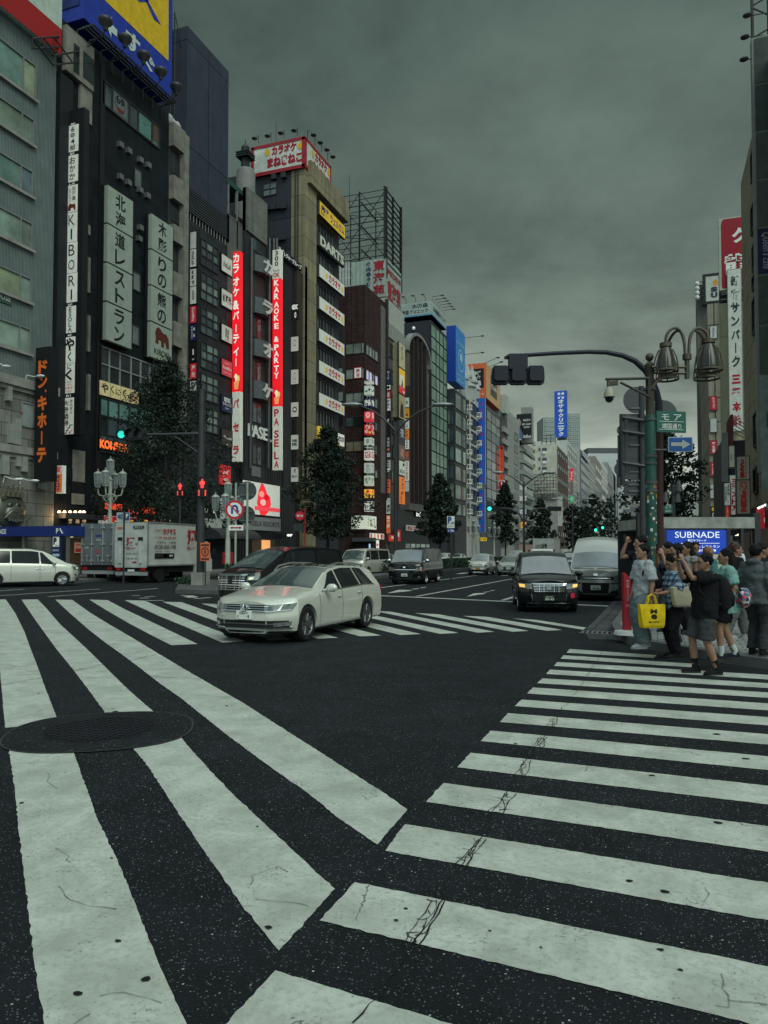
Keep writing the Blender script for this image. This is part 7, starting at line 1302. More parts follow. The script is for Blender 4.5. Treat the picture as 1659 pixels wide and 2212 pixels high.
VAN=dict(L=4.84,W=.94,sill=.24,plan=(.3,3.2),rplan=(.12,5),crown=.06,paint=BP,R=.33,ax=(1.35,-1.25),top=[(2.42,1.05),(2.36,1.10),(2.1,1.18),(1.5,1.86),(1.1,1.94),(-1,1.97),(-2.3,1.93),(-2.38,1.7),(-2.42,1.2)],belt=[(2.42,1.0),(2,1.06),(1,1.10),(-2.42,1.12)],wt=[(2.5,.88),(2.1,.88),(1.4,.77),(-1,.76),(-2.42,.8)],nose=[(2,0),(1.12,.06),(.95,.0),(.5,-.02),(.25,.05)],ws=(2.12,1.53),rw=(-2.33,-2.4),win=[(1.75,.95,1.42,.95),(.85,-.4,.85,-.4),(-.5,-2.1,-.5,-2.1)],doors=(1.9,.9,-.45),handles=((1.05,.92),(.7,.92)),mirror=(1.75,1.25,.13),mpaint=CHR,front=f_van(1,.74),plate=([('11-34',(.05,.02,.29,.09)),('品川',(.11,.10,.2,.14))],.50,False),spokes=5)
P,rz=place_front(VAN,873,1263,-88);car('van','black van coming forward beside the planted median','van',VAN,P,rz)
HV=dict(VAN,L=5.38,paint=SP,mpaint=BLK,ax=(1.62,-1.49),crown=.08,top=[(2.69,1.05),(2.62,1.10),(2.38,1.18),(1.84,1.74),(1.62,1.96),(1.25,2.20),(.7,2.28),(-2.4,2.26),(-2.62,2.1),(-2.69,1.2)],belt=[(2.69,1.0),(2,1.06),(1,1.1),(-2.7,1.12)],wt=[(2.7,.88),(2.3,.88),(1.7,.79),(1.2,.72),(-2.5,.72),(-2.69,.8)],ws=(2.38,1.86),win=[(2.0,1.2,1.72,1.2)],mirror=(2.0,1.25,.14),doors=(2.1,1.1),front=f_van(0,.76),plate=([('70-46',(.05,.02,.29,.09)),('品川100',(.08,.10,.25,.14))],.47,False))
P,rz=place_front(HV,1287,1299,-88.5);car('van','silver high roof van with two tone bumper, right of the black taxi','van',HV,P,rz)
def f_taxi(fp,both,bar):
 fp('grille',BLK,[(-.40,.58),(.40,.58),(.47,.82),(-.47,.82)],.014)
 for i in range(5):z=.60+.045*i;bar('grille_bar',CHR,.40+.012*i,z,z+.016,.03)
 for y in(-.27,-.14,.14,.27):fp('grille_post',CHR,[(y-.008,.59),(y+.008,.59),(y+.008,.81),(y-.008,.81)],.032)
 bar('grille_top',CHR,.48,.815,.835,.034);both('headlight',LENS,[(.46,.67),(.80,.70),(.83,.83),(.48,.82)],.02);both('turn_lamp',mat((1,.55,.12),.3,emit=.8),[(.66,.715),(.80,.73),(.82,.81),(.67,.80)],.03)
 fp('bumper_grille',BLK,[(-.42,.34),(.42,.34),(.46,.52),(-.46,.52)],.012);both('chrome_edge',CHR,[(.44,.33),(.46,.33),(.50,.54),(.475,.54)],.02);bar('bumper_line',CHR,.62,.255,.268,.02);fp('badge',CHR,[(-.06,.67),(.06,.67),(.06,.73),(-.06,.73)],.045)
 st=fp('sticker',mat((.5,.02,.05),.5,emit=.1),[(.60,.42),(.72,.42),(.72,.56),(.60,.56)],.03);both('wiper',BLK,[(.05,1.075),(.62,1.07),(.62,1.09),(.05,1.10)],.03)
TAXI=dict(L=4.4,W=.848,sill=.2,plan=(.42,3),rplan=(.16,4),crown=.06,paint=GP,R=.31,ax=(1.38,-1.37),top=[(2.2,.88),(2.1,.95),(1.8,1.0),(1.32,1.09),(.62,1.60),(.2,1.72),(-.6,1.75),(-1.8,1.70),(-2.1,1.45),(-2.2,1.0)],belt=[(2.2,.83),(1.5,.93),(0,.98),(-2.2,1.02)],wt=[(2.2,.76),(1.3,.77),(.5,.66),(-1.8,.64),(-2.2,.74)],nose=[(2,0),(.9,.08),(.75,.01),(.5,0),(.3,.03),(.2,.09)],ws=(1.32,.64),rw=(-1.9,-2.14),win=[(1.0,.25,.5,.25),(.18,-.95,.18,-.95),(-1.02,-1.75,-1.02,-1.6)],doors=(1.08,.2,-1.0),handles=((.33,.86),),mirror=(1.05,1.08,.12),front=f_taxi,plate=([('89-43',(.05,.02,.29,.085)),('足立500',(.06,.10,.26,.14))],.42,True),spokes=8)
P,rz=place_front(TAXI,1187,1325,-77);car('taxi','black taxi with a wide chrome grille and a red sticker, coming forward','taxi',TAXI,P,rz)
def f_small(fp,both,bar):
 bar('grille',BLK,.36,.58,.66,.014);bar('grille_bar',CHR,.36,.61,.63,.026);both('headlight',LENS,[(.40,.60),(.64,.64),(.67,.76),(.46,.74)],.02);bar('lower_intake',BLK,.5,.28,.42,.012);both('fog_light',LENS,[(.5,.34),(.58,.34),(.58,.41),(.5,.41)],.02)
KEI=dict(L=3.4,W=.7375,sill=.19,plan=(.4,2.6),rplan=(.18,3.5),crown=.06,paint=WP_,R=.27,ax=(1.26,-1.17),top=[(1.7,.80),(1.6,.90),(1.15,1.05),(.4,1.48),(0,1.58),(-.9,1.60),(-1.45,1.5),(-1.7,.95)],belt=[(1.7,.74),(1,.90),(-1.7,.98)],wt=[(1.7,.64),(1.1,.66),(.3,.57),(-1.3,.55),(-1.7,.62)],nose=[(2,0),(.85,.12),(.7,.03),(.5,0),(.2,.08)],ws=(1.15,.42),rw=(-1.48,-1.66),win=[(.85,.2,.35,.2),(.13,-.65,.13,-.62),(-.72,-1.3,-.7,-1.2)],doors=(.9,.15),front=f_small,plate=([('32-56',(.05,.02,.29,.09))],.5,False),platem=mat((.6,.33,.03),.5),spokes=6,mirror=(.85,1.0,.1))
P,rz=place_front(KEI,1032,1243,-88);car('small_car','white rounded small car with a yellow number plate beside the hedge','car',KEI,P,rz)
def f_hatch(fp,both,bar):
 fp('grille',BLK,[(-.55,.34),(.55,.34),(.42,.60),(-.42,.60)],.014);both('headlight',LENS,[(.50,.64),(.78,.70),(.80,.80),(.56,.74)],.02);bar('lower_lip',BLK,.6,.2,.25,.01);fp('badge',CHR,[(-.05,.64),(.05,.64),(.05,.69),(-.05,.69)],.02)
HATCH=dict(ESTATE,L=4.05,W=.8475,R=.3,ax=(1.27,-1.33),top=[(2.02,.70),(1.92,.80),(1.1,.99),(.15,1.38),(-.4,1.45),(-1.2,1.40),(-1.6,1.28),(-1.95,1.0),(-2.02,.9)],belt=[(2.02,.66),(1,.88),(-2.02,.98)],wt=[(2.02,.74),(1,.73),(.1,.58),(-1.2,.56),(-2.0,.7)],ws=(1.1,.2),rw=(-1.55,-1.92),win=[(.85,.05,.2,.05),(-.02,-.9,-.02,-.85)],doors=(.9,.0),handles=(),front=f_hatch,plate=([('55-31',(.05,.02,.29,.09))],.50,False),extra=lambda t,s:None,mirror=(.75,.97,.11))
HATCH.pop('strip');HATCH.pop('trim');P,rz=place_front(HATCH,1098,1243,-87);car('small_car','white low hatchback with a black mouth, half hidden by the taxi','car',HATCH,P,rz)
BOXV=dict(VAN,paint=WP_,mpaint=WP_,front=f_van(0,.74));BOXV.pop('plate')
def car2(s,x,y,ang,label,nm='car',**k):P,rz=place_front(dict(s,**k),x,y,ang);car('parked_car' if 0 else nm.replace(' ','_'),label,nm,dict(s,**k),P,rz)
car2(BOXV,755,1246,-95,'pale van seen behind the roof of the white estate car','van');car2(KEI,800,1238,-95,'small white car between the estate car and the black van',plate=([],.5,False));car2(KEI,951,1222,-90,'small white car behind the hedge right of the black van',plate=([],.5,False));car2(HATCH,980,1218,-92,'low pale hatchback beyond the hedge by the parking sign',plate=([],.5,False))
car2(MPV,1112,1222,-89,'white tall car in the queue behind the hatchback',paint=WP_);car2(HATCH,1150,1220,-89,'far white hatchback just visible over the taxi roof',plate=([],.5,False));car2(dict(TAXI),1228,1226,-89,'far dark taxi between the black taxi and the silver van','taxi');car2(MPV,1352,1265,-89,'dark car half hidden behind the silver van at the kerb')
def lorry(label,x0,x1,y0,yb,yc,zt,boxm,rearf,sidef,cabh=2.35,flip=False,Rw=.40):
 """box lorry along the street: box from y0 to yb, cab to yc (yc < y0 when it comes forward)"""
 d=1 if yc>y0 else-1;xc=(x0+x1)/2;t=thing('lorry',label,'lorry',(xc,(y0+yc)/2,0));MB().box(x0,x1,y0,yb,.95,zt).build('box',boxm,t);al=mat((.35,.36,.36),.4,.6);mb=MB()
 for x in(x0,x1):mb.box(x-.04,x+.04,y0-.03*d,y0+.05*d,.93,zt+.03);mb.box(x-.04,x+.04,y0,yb,zt-.03,zt+.04);mb.box(x-.035,x+.035,y0,yb,.92,1.0)
 mb.build('edge_rail',al,t);MB().box(x0+.25,x1-.25,y0+.1*d,yc-.6*d,.55,.9).build('chassis',BLK,t);MB().box(x0+.05,x1-.05,y0-.02*d,y0+.12*d,.42,.62).build('rear_bumper',mat((.30,.31,.31),.5),t)
 for x,s_ in((x0+.12,1),(x1-.12,-1)):
  MB().box(x,x+.3*s_,y0-.05*d,y0+.05*d,.68,.82).build('tail_light',TAIL,t);MB().box(x+.02*s_,x+.5*s_,y0+.3*d,y0+.34*d,.2,.6).build('mud_flap',BLK,t)
  for yy in(y0+abs(yb-y0)*.28*d,yc-.95*d):
   c=V((x+.1*s_,yy,Rw));w_=MB().lathe([(Rw*.6,-.13),(Rw*.95,-.14),(Rw,-.1),(Rw,.1),(Rw*.95,.14),(Rw*.6,.13)],c,'X',22).build('wheel',RUB,t,True);mb=MB();mb.lathe([(Rw*.6,-.1),(Rw*.5,-.13),(Rw*.25,-.05),(0,-.06)]if s_>0 else[(0,.06),(Rw*.25,.05),(Rw*.5,.13),(Rw*.6,.1)],c,'X',18,cap=False);mb.build('rim',RIM,w_,True)
 pr=[(0,.5),(0,1.25),(.12,1.3),(.32,cabh-.15),(.5,cabh),(1.75,cabh),(1.75,.5)];MB().prism([(x0+.08,yc-q[0]*d,q[1])for q in pr],(x1-x0-.16,0,0)).build('cab',WP_,t)
 MB().prism([(x0+.16,yc-q[0]*d-.005*d,q[1])for q in((.13,1.35),(.31,cabh-.2),(.27,cabh-.2),(.09,1.35))],(x1-x0-.32,0,0)).build('windscreen',WSG,t)
 for x in(x0+.075,x1-.095):MB().prism([(x,yc-q[0]*d,q[1])for q in((.3,1.32),(.45,cabh-.25),(1.2,cabh-.25),(1.2,1.32))],(.02,0,0)).build('side_window',DARKG,t)
 for x,s_ in((x0,-1),(x1,1)):MB().cbox((x+.15*s_,yc-.1*d,1.75),.16,.1,.36).build('mirror',BLK,t);MB().box(x-.35*s_-.15,x-.35*s_+.15,yc-.02,yc+.02,.75,.95).build('headlight',LENS,t)
 MB().box(x0+.3,x1-.3,yc-.025,yc+.025,.55,.72).build('grille',BLK,t);rearf(t,V((x0,y0-.004*d,.95)),x1-x0,zt-.95);sidef(t,V((x1+.045,y0,.95)),abs(yb-y0),zt-.95);return t
xw=G(*zz(3,1130,1042)).x-.02;ya=onX(*zz(3,982,900),xw).y;zt=onX(*zz(3,982,645),xw).z;yb=onX(*zz(3,1300,800),xw).y;x0=onY(*zz(3,762,900),ya).x
XU,YU=V((1,0,0)),V((0,1,0));NB,NR=V((0,-1,0)),V((1,0,0))
def txts(t,o,U,Nn,wd,ht,lst,par=None):
 by={}
 for s,c,bx,*kw in lst:
  mb=by.setdefault(c,MB());bb=(bx[0]*wd,bx[1]*ht,bx[2]*wd,bx[3]*ht)
  if s=='#':mb.frame_box(o+U*bb[0]+ZUP*bb[1]+Nn*.004,U*(bb[2]-bb[0]),ZUP*(bb[3]-bb[1]),Nn*.008)
  else:put_text(mb,s,o,U,ZUP,Nn,bb,.016,**(kw[0]if kw else{'bold':.02}))
 for c,mb in by.items():mb.build('lettering',mat(c,.5,var=0),t)
rd_=(.38,.015,.03);gy=(.09,.08,.075)
def rear1(t,o,wd,ht):
 MB().box(o.x+.03,o.x+wd-.03,o.y-.03,o.y-.001,o.z-.1,o.z+ht*.80).build('tail_lift',mat((.44,.46,.43),.5,var=.25),t);mb=MB()
 for u in(.15,.78):mb.box(o.x+wd*u,o.x+wd*(u+.07),o.y-.12,o.y-.03,o.z+.15,o.z+ht*.62)
 mb.build('lift_arm',mat((.5,.52,.5),.5),t);mb=MB()
 for u in(.13,.76):mb.box(o.x+wd*u,o.x+wd*(u+.11),o.y-.13,o.y-.02,o.z+ht*.58,o.z+ht*.66)
 mb.build('lift_catch',BLK,t);txts(t,o-V((0,.032,0)),XU,NB,wd,ht,[('酒',rd_,(.36,.46,.62,.66),{'bold':.06}),('や',rd_,(.64,.46,.72,.53)),('配達します',rd_,(.36,.38,.66,.43)),('0120-365-198',gy,(.36,.15,.7,.18)),('お酒のことなら',gy,(.36,.26,.7,.3)),('#',rd_,(.56,.06,.68,.10)),('#',BLK and(.02,.02,.02),(.58,.86,.9,.92)),('東京ガス',(.5,.52,.5),(.62,.87,.86,.91)),('#',(.55,.12,.03),(.08,.86,.24,.9))])
 mb=MB()
 for u in(.03,.5,.95):mb.box(o.x+wd*u-.08,o.x+wd*u+.08,o.y-.03,o.y+.05,o.z+ht+.05,o.z+ht+.11)
 mb.build('marker_lamp',mat((.8,.35,.05),.4,emit=.4),t);MB().box(o.x+wd*.42,o.x+wd*.62,o.y-.05,o.y-.02,o.z-.32,o.z-.2).build('number_plate',PLATE,t)
def side1(t,o,wd,ht):txts(t,o,YU,NR,wd,ht,[('なんでも酒や',rd_,(.13,.80,.28,.85)),('カクヤス',rd_,(.29,.74,.55,.88),{'bold':.05}),('酒・飲料・食品 お届け配達',rd_,(.13,.63,.55,.68)),('ご注文は　24時間',gy,(.16,.52,.55,.57)),('0120-365-198',gy,(.13,.39,.55,.49)),('ご注文はPC・スマホから',gy,(.13,.31,.45,.35)),('#',(.02,.02,.02),(.13,.17,.52,.285)),('#',(.5,.52,.48),(.14,.18,.37,.275)),('カクヤス',gy,(.15,.19,.3,.265),{'bold':.03}),('#',rd_,(.38,.18,.515,.275)),('検索',(.6,.6,.55),(.41,.2,.49,.255)),('酒',rd_,(.80,.5,.99,.88),{'bold':.08}),('配達します',rd_,(.80,.38,.99,.46))])
lorry('white drinks delivery lorry with red lettering parked at the far kerb',x0,xw-.04,ya,yb,yb+1.9,zt,mat((.44,.46,.43),.5,var=.15),rear1,side1)
yg=ya+1.4;xa,xb=onY(*zz(3,541,900),yg).x,onY(*zz(3,758,900),yg).x;ztg=onY(*zz(3,650,655),yg).z
def rear2(t,o,wd,ht):
 mb=MB()
 for u in(.02,.32,.66,.97):mb.box(o.x+wd*u-.025,o.x+wd*u+.025,o.y-.06,o.y-.0,o.z,o.z+ht)
 for u in(.05,.30,.36,.64,.7,.94):
  for v in(.1,.5,.9):mb.box(o.x+wd*u-.06,o.x+wd*u+.06,o.y-.09,o.y-.01,o.z+ht*v-.04,o.z+ht*v+.04)
 for u in(.2,.54,.84):mb.tube([(o.x+wd*u,o.y-.08,o.z+.2),(o.x+wd*u,o.y-.08,o.z+.6)],.03,6);mb.box(o.x+wd*u-.12,o.x+wd*u+.12,o.y-.1,o.y-.02,o.z+.5,o.z+.56)
 mb.build('door_bar',mat((.42,.43,.42),.4,.4),t);txts(t,o,XU,NB,wd,ht,[('CNG',(.45,.47,.47),(.45,.58,.6,.63),{'bold':.04}),('#',(.03,.06,.2),(.43,.68,.63,.73)),('整備',(.5,.05,.08),(.45,.28,.6,.36)),('#',(.4,.45,.42),(.1,.4,.22,.43))])
lorry('grey container lorry seen from behind, left of the white drinks lorry',xa,xb,yg,yg+5,yg+6.9,ztg,mat((.13,.145,.16),.5,var=.15),rear2,lambda*a:None)
a,b=onD(*zz(12,1030,420),78),onD(*zz(12,1178,500),78)
lorry('pale box lorry with curved black lettering in the far traffic',a.x,a.x+2.3,a.y+6.5,a.y+1.8,a.y,a.z,mat((.36,.38,.37),.5),lambda t,o,wd,ht:txts(t,V((o.x,a.y+1.78,o.z)),XU,NB,wd,ht,[('人つくる仕事',K_,(.1,.5,.65,.75),{'bold':.05}),('配送センター',(.1,.1,.12),(.15,.3,.5,.4))]),lambda*a:None,cabh=2.0)
a=onD(*zz(11,300,880),47);b=onD(*zz(11,410,880),47);lorry('white lorry waiting behind the silver van near the kerb',a.x,a.x+2.1,a.y+7,a.y+1.7,a.y,a.z-.05,mat((.38,.40,.39),.5),lambda t,o,wd,ht:txts(t,V((o.x,a.y+1.68,o.z)),XU,NB,wd,ht,[('TEAM',(.03,.05,.15),(.45,.8,.9,.9)),('PAGE',(.03,.05,.15),(.5,.66,.95,.78))]),lambda*a:None)
# ================================================================ trees, hedges
def leafmat(c):
 m,nt,b=new_mat('foliage');nz=N(nt,'ShaderNodeTexNoise',i_Scale=.8,i_Detail=3);nt.links.new(objco(nt),nz.inputs['Vector']);nz2=N(nt,'ShaderNodeTexNoise',i_Scale=9,i_Detail=2);nt.links.new(objco(nt),nz2 .inputs['Vector'])
 k=ramp(nt,mixc(nt,.5,nz.outputs['Fac'],nz2 .outputs['Fac']),[(.35,tuple(x*.5 for x in c)),(.55,c),(.7,tuple(min(1,x*1.9)for x in c))]);nt.links.new(k,b.inputs['Base Color']);b.inputs['Roughness'].default_value=.65;b.inputs['Specular IOR Level'].default_value=.25;return m
LEAF=leafmat((.020,.036,.024));BARK=mat((.035,.03,.026),.9,var=.4,scale=6)
def crown(cx,z0,z1,rad,shape,n,leaf,seed,per=34,flat=1.0):
 r=random.Random(seed);mb=MB();vs,fs=[],[]
 for k in range(int(n*.72)):
  u=r.random()**.9;z=z0+(z1-z0)*u
  e=((.45+.55*(u/.3)**.6)if u<.3 else((1-u)/.7)**.72)if shape=='cone' else sin(pi*(.12+.86*u))**.6
  a=r.uniform(0,2*pi);lump=1+.3*sin(3*a+seed+6*u)+.2*sin(7*a+13*u);q=rad*e*lump*(r.random()**.42);c=V((q*cos(a),q*sin(a)*flat,z));cr_=rad*r.uniform(.08,.21)
  for i in range(per):
   d=V((r.gauss(0,1),r.gauss(0,1),r.gauss(0,.6)));d*=cr_*r.random()**.4/max(d.length,.01);p=c+d;s=leaf*r.uniform(.6,1.3)
   n_=V((r.gauss(0,.7),r.gauss(0,.7),r.gauss(.5,.6))).normalized();t_=n_.orthogonal().normalized();t_=Matrix.Rotation(r.uniform(0,6.28),3,n_)@t_;b_=n_.cross(t_);i0=len(vs)
   vs+=[p-t_*s,p+b_*s*.55,p+t_*s,p-b_*s*.55];fs.append((i0,i0+1,i0+2,i0+3))
 return mb.raw(vs,fs)
def tree(label,x,ytop,D,wpx,zb,n,seed,shape='cone',leaf=.2,X=None,group=None):
 d=onD(x,ytop,D);h=d.z;rad=wpx*D/1590/2;P=V((d.x,d.y,.0));t=thing('street_tree',label,'tree',P,group);c=crown(0,zb,h,rad,shape,n,leaf,seed).build('crown',LEAF,t,local=True);mb=MB();mb.tube([(0,0,0),(.05,0,zb),(0,.05,h*.6),(0,0,h*.9)],[.2,.16,.09,.02],8);r=random.Random(seed)
 for i in range(9):a=r.uniform(0,6.28);z=zb+(h-zb)*(.05+.07*i);mb.tube([(0,0,z),(rad*.35*cos(a),rad*.35*sin(a),z+.5),(rad*.7*cos(a),rad*.7*sin(a),z+1.2)],[.07,.05,.015],5)
 mb.build('trunk',BARK,t,local=True);return t
tree('large dense dark street tree before the charcoal and karaoke buildings',364,786,51,262,3.0,1000,3,'cone',.105)
tree('tall dark conical street tree before the tan cornered tower',708,926,72,160,3.2,640,5,'cone',.15);tree('dark conical street tree before the green glass tower',950,1028,110,92,3.2,380,8,'cone',.22);tree('dark conical street tree beside the blue vertical karaoke sign',1091,1046,155,64,3.2,300,11,'cone',.3);tree('dark conical street tree before the scaffold and cream wall',1168,1080,205,60,3.2,280,14,'cone',.36)
for i,(x,y,D,w_)in enumerate(((1238,1092,250,52),(1282,1068,290,52),(1312,1078,320,44),(1262,1100,300,40),(1352,1112,200,36),(1385,1122,190,40))):tree(('distant dark tree at the left of the far tree group','tallest distant dark tree in the far group','distant tree right of the tallest in the far group','low distant tree filling the far group','small distant tree left of the road sign backs','small distant tree behind the road sign backs')[i],x,y,D,w_,3,220,30+i,'round',.42,group=None)
tree('dark leafy tree behind the green pole and blue arrow sign',1432,938,44,160,3.0,480,21,'round',.11)
def hedge(label,a,b,wd,h,seed):
 L=(b-a).length;t=(b-a).normalized();nn=V((-t.y,t.x,0));r=random.Random(seed);vs,fs=[],[]
 for i in range(int(L*330)):
  p=a+t*(L*r.random())+nn*(wd*(r.random()-.5))+V((0,0,.15+h*r.random()**.6));s=r.uniform(.05,.11);n_=V((r.gauss(0,1),r.gauss(0,1),r.gauss(.6,.7))).normalized();q=n_.orthogonal().normalized();w_=n_.cross(q);i0=len(vs);vs+=[p-q*s,p+w_*s*.6,p+q*s,p-w_*s*.6];fs.append((i0,i0+1,i0+2,i0+3))
 o=MB().raw(vs,fs).build('hedge',leafmat((.03,.06,.032)));tag(o,label,'hedge');return o
M0,M1=-18.6,-16.6
slab('median_kerb',[V((M1,40,0)),V((M0,40,0)),V((M0,260,0)),V((M1,260,0))],.2,KERB)
hedge('low dark green hedge on the median right of the black van',V((-17.6,49,0)),V((-17.6,80,0)),1.5,.95,3);hedge('farther stretch of low hedge on the median behind the black van',V((-17.6,84,0)),V((-17.6,120,0)),1.5,.95,4)
isl=[G(380,1281),G(497,1284),G(520,1262),G(420,1256),G(388,1262)];slab('traffic_island',isl,.17,mat((.07,.072,.07),.85,bump=.4));slab('island_kerb',[G(378,1282),G(499,1285),G(498,1281),G(381,1279)],.172,KERB);ic=sum(isl,V((0,0,0)))/5
hedge('rough weeds and grass on the traffic island by the signal pole',G(385,1268),G(420,1270),.5,.3,6);hedge('leafy shrub strip behind the no turning sign',G(505,1262),G(545,1254),1.2,.9,7)
# ================================================================ street furniture
POLE=mat((.05,.052,.056),.5,.3);BRN=mat((.045,.018,.018),.5,.2);LAMPW=mat((.33,.35,.30),.5,var=.25);GRY=mat((.075,.08,.085),.5,.3);DBL=mat((.016,.018,.03),.5)
def wpt(x,y,D):return onD(x,y,D)
D=34.5;b=wpt(433,1252,D);pt=wpt(430,838,D);sp=thing('traffic_signal','tall dark signal pole on the island with a lit green signal on its arm','traffic signal',(b.x,b.y,0))
MB().tube([(b.x,b.y,.1),(b.x,b.y,4.2),(b.x,b.y,pt.z)],[.2,.17,.13],12).build('pole',POLE,sp,True);MB().cbox((b.x,b.y,.45),.62,.62,.6).build('base_block',CONC,sp)
a0,a1=V((b.x,b.y,wpt(430,935,D).z)),wpt(250,940,D);mb=MB();mb.tube([a0,a0+(a1-a0)*.5,a1],[.07,.06,.05],8);mb.tube([a0+V((0,0,-1.0)),a0+(a1-a0)*.35],.03,6);mb.build('arm',POLE,sp)
rr=_r.copy();vn=V((_f.x,_f.y,0)).normalized()*-1
hc=wpt(286,940,D-.15);hb=MB();hb.frame_box(hc-rr*.68-ZUP*.22,rr*1.36,ZUP*.44,vn*.2);hd_=hb.build('signal_head',BLK,sp)
for i,q in enumerate((-.44,0,.44)):
 c=hc+rr*q+vn*.21;mb=MB();rg=[c+rr*(.17*cos(k*pi/10))+ZUP*(.17*sin(k*pi/10))for k in range(20)];mb.prism(rg,vn*.02);mb.build('lens',mat((.03,.75,.60),.3,emit=.9,var=0)if i==0 else mat((.02,.02,.02),.2),hd_);mb=MB();r1=[c+rr*(.21*cos(k*pi/10))+ZUP*(.21*sin(k*pi/10))for k in range(-1,12)];mb.loft([r1,[p+vn*.28 for p in r1]],False,closed=False);mb.build('hood',BLK,hd_)
def ped(x,y,D,label,par=None):
 c=wpt(x,y,D);t=thing('pedestrian_signal',label,'pedestrian signal',c);MB().frame_box(c-rr*.24-ZUP*.45,rr*.48,ZUP*.95,-vn*.2).build('box',BLK,t);red=mat((.95,.06,.05),.3,emit=1.1,var=0);mb=MB();o=c+vn*.012+ZUP*.08
 mb.ell(o+ZUP*.27,.05,.02,.05,8,6);mb.frame_box(o-rr*.07+ZUP*.05,rr*.14,ZUP*.17,vn*.02)
 for s in(-1,1):mb.frame_box(o+rr*(s*.04-.025)-ZUP*.11,rr*.05,ZUP*.16,vn*.02);mb.frame_box(o+rr*(s*.1-.018)+ZUP*.06,rr*.036,ZUP*.14,vn*.02)
 for s in(-1,1):
  for k in range(5):mb.frame_box(o+rr*(s*.15-.03)-ZUP*(.24+.055*k),rr*.06,ZUP*.035,vn*.02)
 mb.build('red_figure',red,t);return t
ped(437,1053,D-.35,'red standing figure pedestrian signal on the island pole');ped(389,1057,47,'farther red pedestrian signal before the big tree');c=wpt(389,1085,47.2);q=thing('signal_post','thin dark post of the farther pedestrian signal','post',(c.x,c.y,0));MB().tube([(c.x,c.y,0),(c.x,c.y,c.z+1.6)],.07,8).build('post',POLE,q)
c=wpt(443,1192,D-.5);nb_=thing('warning_board','orange red warning board with a barred emblem beside the signal pole','sign',(c.x,c.y,0));MB().frame_box(c-rr*.22-ZUP*.42,rr*.44,ZUP*.84,-vn*.04).build('board',mat((.62,.14,.05),.5),nb_);mb=MB();o=c+vn*.01
rg=[[o+rr*(r_*cos(k*pi/12))+ZUP*(r_*1.3*sin(k*pi/12))for k in range(24)]for r_ in(.17,.13)]
for k in range(24):mb.face([rg[0][k],rg[0][(k+1)%24],rg[1][(k+1)%24],rg[1][k]])
mb.frame_box(o-rr*.03-ZUP*.1,rr*.06,ZUP*.22,vn*.006);mb.frame_box(o-rr*.18+ZUP*.28,rr*.36,ZUP*.07,vn*.006);mb.frame_box(o-rr*.18-ZUP*.36,rr*.36,ZUP*.07,vn*.006);mb.build('emblem',mat((.06,.02,.02),.5,var=0),nb_);MB().tube([(c.x,c.y+.05,0),(c.x,c.y+.05,c.z)],.03,6).build('post',POLE,nb_)
def old_lamp(x,yt,D,label,five=True):
 c=wpt(x,yt,D);P=V((c.x,c.y,0));t=thing('street_lamp',label,'street lamp',P);hz=c.z;s=1.0
 MB().lathe([(.30,0),(.30,.5),(.17,.7),(.15,2.5),(.12,2.6),(.11,hz-1.55),(.17,hz-1.5),(.07,hz-1.4),(.06,hz-1.2)],P,n=12).build('post',LAMPW,t,True);mb=MB();pos=[(0,0,hz-1.2)]
 for k in range(4):
  a=k*pi/2+YAW;d=V((cos(a),sin(a),0))*.78;z0=hz-2.35;mb.tube([P+V((0,0,z0)),P+d*.5+V((0,0,z0-.2)),P+d*.9+V((0,0,z0-.12)),P+d+V((0,0,z0+.2)),P+d+V((0,0,z0+.35))],.045,7);pos.append((d.x,d.y,z0+.35));q=[P+d*(.15+.3*(1+cos(j*.7))/2*1.0)+V((0,0,z0-.35+.14*sin(j*.7)))for j in range(10)];mb.tube(q,.02,5);mb.tube([P+V((0,0,z0-.7)),P+d*.3+V((0,0,z0-.55)),P+d*.6+V((0,0,z0-.25))],.025,5)
 mb.build('bracket',LAMPW,t,True)
 for(x_,y_,z_)in pos:
  o=P+V((x_,y_,z_));lm=MB().lathe([(.15,.05),(.2,.2),(.24,.85),(.23,.86),(.12,.86)],o,n=6).build('lantern',mat((.16,.19,.20),.15,var=.3),t);mb=MB()
  for k in range(6):a=2*pi*k/6;mb.tube([o+V((.155*cos(a),.155*sin(a),.04)),o+V((.205*cos(a),.205*sin(a),.2)),o+V((.245*cos(a),.245*sin(a),.86))],.014,4)
  mb.lathe([(.05,-.05),(.17,.02),(.17,.06)],o,n=6);mb.lathe([(.27,.86),(.26,.9),(.1,1.02),(.03,1.04),(.045,1.1),(.005,1.2)],o,n=8);mb.build('lantern_frame',LAMPW,lm,True)
 return t
old_lamp(239,985,46.5,'cream ornate street lamp with five lanterns above the parked lorries');old_lamp(493,1035,46,'cream ornate street lamp beside the led screen');old_lamp(1023,1121,112,'distant ornate street lamp left of the blue vertical sign');old_lamp(1067,1126,118,'distant ornate street lamp right of the blue vertical sign')
def disc_sign(c,r,face,parent,name='sign_disc',th=.03,m=None):
 rg=[c+rr*(r*cos(k*pi/16))+ZUP*(r*sin(k*pi/16))for k in range(32)];return MB().prism(rg,face*th).build(name,m,parent)
D=30;c=wpt(507,1101,D);t=thing('road_sign','round red and white no turning sign with a blue bent arrow','road sign',(c.x,c.y,0));r_=.385
disc_sign(c,r_,vn,t,m=mat((.5,.02,.04),.5));disc_sign(c+vn*.031,r_*.76,vn,t,'white_field',.004,WHT);mb=MB();pth=[(-.1,-.17),(-.1,.06),(-.06,.14),(.02,.16),(.09,.12),(.11,.02),(.11,-.04)]
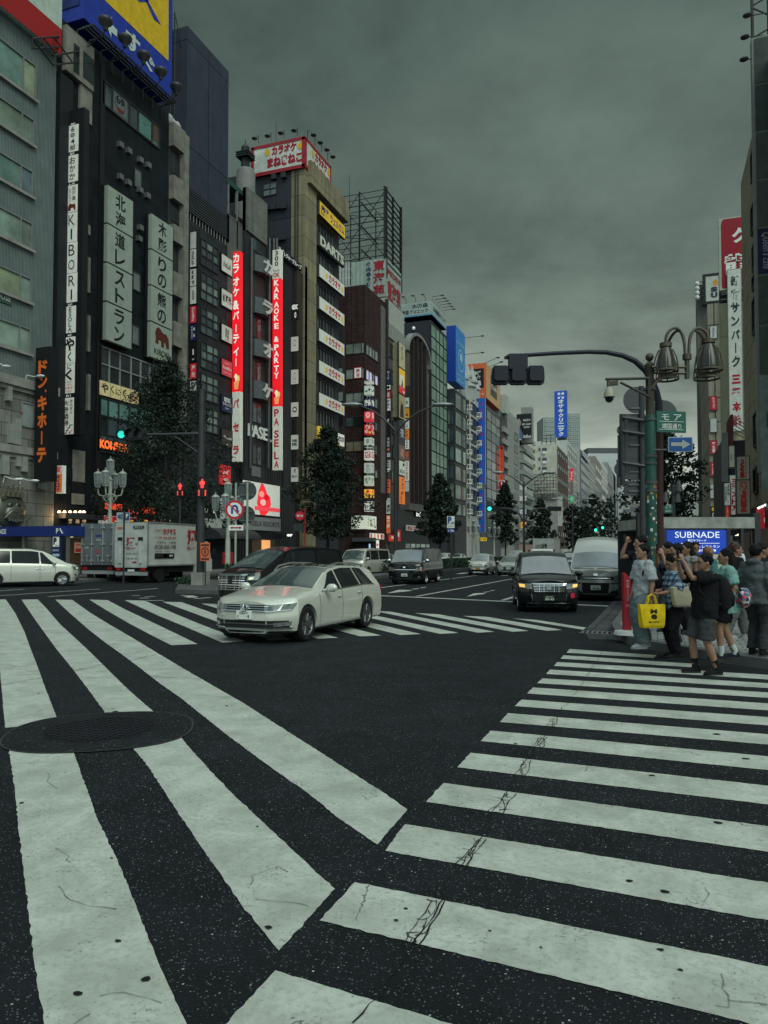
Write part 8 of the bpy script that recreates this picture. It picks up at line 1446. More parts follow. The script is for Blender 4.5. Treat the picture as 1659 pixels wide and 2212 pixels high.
for(x,y),(x2,y2)in zip(pth,pth[1:]):d=V((x2-x,y2-y,0)).normalized();n_=V((-d.y,d.x,0))*.04;mb.prism([c+vn*.037+rr*(px+sx*n_.x)+ZUP*(py+sx*n_.y)for px,py,sx in((x,y,-1),(x2+d.x*.02,y2+d.y*.02,-1),(x2+d.x*.02,y2+d.y*.02,1),(x,y,1))],vn*.004)
mb.prism([c+vn*.037+rr*x+ZUP*y for x,y in((.01,-.04),(.21,-.04),(.11,-.17))],vn*.005);mb.build('arrow',mat((.01,.06,.28),.5,var=0),t);d=(rr*-.7+ZUP*.7);MB().frame_box(c+vn*.042+rr*.2-ZUP*.23,d*.62,(rr*.7+ZUP*.7)*.05,vn*.004).build('red_bar',mat((.5,.02,.04),.5),t)
MB().tube([(c.x,c.y+.08,0),(c.x,c.y+.08,c.z+1.1)],.045,8).build('post',LAMPW,t);c2=wpt(510,1140,D);MB().frame_box(c2-rr*.3-ZUP*.11,rr*.6,ZUP*.22,vn*.03).build('arrow_plate',WHT,t);MB().prism([c2+vn*.035+rr*x+ZUP*y for x,y in((-.24,0),(-.14,.06),(-.14,.025),(.14,.025),(.14,.06),(.24,0),(.14,-.06),(.14,-.025),(-.14,-.025),(-.14,-.06))],vn*.004).build('red_arrow',mat((.4,.02,.03),.5),t)
D=31;c=wpt(533,1060,D);t=thing('road_sign','two dark round road sign backs on a white post by the screen','road sign',(c.x,c.y,0));disc_sign(c-vn*.05,.4,-vn,t,m=GRY);disc_sign(wpt(531,1112,D)-vn*.05,.38,-vn,t,m=GRY);MB().tube([(c.x+.03,c.y,0),(c.x+.03,c.y,c.z+.35)],.05,8).build('post',LAMPW,t);mb=MB()
for y_ in(1045,1070,1105,1125):q=wpt(533,y_,D);mb.frame_box(q-rr*.3,rr*.6,ZUP*.03,vn*.03)
mb.build('clamp',STEEL,t)
D=62;c=wpt(648,1114,D);t=thing('hydrant_sign','round red fire hydrant sign on a red post before the tree','sign',(c.x,c.y,0));disc_sign(c,.38,vn,t,m=mat((.5,.02,.04),.5,emit=.05));mb=MB();put_text(mb,'消火栓',c+vn*.03,rr,ZUP,vn,(-.27,-.1,.27,.1),.01,.03);mb.build('lettering',WHT,t);MB().tube([(c.x+.45,c.y+.05,0),(c.x+.45,c.y+.05,c.z+.5),(c.x,c.y+.05,c.z+.5)],.06,6).build('post',mat((.35,.02,.03),.5),t);q=wpt(647,1139,D);MB().frame_box(q-rr*.5-ZUP*.3,rr*1.0,ZUP*.6,vn*.04).build('plate',mat((.03,.045,.04),.5),t)
def twin(x,yj,yh,xl,xr,D,label,low=None):
 P=wpt(x,1192,D);zj,zh=wpt(x,yj,D).z,wpt(x,yh,D).z;t=thing('street_light',label,'street light',(P.x,P.y,0));k=D/1590;MB().tube([(P.x,P.y,0),(P.x,P.y,zj)],[.15,.1],10).build('pole',DSTEEL,t,True)
 for xe in(xl,xr):
  w_=(xe-x)*k;pth=[V((P.x,P.y,zj-.6))+rr*(w_*s)+ZUP*((zh-zj+.6)*(1-(1-s)**2.2))for s in(0,.04,.12,.25,.45,.7,.82)];MB().tube(pth,[.09,.085,.08,.07,.06,.05,.045],8).build('arm',DSTEEL,t,True);e=V((P.x,P.y,zh))+rr*(w_*.92);MB().ell(e,.75*(1 if D<60 else .9),.26,.15,14,8,rot=Matrix.Rotation(YAW,3,'Z')).build('lamp_head',mat((.25,.27,.27),.3,.4),t,True)
 if low:
  yl,a,b_=low;zl=wpt(x,yl,D).z
  for xe,i in((a,0),(b_,1)):
   w_=(xe-x)*k;MB().tube([V((P.x,P.y,zl-1.6)),V((P.x,P.y,zl-.6))+rr*(w_*.15),V((P.x,P.y,zl))+rr*(w_*.45),V((P.x,P.y,zl+.05))+rr*w_],[.1,.09,.07,.06],8).build('signal_arm',DSTEEL,t,True);c=V((P.x,P.y,zl-.05))+rr*w_;h_=MB().frame_box(c-rr*.75-ZUP*.25,rr*1.5,ZUP*.5,vn*.25).build('signal_head',BLK,t)
   if i==0:disc_sign(c-rr*.46+vn*.26,.22,vn,h_,'lens',.02,mat((.03,.8,.5),.3,emit=1.6,var=0))
 return t
twin(855,912,872,752,967,49,'nearest twin armed street light rising above the median');twin(1132,1040,1020,1072,1194,82,'second twin armed street light carrying signals on lower arms',(1098,1066,1198));twin(1237,1088,1077,1195,1280,128,'third and farthest twin armed street light',)
for i,(x,y,D)in enumerate(((1286,1145,150),(1301,1140,160))):c=wpt(x,y,D);t=thing('traffic_signal',('far green signal left of the far blue board','far green signal right above the silver van')[i],'traffic signal',c);MB().cbox(c,1.6,.3,.55).build('signal_head',BLK,t);disc_sign(c+vn*.3,.28,vn,t,'lens',.02,mat((.03,.8,.5),.3,emit=1.8,var=0));MB().tube([(c.x,c.y+.2,c.z),(c.x+5,c.y+.2,c.z)],.07,6).build('arm',POLE,t)
D=44;c=wpt(974,1133,D);t=thing('parking_sign','blue and white parking guide sign with a letter P on the median','sign',(c.x,c.y,0));k=D/1590
for y0,y1,m_,tx in((1115,1133,WHT,[('P',(.02,.06,.2),(.08,.1,.6,.95),.06),('24H',(.02,.06,.2),(.5,.05,.95,.35),.04)]),(1133.5,1140.5,WHT,[('サブナード',K_,(.08,.15,.92,.85),.02)]),(1141,1151,mat((.01,.03,.22),.5),[('→ 150m',(.7,.7,.7),(.08,.2,.92,.8),.02)])):
 o=wpt(966,y1,D);ht_=(y1-y0)*k;MB().frame_box(o,rr*16*k,ZUP*ht_,-vn*.06).build('panel',m_,t)
 for s,cl,bx,bd in tx:mb=MB();put_text(mb,s,o,rr,ZUP,vn,(bx[0]*16*k,bx[1]*ht_,bx[2]*16*k,bx[3]*ht_),.01,bd);mb.build('lettering',mat(cl,.5,var=0),t)
MB().tube([(c.x,c.y+.1,0),(c.x,c.y+.1,c.z+.5)],.06,8).build('post',POLE,t)
D=39;o=wpt(252,1128,D);t=thing('parking_sign','small white and blue forty minute parking sign above the white lorry','sign',(o.x,o.y,0));k=D/1590;MB().frame_box(o,rr*28*k,ZUP*21*k,-vn*.05).build('panel',mat((.36,.40,.42),.5),t);MB().frame_box(o+rr*18*k+ZUP*4*k,rr*9*k,ZUP*16*k,vn*.006).build('blue_square',mat((.02,.07,.2),.5),t)
for s,cl,bx in(('40',(.02,.05,.15),(1.5,6,13,18)),('P',W_,(20,9,25,18))):mb=MB();put_text(mb,s,o,rr,ZUP,vn,tuple(q*k for q in bx),.012,.03);mb.build('lettering',mat(cl,.5,var=0),t)
MB().tube([(o.x+.4,o.y+.1,0),(o.x+.4,o.y+.1,o.z+.6)],.05,6).build('post',POLE,t)
q=rect('p',3,-60,672,738,445,Yq=onD(*zz(3,200,700),43).y);t=thing('mall_entrance','navy canopy of an underground mall entrance at the far left pavement','canopy',q[0]);MB().frame_box(q[0],q[3]*q[1],ZUP*q[2],V((0,2.2,0))).build('canopy',mat((.015,.03,.16),.5),t);mb=MB()
for s,bx in(('SUBNADE',(-.25,.25,.21,.75)),('P',(.865,.25,.895,.75))):put_text(mb,s,q[0],q[3],ZUP,q[4],(bx[0]*q[1]if bx[0]>0 else .1,bx[1]*q[2],bx[2]*q[1],bx[3]*q[2]),.02,.01)
mb.prism([q[0]+q[3]*(q[1]*(.91+.045*x))+ZUP*(q[2]*(.25+.5*y))-V((0,.02,0))for x,y in((0,1),(.35,1),(.35,.6),(.7,.6),(.7,.2),(1,.2),(1,0),(.5,0),(.5,.4),(.15,.4),(.15,.8),(0,.8))],V((0,-.01,0)));mb.build('lettering',mat((.65,.68,.7),.5,emit=.15,var=0),t);mb=MB()
for s in(.02,.4,.97):mb.box(q[0].x+q[1]*s-.08,q[0].x+q[1]*s+.08,q[0].y+.2,q[0].y+.35,.15,q[0].z)
mb.build('post',STEEL,t)
q=rect('p',3,352,738,905,412,Yq=onD(*zz(3,380,800),42.5).y);sign('parking_board','navy board with a white P panel under the mall canopy','sign',q,(.012,.02,.07),[('#box',W_,(.15,.58,.85,.97)),('P',K_,(.22,.66,.6,.94),{'off':.02,'bold':.06}),('400台',K_,(.4,.6,.82,.66),{'off':.02}),('SUBNADE',(.4,.5,.6),(.12,.4,.85,.48)),('#box',(.3,.4,.5),(.1,.2,.9,.3))],.12,emit=.15)
D=17.5;Rp=wpt(1408,1192,D);P=V((Rp.x,Rp.y,.15));zf=lambda y,D_=D:wpt(1408,y,D_).z
lp=thing('lamp_post','corner lamp post, green wrapped below, with four caged bell lamps and many stickers','street lamp',P);MB().lathe([(.12,.15),(.12,zf(925)),(.098,zf(923)),(.098,zf(792)),(.11,zf(790)),(.11,zf(784)),(.08,zf(781)),(.05,zf(778))],(P.x,P.y,0),n=18).ell((P.x,P.y,zf(768)),.095,.095,.1,14,10).build('post',mat((.07,.058,.042),.45,.4),lp,True)
MB().lathe([(.126,.15),(.126,zf(898)),(.12,zf(896))],(P.x,P.y,0),n=18).build('green_wrap',mat((.012,.065,.05),.5,var=.3,scale=5),lp,True);rs2=random.Random(9);stc=[mat(c,.5)for c in((.55,.57,.55),(.35,.03,.04),(.03,.05,.12),(.03,.03,.03),(.45,.25,.08),(.2,.35,.35))]
for i in range(46):
 a=-pi/2+YAW+rs2 .uniform(-1.3,1.3);z=zf(rs2 .uniform(1040,1200));h_,w_=rs2 .uniform(.03,.1),rs2 .uniform(.12,.5);mb=MB();vs=[(P.x+.1285*cos(a+w_*(u-.5)),P.y+.1285*sin(a+w_*(u-.5)),z+v*h_)for v in(0,1)for u in(0,.33,.66,1)];mb.raw(vs,[(j,j+1,j+5,j+4)for j in range(3)]);mb.build('sticker',stc[rs2 .randrange(6)],lp)
mb=MB()
for y_ in(838,905,985,1000,1042,1060):z=zf(y_);mb.lathe([(.13,z-.03),(.145,z-.03),(.145,z+.03),(.13,z+.03)],(P.x,P.y,0),n=18)
mb.build('clamp_band',GRY,lp,True)
k=D/1590;at=lambda x,y,dd=0:wpt(x,y,D+dd)
LM=mat((.10,.085,.065),.4,.6);mb=MB();mb.tube([at(1408,838),at(1420,823),at(1440,812),at(1462,806),at(1480,806)],.035,8);mb.tube([at(1408,793),at(1462,793),at(1480,793)],.035,8);mb.tube([at(1484,818),at(1484,765)],.055,10);mb.lathe([(.1,0),(.1,.13)],at(1484,777),n=12);mb.build('bracket',LM,lp,True)
def bell(xc,yt,yb,wpx,dd,xs):
 c=at(xc,yt,dd);q_=1+dd/D;h_=(yb-yt)*k*q_;w_=wpx*k/2*q_;lm=MB().lathe([(w_*.42,0),(w_*.6,-h_*.25),(w_*.78,-h_*.6),(w_*.86,-h_*.9),(w_*.8,-h_*.9),(w_*.5,-h_*.3),(w_*.3,-.02)],c,n=24).build('shade',mat((.055,.058,.056),.2,var=.3,scale=30),lp,True);mb=MB()
 for j in range(8):a=2*pi*j/8;mb.tube([c+V((w_*r_*cos(a),w_*r_*sin(a),z*h_))for r_,z in((.3,.03),(.62,-.12),(.85,-.4),(.97,-.75),(1,-1))],.016,5)
 mb.lathe([(w_*.98,-h_),(w_*1.04,-h_-.02),(w_*1.04,-h_+.03),(w_*.98,-h_+.03),(w_*.98,-h_)],c,n=24,cap=False);mb.lathe([(w_*.5,.02),(w_*.5,.12),(w_*.2,.14)],c,n=14);mb.build('cage',LM,lm,True);r0=(xc-xs)*k/2;s0=at(xs,770,0);e=c+V((0,0,.1));m_=(s0+e)/2;top_=at((xc+xs)/2,708 if dd==0 else 716,dd/2);pts=[s0]
 for j in range(1,12):a=pi*j/12;q=s0+(e-s0)*((1-cos(a))/2);pts.append(V((q.x,q.y,max(s0 .z,e.z)*0+(q.z+(top_.z-q.z)*sin(a)**.75))))
 pts.append(e);MB().tube(pts,.035,8).build('hook_arm',LM,lp,True)
bell(1438,752,802,50,0,1480);bell(1530,744,800,56,0,1488);bell(1441,770,820,46,1.1,1480);bell(1526,762,818,52,1.1,1488)
D2=17.2;cm=thing('camera','pale dome surveillance camera hanging from a bracket on the lamp post','camera',at(1316,860));mb=MB();mb.tube([at(1404,817),at(1308,819)],.035,6);mb.tube([at(1400,856),at(1340,826)],.03,6);mb.tube([at(1402,858),at(1402,812)],.03,6);mb.build('bracket',mat((.06,.058,.055),.5,.3),cm);mb=MB();c=at(1323,828);mb.cbox(c,.26,.1,.1);mb.tube([at(1314,822),at(1314,842)],.035,8);mb.build('mount',LM,cm)
MB().lathe([(.05,.18),(.09,.13),(.125,0),(.13,-.06),(.12,-.07)],at(1316,852),n=20).build('housing',mat((.33,.31,.24),.4),cm,True);MB().lathe([(.10,-.07),(.095,-.13),(.06,-.18),(0,-.2)],at(1316,852),n=18).build('dome',mat((.01,.01,.015),.08),cm,True)
D3=18.6;B=wpt(1424,1192,D3);k3=D3/1590;bt=lambda x,y:wpt(x,y,D3)
ts=thing('traffic_signal','brown signal pole with a long curved arm carrying signal heads seen from behind','traffic signal',(B.x,B.y,.15));MB().tube([V((B.x,B.y,.15)),bt(1424,1060),bt(1424,900)],[.11,.10,.095],16).build('pole',BRN,ts,True)
MB().tube([bt(1424,902),bt(1423,870),bt(1417,845),bt(1408,822),bt(1394,800),bt(1372,780),bt(1345,768),bt(1310,761),bt(1270,760),bt(1200,763),bt(1095,770)],[.095,.09,.085,.08,.075,.07,.065,.06,.055,.052,.05],14).build('arm',DBL,ts,True)
sh=thing('traffic_signal','three dark signal lamp housings seen from behind on the curved arm','traffic signal',bt(1120,800));MB().frame_box(bt(1099,798)-vn*-.08,rr*40*k3,ZUP*33*k3,-vn*.2).frame_box(bt(1090,775),rr*10*k3,ZUP*6*k3,-vn*.06).build('mount_box',DBL,sh);mb=MB()
for xc in(1082,1120,1158):
 pr_=[(18,-19),(19,-8),(17.5,14),(14,18),(-14,18),(-17.5,14),(-19,-8),(-18,-19),(-13,-22),(13,-22)];MB().prism([bt(xc+x,807-y)-vn*.02 for x,y in pr_],-vn*.16).prism([bt(xc+x*.8,806-y*.8)for x,y in pr_],vn*.1).build('lamp_housing',DBL,sh)
MB().tube([bt(1112,829),bt(1116,834),bt(1121,829)],.008,5).build('cable_loop',BLK,sh)
D4=20.5;k4=D4/1590;gb_=lambda x,y:wpt(x,y,D4);sbk=thing('road_sign','cluster of dark road sign backs on two steel posts left of the lamp post','road sign',(gb_(1389,1192).x,gb_(1389,1192).y,.15));mb=MB()
for x in(1347,1389):q=gb_(x,1192);mb.tube([(q.x,q.y,.15 if x>1360 else gb_(x,1048).z),(q.x,q.y,gb_(x,832 if x>1360 else 893).z)],.075,10)
for y_ in(902,932,1000):mb.tube([gb_(1345,y_),gb_(1400,y_+8)],.045,6)
mb.build('post',mat((.055,.058,.065),.4,.5),sbk,True)
for x,y_,r_ in((1379,862,29),(1436,893,31),(1348,928,12),(1376,1008,29),(1345,1012,15)):disc_sign(gb_(x,y_)-vn*.12,r_*k4,-vn,sbk,'disc_back',.03,GRY)
for x0,x1,y0,y1 in((1352,1398,892,988),(1338,1352,938,1002),(1352,1402,1038,1070)):MB().frame_box(gb_(x0,y1)-vn*.12,rr*((x1-x0)*k4),ZUP*((y1-y0)*k4),-vn*.03).build('plate_back',GRY,sbk)
mb=MB()
for x,y_ in((1378,882),(1376,905),(1376,935),(1376,962),(1376,1002),(1376,1020),(1374,1048),(1374,1062),(1436,905)):mb.frame_box(gb_(x-14,y_)-vn*.115,rr*(28*k4),ZUP*.045,vn*.03)
mb.build('rib',mat((.13,.135,.14),.5,.3),sbk)
o=at(1419,933);t=thing('street_name_sign','green street name sign with white characters on the lamp post','sign',o);dU=(rr*.985-vn*.17).normalized();wN=69*k;hN=46*k;MB().frame_box(o,dU*wN,ZUP*hN+rr*0,-vn*.05).build('panel',mat((.02,.10,.08),.45),t);mb=MB()
for s,bx in(('モ ア',(.16,.56,.84,.86)),('靖国通り',(.17,.16,.83,.42)),):put_text(mb,s,o,dU,ZUP,vn,(bx[0]*wN,bx[1]*hN,bx[2]*wN,bx[3]*hN),.012,.012)
for v in(.5,.12):mb.frame_box(o+dU*wN*.08+ZUP*hN*v,dU*wN*.84,ZUP*.012,vn*.008)
mb.build('lettering',mat((.55,.6,.55),.5,var=0),t);MB().tube([at(1408,930,.06),at(1425,930,.06)],.03,6).build('bracket',GRY,t)
o=at(1446,974,-.35);t=thing('road_sign','small blue sign with a pale arrow pointing right','road sign',o);wN,hN=48*k,28*k;MB().frame_box(o,rr*wN,ZUP*hN,-vn*.03).build('panel',mat((.012,.07,.26),.4),t);MB().prism([o+rr*(wN*x)+ZUP*(hN*y)+vn*.006 for x,y in((.08,.36),(.56,.36),(.56,.14),(.93,.5),(.56,.86),(.56,.64),(.08,.64))],vn*.004).build('arrow',mat((.33,.34,.31),.5),t);fbm=MB();fbm.frame_box(o-rr*.02-ZUP*.02-vn*.012,rr*(wN+.04),ZUP*(hN+.04),-vn*.02);fbm.build('rim',mat((.3,.38,.42),.4),t);MB().tube([at(1412,972,-.2),at(1450,972,-.3)],.025,6).build('bracket',GRY,t)
D5=34;k5=D5/1590;b5=wpt(1456,1192,D5);t=thing('lamp_post','farther bell lamp post behind the red brown pole with a small green sign','street lamp',(b5 .x,b5 .y,.15));e5=lambda x,y:wpt(x,y,D5);MB().tube([(b5 .x,b5 .y,.15),(b5 .x,b5 .y,e5(1456,1045).z)],.09,8).build('post',DSTEEL,t)
for xc,y0,y1,w_ in((1466,1043,1062,17),(1438,1068,1085,14),(1464,1066,1085,15)):
 c=e5(xc,y0);MB().lathe([(w_*k5*.2,.1),(w_*k5*.3,0),(w_*k5*.5,-(y1-y0)*k5),(w_*k5*.4,-(y1-y0)*k5)],c,n=14).build('shade',mat((.07,.075,.075),.3),t,True);MB().tube([e5(1456,y0+2),e5((1456+xc)/2,y0-12),e5(xc,y0-6),c],.03,6).build('hook_arm',DSTEEL,t)
o=e5(1433,1109);MB().frame_box(o,rr*20*k5,ZUP*17*k5,vn*.04).build('name_plate',mat((.02,.10,.08),.45),t);mb=MB();put_text(mb,'モア',o+vn*.04,rr,ZUP,vn,(3*k5,9*k5,17*k5,15*k5),.01,.01);put_text(mb,'靖国通り',o+vn*.04,rr,ZUP,vn,(3*k5,3*k5,17*k5,7*k5),.01,.01);mb.build('lettering',mat((.5,.55,.5),.5,var=0),t)
D6=21.5;k6=D6/1590;s6=lambda x,y:wpt(x,y,D6);sh_=thing('entrance_shelter','concrete beamed underground entrance shelter with a lit blue board','shelter',(s6(1520,1192).x,s6(1520,1192).y,.15));o=s6(1409,1141);MB().frame_box(o,rr*222*k6,ZUP*24*k6,-vn*3.2).build('roof_beam',mat((.27,.275,.25),.8,var=.35,scale=2.5,bump=.2),sh_);mb=MB()
for x,w_ in((1377,13),(1421,18),(1570,8),(1600,7),(1630,13)):q=s6(x,1141);zt_=s6(x,1108 if w_==13 else 1142).z;mb.frame_box(V((q.x,q.y,.15)),rr*(w_*k6),ZUP*(zt_-.15),-vn*.14)
mb.build('post',mat((.035,.035,.04),.5,.3),sh_);MB().frame_box(V((s6(1580,1).x,s6(1580,1).y,.15))-vn*1.2,rr*(48*k6),ZUP*(s6(1580,1145).z-.3),-vn*.03).build('glass_pane',glass((.03,.035,.04)),sh_);MB().frame_box(V((o.x,o.y,.15))-vn*3.1,rr*(205*k6),ZUP*2.5,-vn*.1).build('rear_wall',mat((.02,.02,.024),.6),sh_)
o=s6(1441,1196);bw,bh=132*k6,51*k6;bd=thing('lit_board','bright blue lit board with white lettering inside the entrance shelter','sign',o);MB().frame_box(o,rr*bw,ZUP*bh,-vn*.12).build('panel',mat((.012,.05,.38),.4,emit=.42,var=.1),bd);MB().frame_box(V((o.x,o.y,.4)),rr*bw,ZUP*(o.z-.42),-vn*.1).build('map_panel',mat((.4,.42,.36),.5,emit=.1,var=.2,scale=4),bd);mb=MB()
for s,bx,b_ in(('SUBNADE',(.13,.67,.86,.93),.0),('新宿サブナード',(.34,.5,.64,.61),.012),('ファッション & レストラン',(.13,.24,.86,.36),.012),('[400台]  自動車駐車場',(.2,.06,.8,.19),.012)):put_text(mb,s,o,rr,ZUP,vn,(bx[0]*bw,bx[1]*bh,bx[2]*bw,bx[3]*bh),.012,b_)
mb.frame_box(o+rr*bw*.13+ZUP*bh*.43,rr*bw*.73,ZUP*.012,vn*.012);mb.build('lettering',mat((.75,.8,.85),.5,emit=.55,var=0),bd)
D7=13.6;o=V((G(1361,1350).x,0,0));o=wpt(1349,1352,13.9);t=thing('extinguisher_post','slim red fire extinguisher post with white lettering at the kerb','post',(o.x,o.y,.15));k7=13.9/1590;MB().prism([V((o.x,o.y,.15))+rr*(x*k7)+ZUP*z for x,z in((0,0),(15,0),(15,o.z*0+wpt(1349,1249,13.9).z-.15),(2,wpt(1349,1237,13.9).z-.15),(0,wpt(1349,1240,13.9).z-.15))],-vn*.14).build('panel',mat((.33,.018,.035),.45),t);mb=MB();put_text(mb,'消火器',V((o.x,o.y,0)),rr,ZUP,vn,(4*k7,wpt(0,1270,13.9).z,11*k7,wpt(0,1252,13.9).z),.012,.01,vertical=True);put_text(mb,'FIRE EXTINGUISHER',V((o.x,o.y,0)),rr,ZUP,vn,(6*k7,wpt(0,1300,13.9).z,9*k7,wpt(0,1273,13.9).z),.012,.0,rot=-1);put_text(mb,'新宿区',V((o.x,o.y,0)),rr,ZUP,vn,(3*k7,wpt(0,1311,13.9).z,13*k7,wpt(0,1306,13.9).z),.012,.0);mb.build('lettering',mat((.5,.35,.36),.5,var=0),t)
MB().lathe([(.26,.15),(.24,.22),(.1,.24)],(o.x+.05,o.y+.1,0),n=16).build('base',mat((.5,.5,.48),.6),t)
c=wpt(481,1192,55);t=thing('post_box','small red pillar post box behind the black people carrier','post box',(c.x,c.y,.15));MB().frame_box(V((c.x,c.y,.8)),rr*.7,ZUP*.9,-vn*.5).frame_box(V((c.x,c.y,.15))+rr*.25-vn*.2,rr*.2,ZUP*.65,-vn*.15).build('box',mat((.4,.02,.02),.45),t);MB().frame_box(V((c.x,c.y,1.35))+rr*.1,rr*.5,ZUP*.06,vn*.01).build('slot',BLK,t)
# ================================================================ people
SK=mat((.27,.15,.10),.55,var=.12,scale=8);SK2=mat((.22,.115,.075),.55,var=.12,scale=8);HAIR=mat((.008,.0075,.008),.6,var=.4,scale=30,spec=.12);HAIRB=mat((.05,.028,.018),.5,var=.4,scale=30);HAIRR=mat((.13,.055,.03),.5,var=.4,scale=30)
def fab(c,var=.10,scale=7):return mat(c,.85,var=var,scale=scale,spec=.1,bump=.15,bscale=60)
FOLD=bpy.data.textures.new('folds','CLOUDS');FOLD.noise_scale=.11;FOLD.noise_depth=2
def remesh(o,vx,sm_=2,fold=0.0):
 m=o.modifiers.new('r','REMESH');m.mode='VOXEL';m.voxel_size=vx;m.use_smooth_shade=True
 if sm_:s=o.modifiers.new('s','SMOOTH');s.iterations=sm_;s.factor=.5
 if fold:q=o.modifiers.new('f','DISPLACE');q.texture=FOLD;q.strength=fold;q.mid_level=.5;q.texture_coords='GLOBAL'
 dg=bpy.context.evaluated_depsgraph_get();me=bpy.data.meshes.new_from_object(o.evaluated_get(dg));o.modifiers.clear();old=o.data;o.data=me;bpy.data.meshes.remove(old);me.polygons.foreach_set('use_smooth',[True]*len(me.polygons));return o
def ik(a,b,l1,l2,hint):
 d=b-a;L=min(d.length,(l1+l2)*.995);u=d.normalized();b=a+u*L;q=(l1*l1-l2*l2+L*L)/(2*L);hh=sqrt(max(l1*l1-q*q,0));n=(hint-u*hint.dot(u)).normalized();return a+u*q+n*hh,b
def ering(c,rx,ry,n=18,ax=None):return[V(c)+V((rx*cos(2*pi*i/n),ry*sin(2*pi*i/n),0))for i in range(n)]
def person(label,P,yaw,h=1.7,lh=None,rh=None,lel=None,rel=None,head=(0,0),feet=((.06,.11),(-.04,-.11)),lean=.0,shirt=None,sleeve=.5,hem=.86,loose=1.0,legs=None,leglen=1.0,legw=1.0,shoe=(.03,.03,.035),hair=HAIR,hairlong=0,skin=SK,bald=0,grip=0,extra=None,build_=1.0,hood=None,glasses=False,socks=None):
 fwd=Matrix.Rotation(R(yaw),3,'Z')@(-_r);rz=atan2(fwd.y,fwd.x);t=thing('person',label,'person',P,None,rz);k=h/1.7;v=lambda*a:V(a)*k
 LN=lambda z:lean*max(0,(z-.9))/.6
 hip=[v(LN(.92),.09,.92),v(LN(.92),-.09,.92)];ank=[v(f[0],f[1],.085)for f in feet];knee=[ik(hip[i],ank[i],.44*k,.42*k,V((1,0,0)))[0]for i in(0,1)]
 sho=[v(LN(1.40),.185*build_,1.385),v(LN(1.40),-.185*build_,1.385)];el,ha=[None]*2,[None]*2
 for i,(tg,hn)in enumerate(((lh,lel),(rh,rel))):
  s_=1 if i==0 else-1;tg=v(*tg)if tg else v(.03+LN(1.2),.24*s_,.80);e,w_=ik(sho[i],tg,.285*k,.26*k,V(hn or(-.5,.3*s_,-.6)));el[i],ha[i]=e,w_
 mb=MB();tz=[(.80,.085,.10),(.88,.12,.165*build_),(.98,.115,.15*build_),(1.08,.105,.145*build_),(1.2,.118,.165),(1.32,.115,.18),(1.40,.085,.15),(1.45,.05,.06)]
 mb.loft([ering(v(LN(z),0,z),a*k*(build_ if z<1.3 else 1),b*k)for z,a,b in tz]);hx=LN(1.5)+.015+head[0]*.06;hc=v(hx+.01,0,1.585)
 mb.tube([v(LN(1.4),0,1.38),v(hx-.01,0,1.52)],[.062*k,.055*k],12);Rh=Matrix.Rotation(R(head[1]),3,'Z')@Matrix.Rotation(head[0],3,'Y');H_=lambda x,y,z:hc+Rh@(V((x,y,z))*k)
 mb.ell(hc,.098*k,.078*k,.118*k,18,12,rot=Rh);mb.ell(H_(.03,0,-.055),.068*k,.058*k,.065*k,14,10,rot=Rh);mb.tube([H_(.088,0,.012),H_(.118,0,-.03),H_(.095,0,-.038)],[.009*k,.015*k,.013*k],8)
 for s_ in(1,-1):mb.ell(H_(-.01,.08*s_,-.01),.022*k,.012*k,.034*k,10,6,rot=Rh)
 mb.ell(H_(.088,0,-.062),.014*k,.024*k,.01*k,8,6,rot=Rh);mb.ell(H_(.075,0,-.1),.025*k,.03*k,.02*k,8,6,rot=Rh);mb.ell(H_(.075,0,.03),.022*k,.055*k,.012*k,10,6,rot=Rh)
 for i in(0,1):
  s_=1 if i==0 else-1;mb.tube([hip[i],hip[i]+(knee[i]-hip[i])*.4,knee[i],knee[i]+(ank[i]-knee[i])*.35,ank[i],ank[i]-V((0,0,.03))],[.088*k*build_,.078*k,.055*k,.058*k,.038*k,.038*k],12);mb.tube([ank[i]+v(-.04,0,-.035),ank[i]+v(.06,0,-.05),ank[i]+v(.17,.01*s_,-.062)],[.036*k,.036*k,.026*k],10)
  mb.tube([sho[i],sho[i]+(el[i]-sho[i])*.5,el[i],el[i]+(ha[i]-el[i])*.3,ha[i]],[.056*k,.048*k,.038*k,.04*k,.026*k],12);mb.ell(sho[i],.06*k,.055*k,.06*k,10,8);d=(ha[i]-el[i]).normalized();up=V((0,s_,0))if abs(d.y)<.7 else V((1,0,0));sd=d.cross(up).normalized();nn=sd.cross(d).normalized();sd,nn=(sd,nn)
  pc=ha[i]+d*.05*k;mb.tube([ha[i]-d*.01,pc,ha[i]+d*.085*k],[.026*k,.036*k,.034*k],10,flat=.55);gp=grip
  for j in range(4):
   q=ha[i]+d*.082*k+sd*((j-1.5)*.019*k);L=(.068,.078,.072,.055)[j]*k;c1=q+d*L*.45;c2=c1+(d*(.35-gp*.4)-nn*s_*(.2+gp*.5))*L;mb.tube([q-d*.015,q,c1,c2],[.0095*k,.0095*k,.0088*k,.007*k],7)
  q=ha[i]+d*.03*k+sd*.03*k*-1;mb.tube([q,q-sd*.03*k+d*.025*k,q-sd*.035*k+d*.06*k-nn*s_*.015],[.012*k,.011*k,.008*k],7)
 remesh(mb.build('body',skin,t,True,True),.0085,3);mb=MB()
 for s_ in(1,-1):mb.ell(H_(.088,.031*s_,.008),.01*k,.014*k,.008*k,8,6,rot=Rh)
 mb.build('eye',BLK,t,True,True)
 if glasses:
  mb=MB()
  for s_ in(1,-1):mb.tube([H_(.104,.031*s_+.024*cos(a*pi/5),.006+.018*sin(a*pi/5))for a in range(11)],.0028,5);mb.tube([H_(.1,.056*s_,.01),H_(-.01,.083*s_,.012)],.0028,4)
  mb.build('glasses',BLK,t,True,True)
 mb=MB()
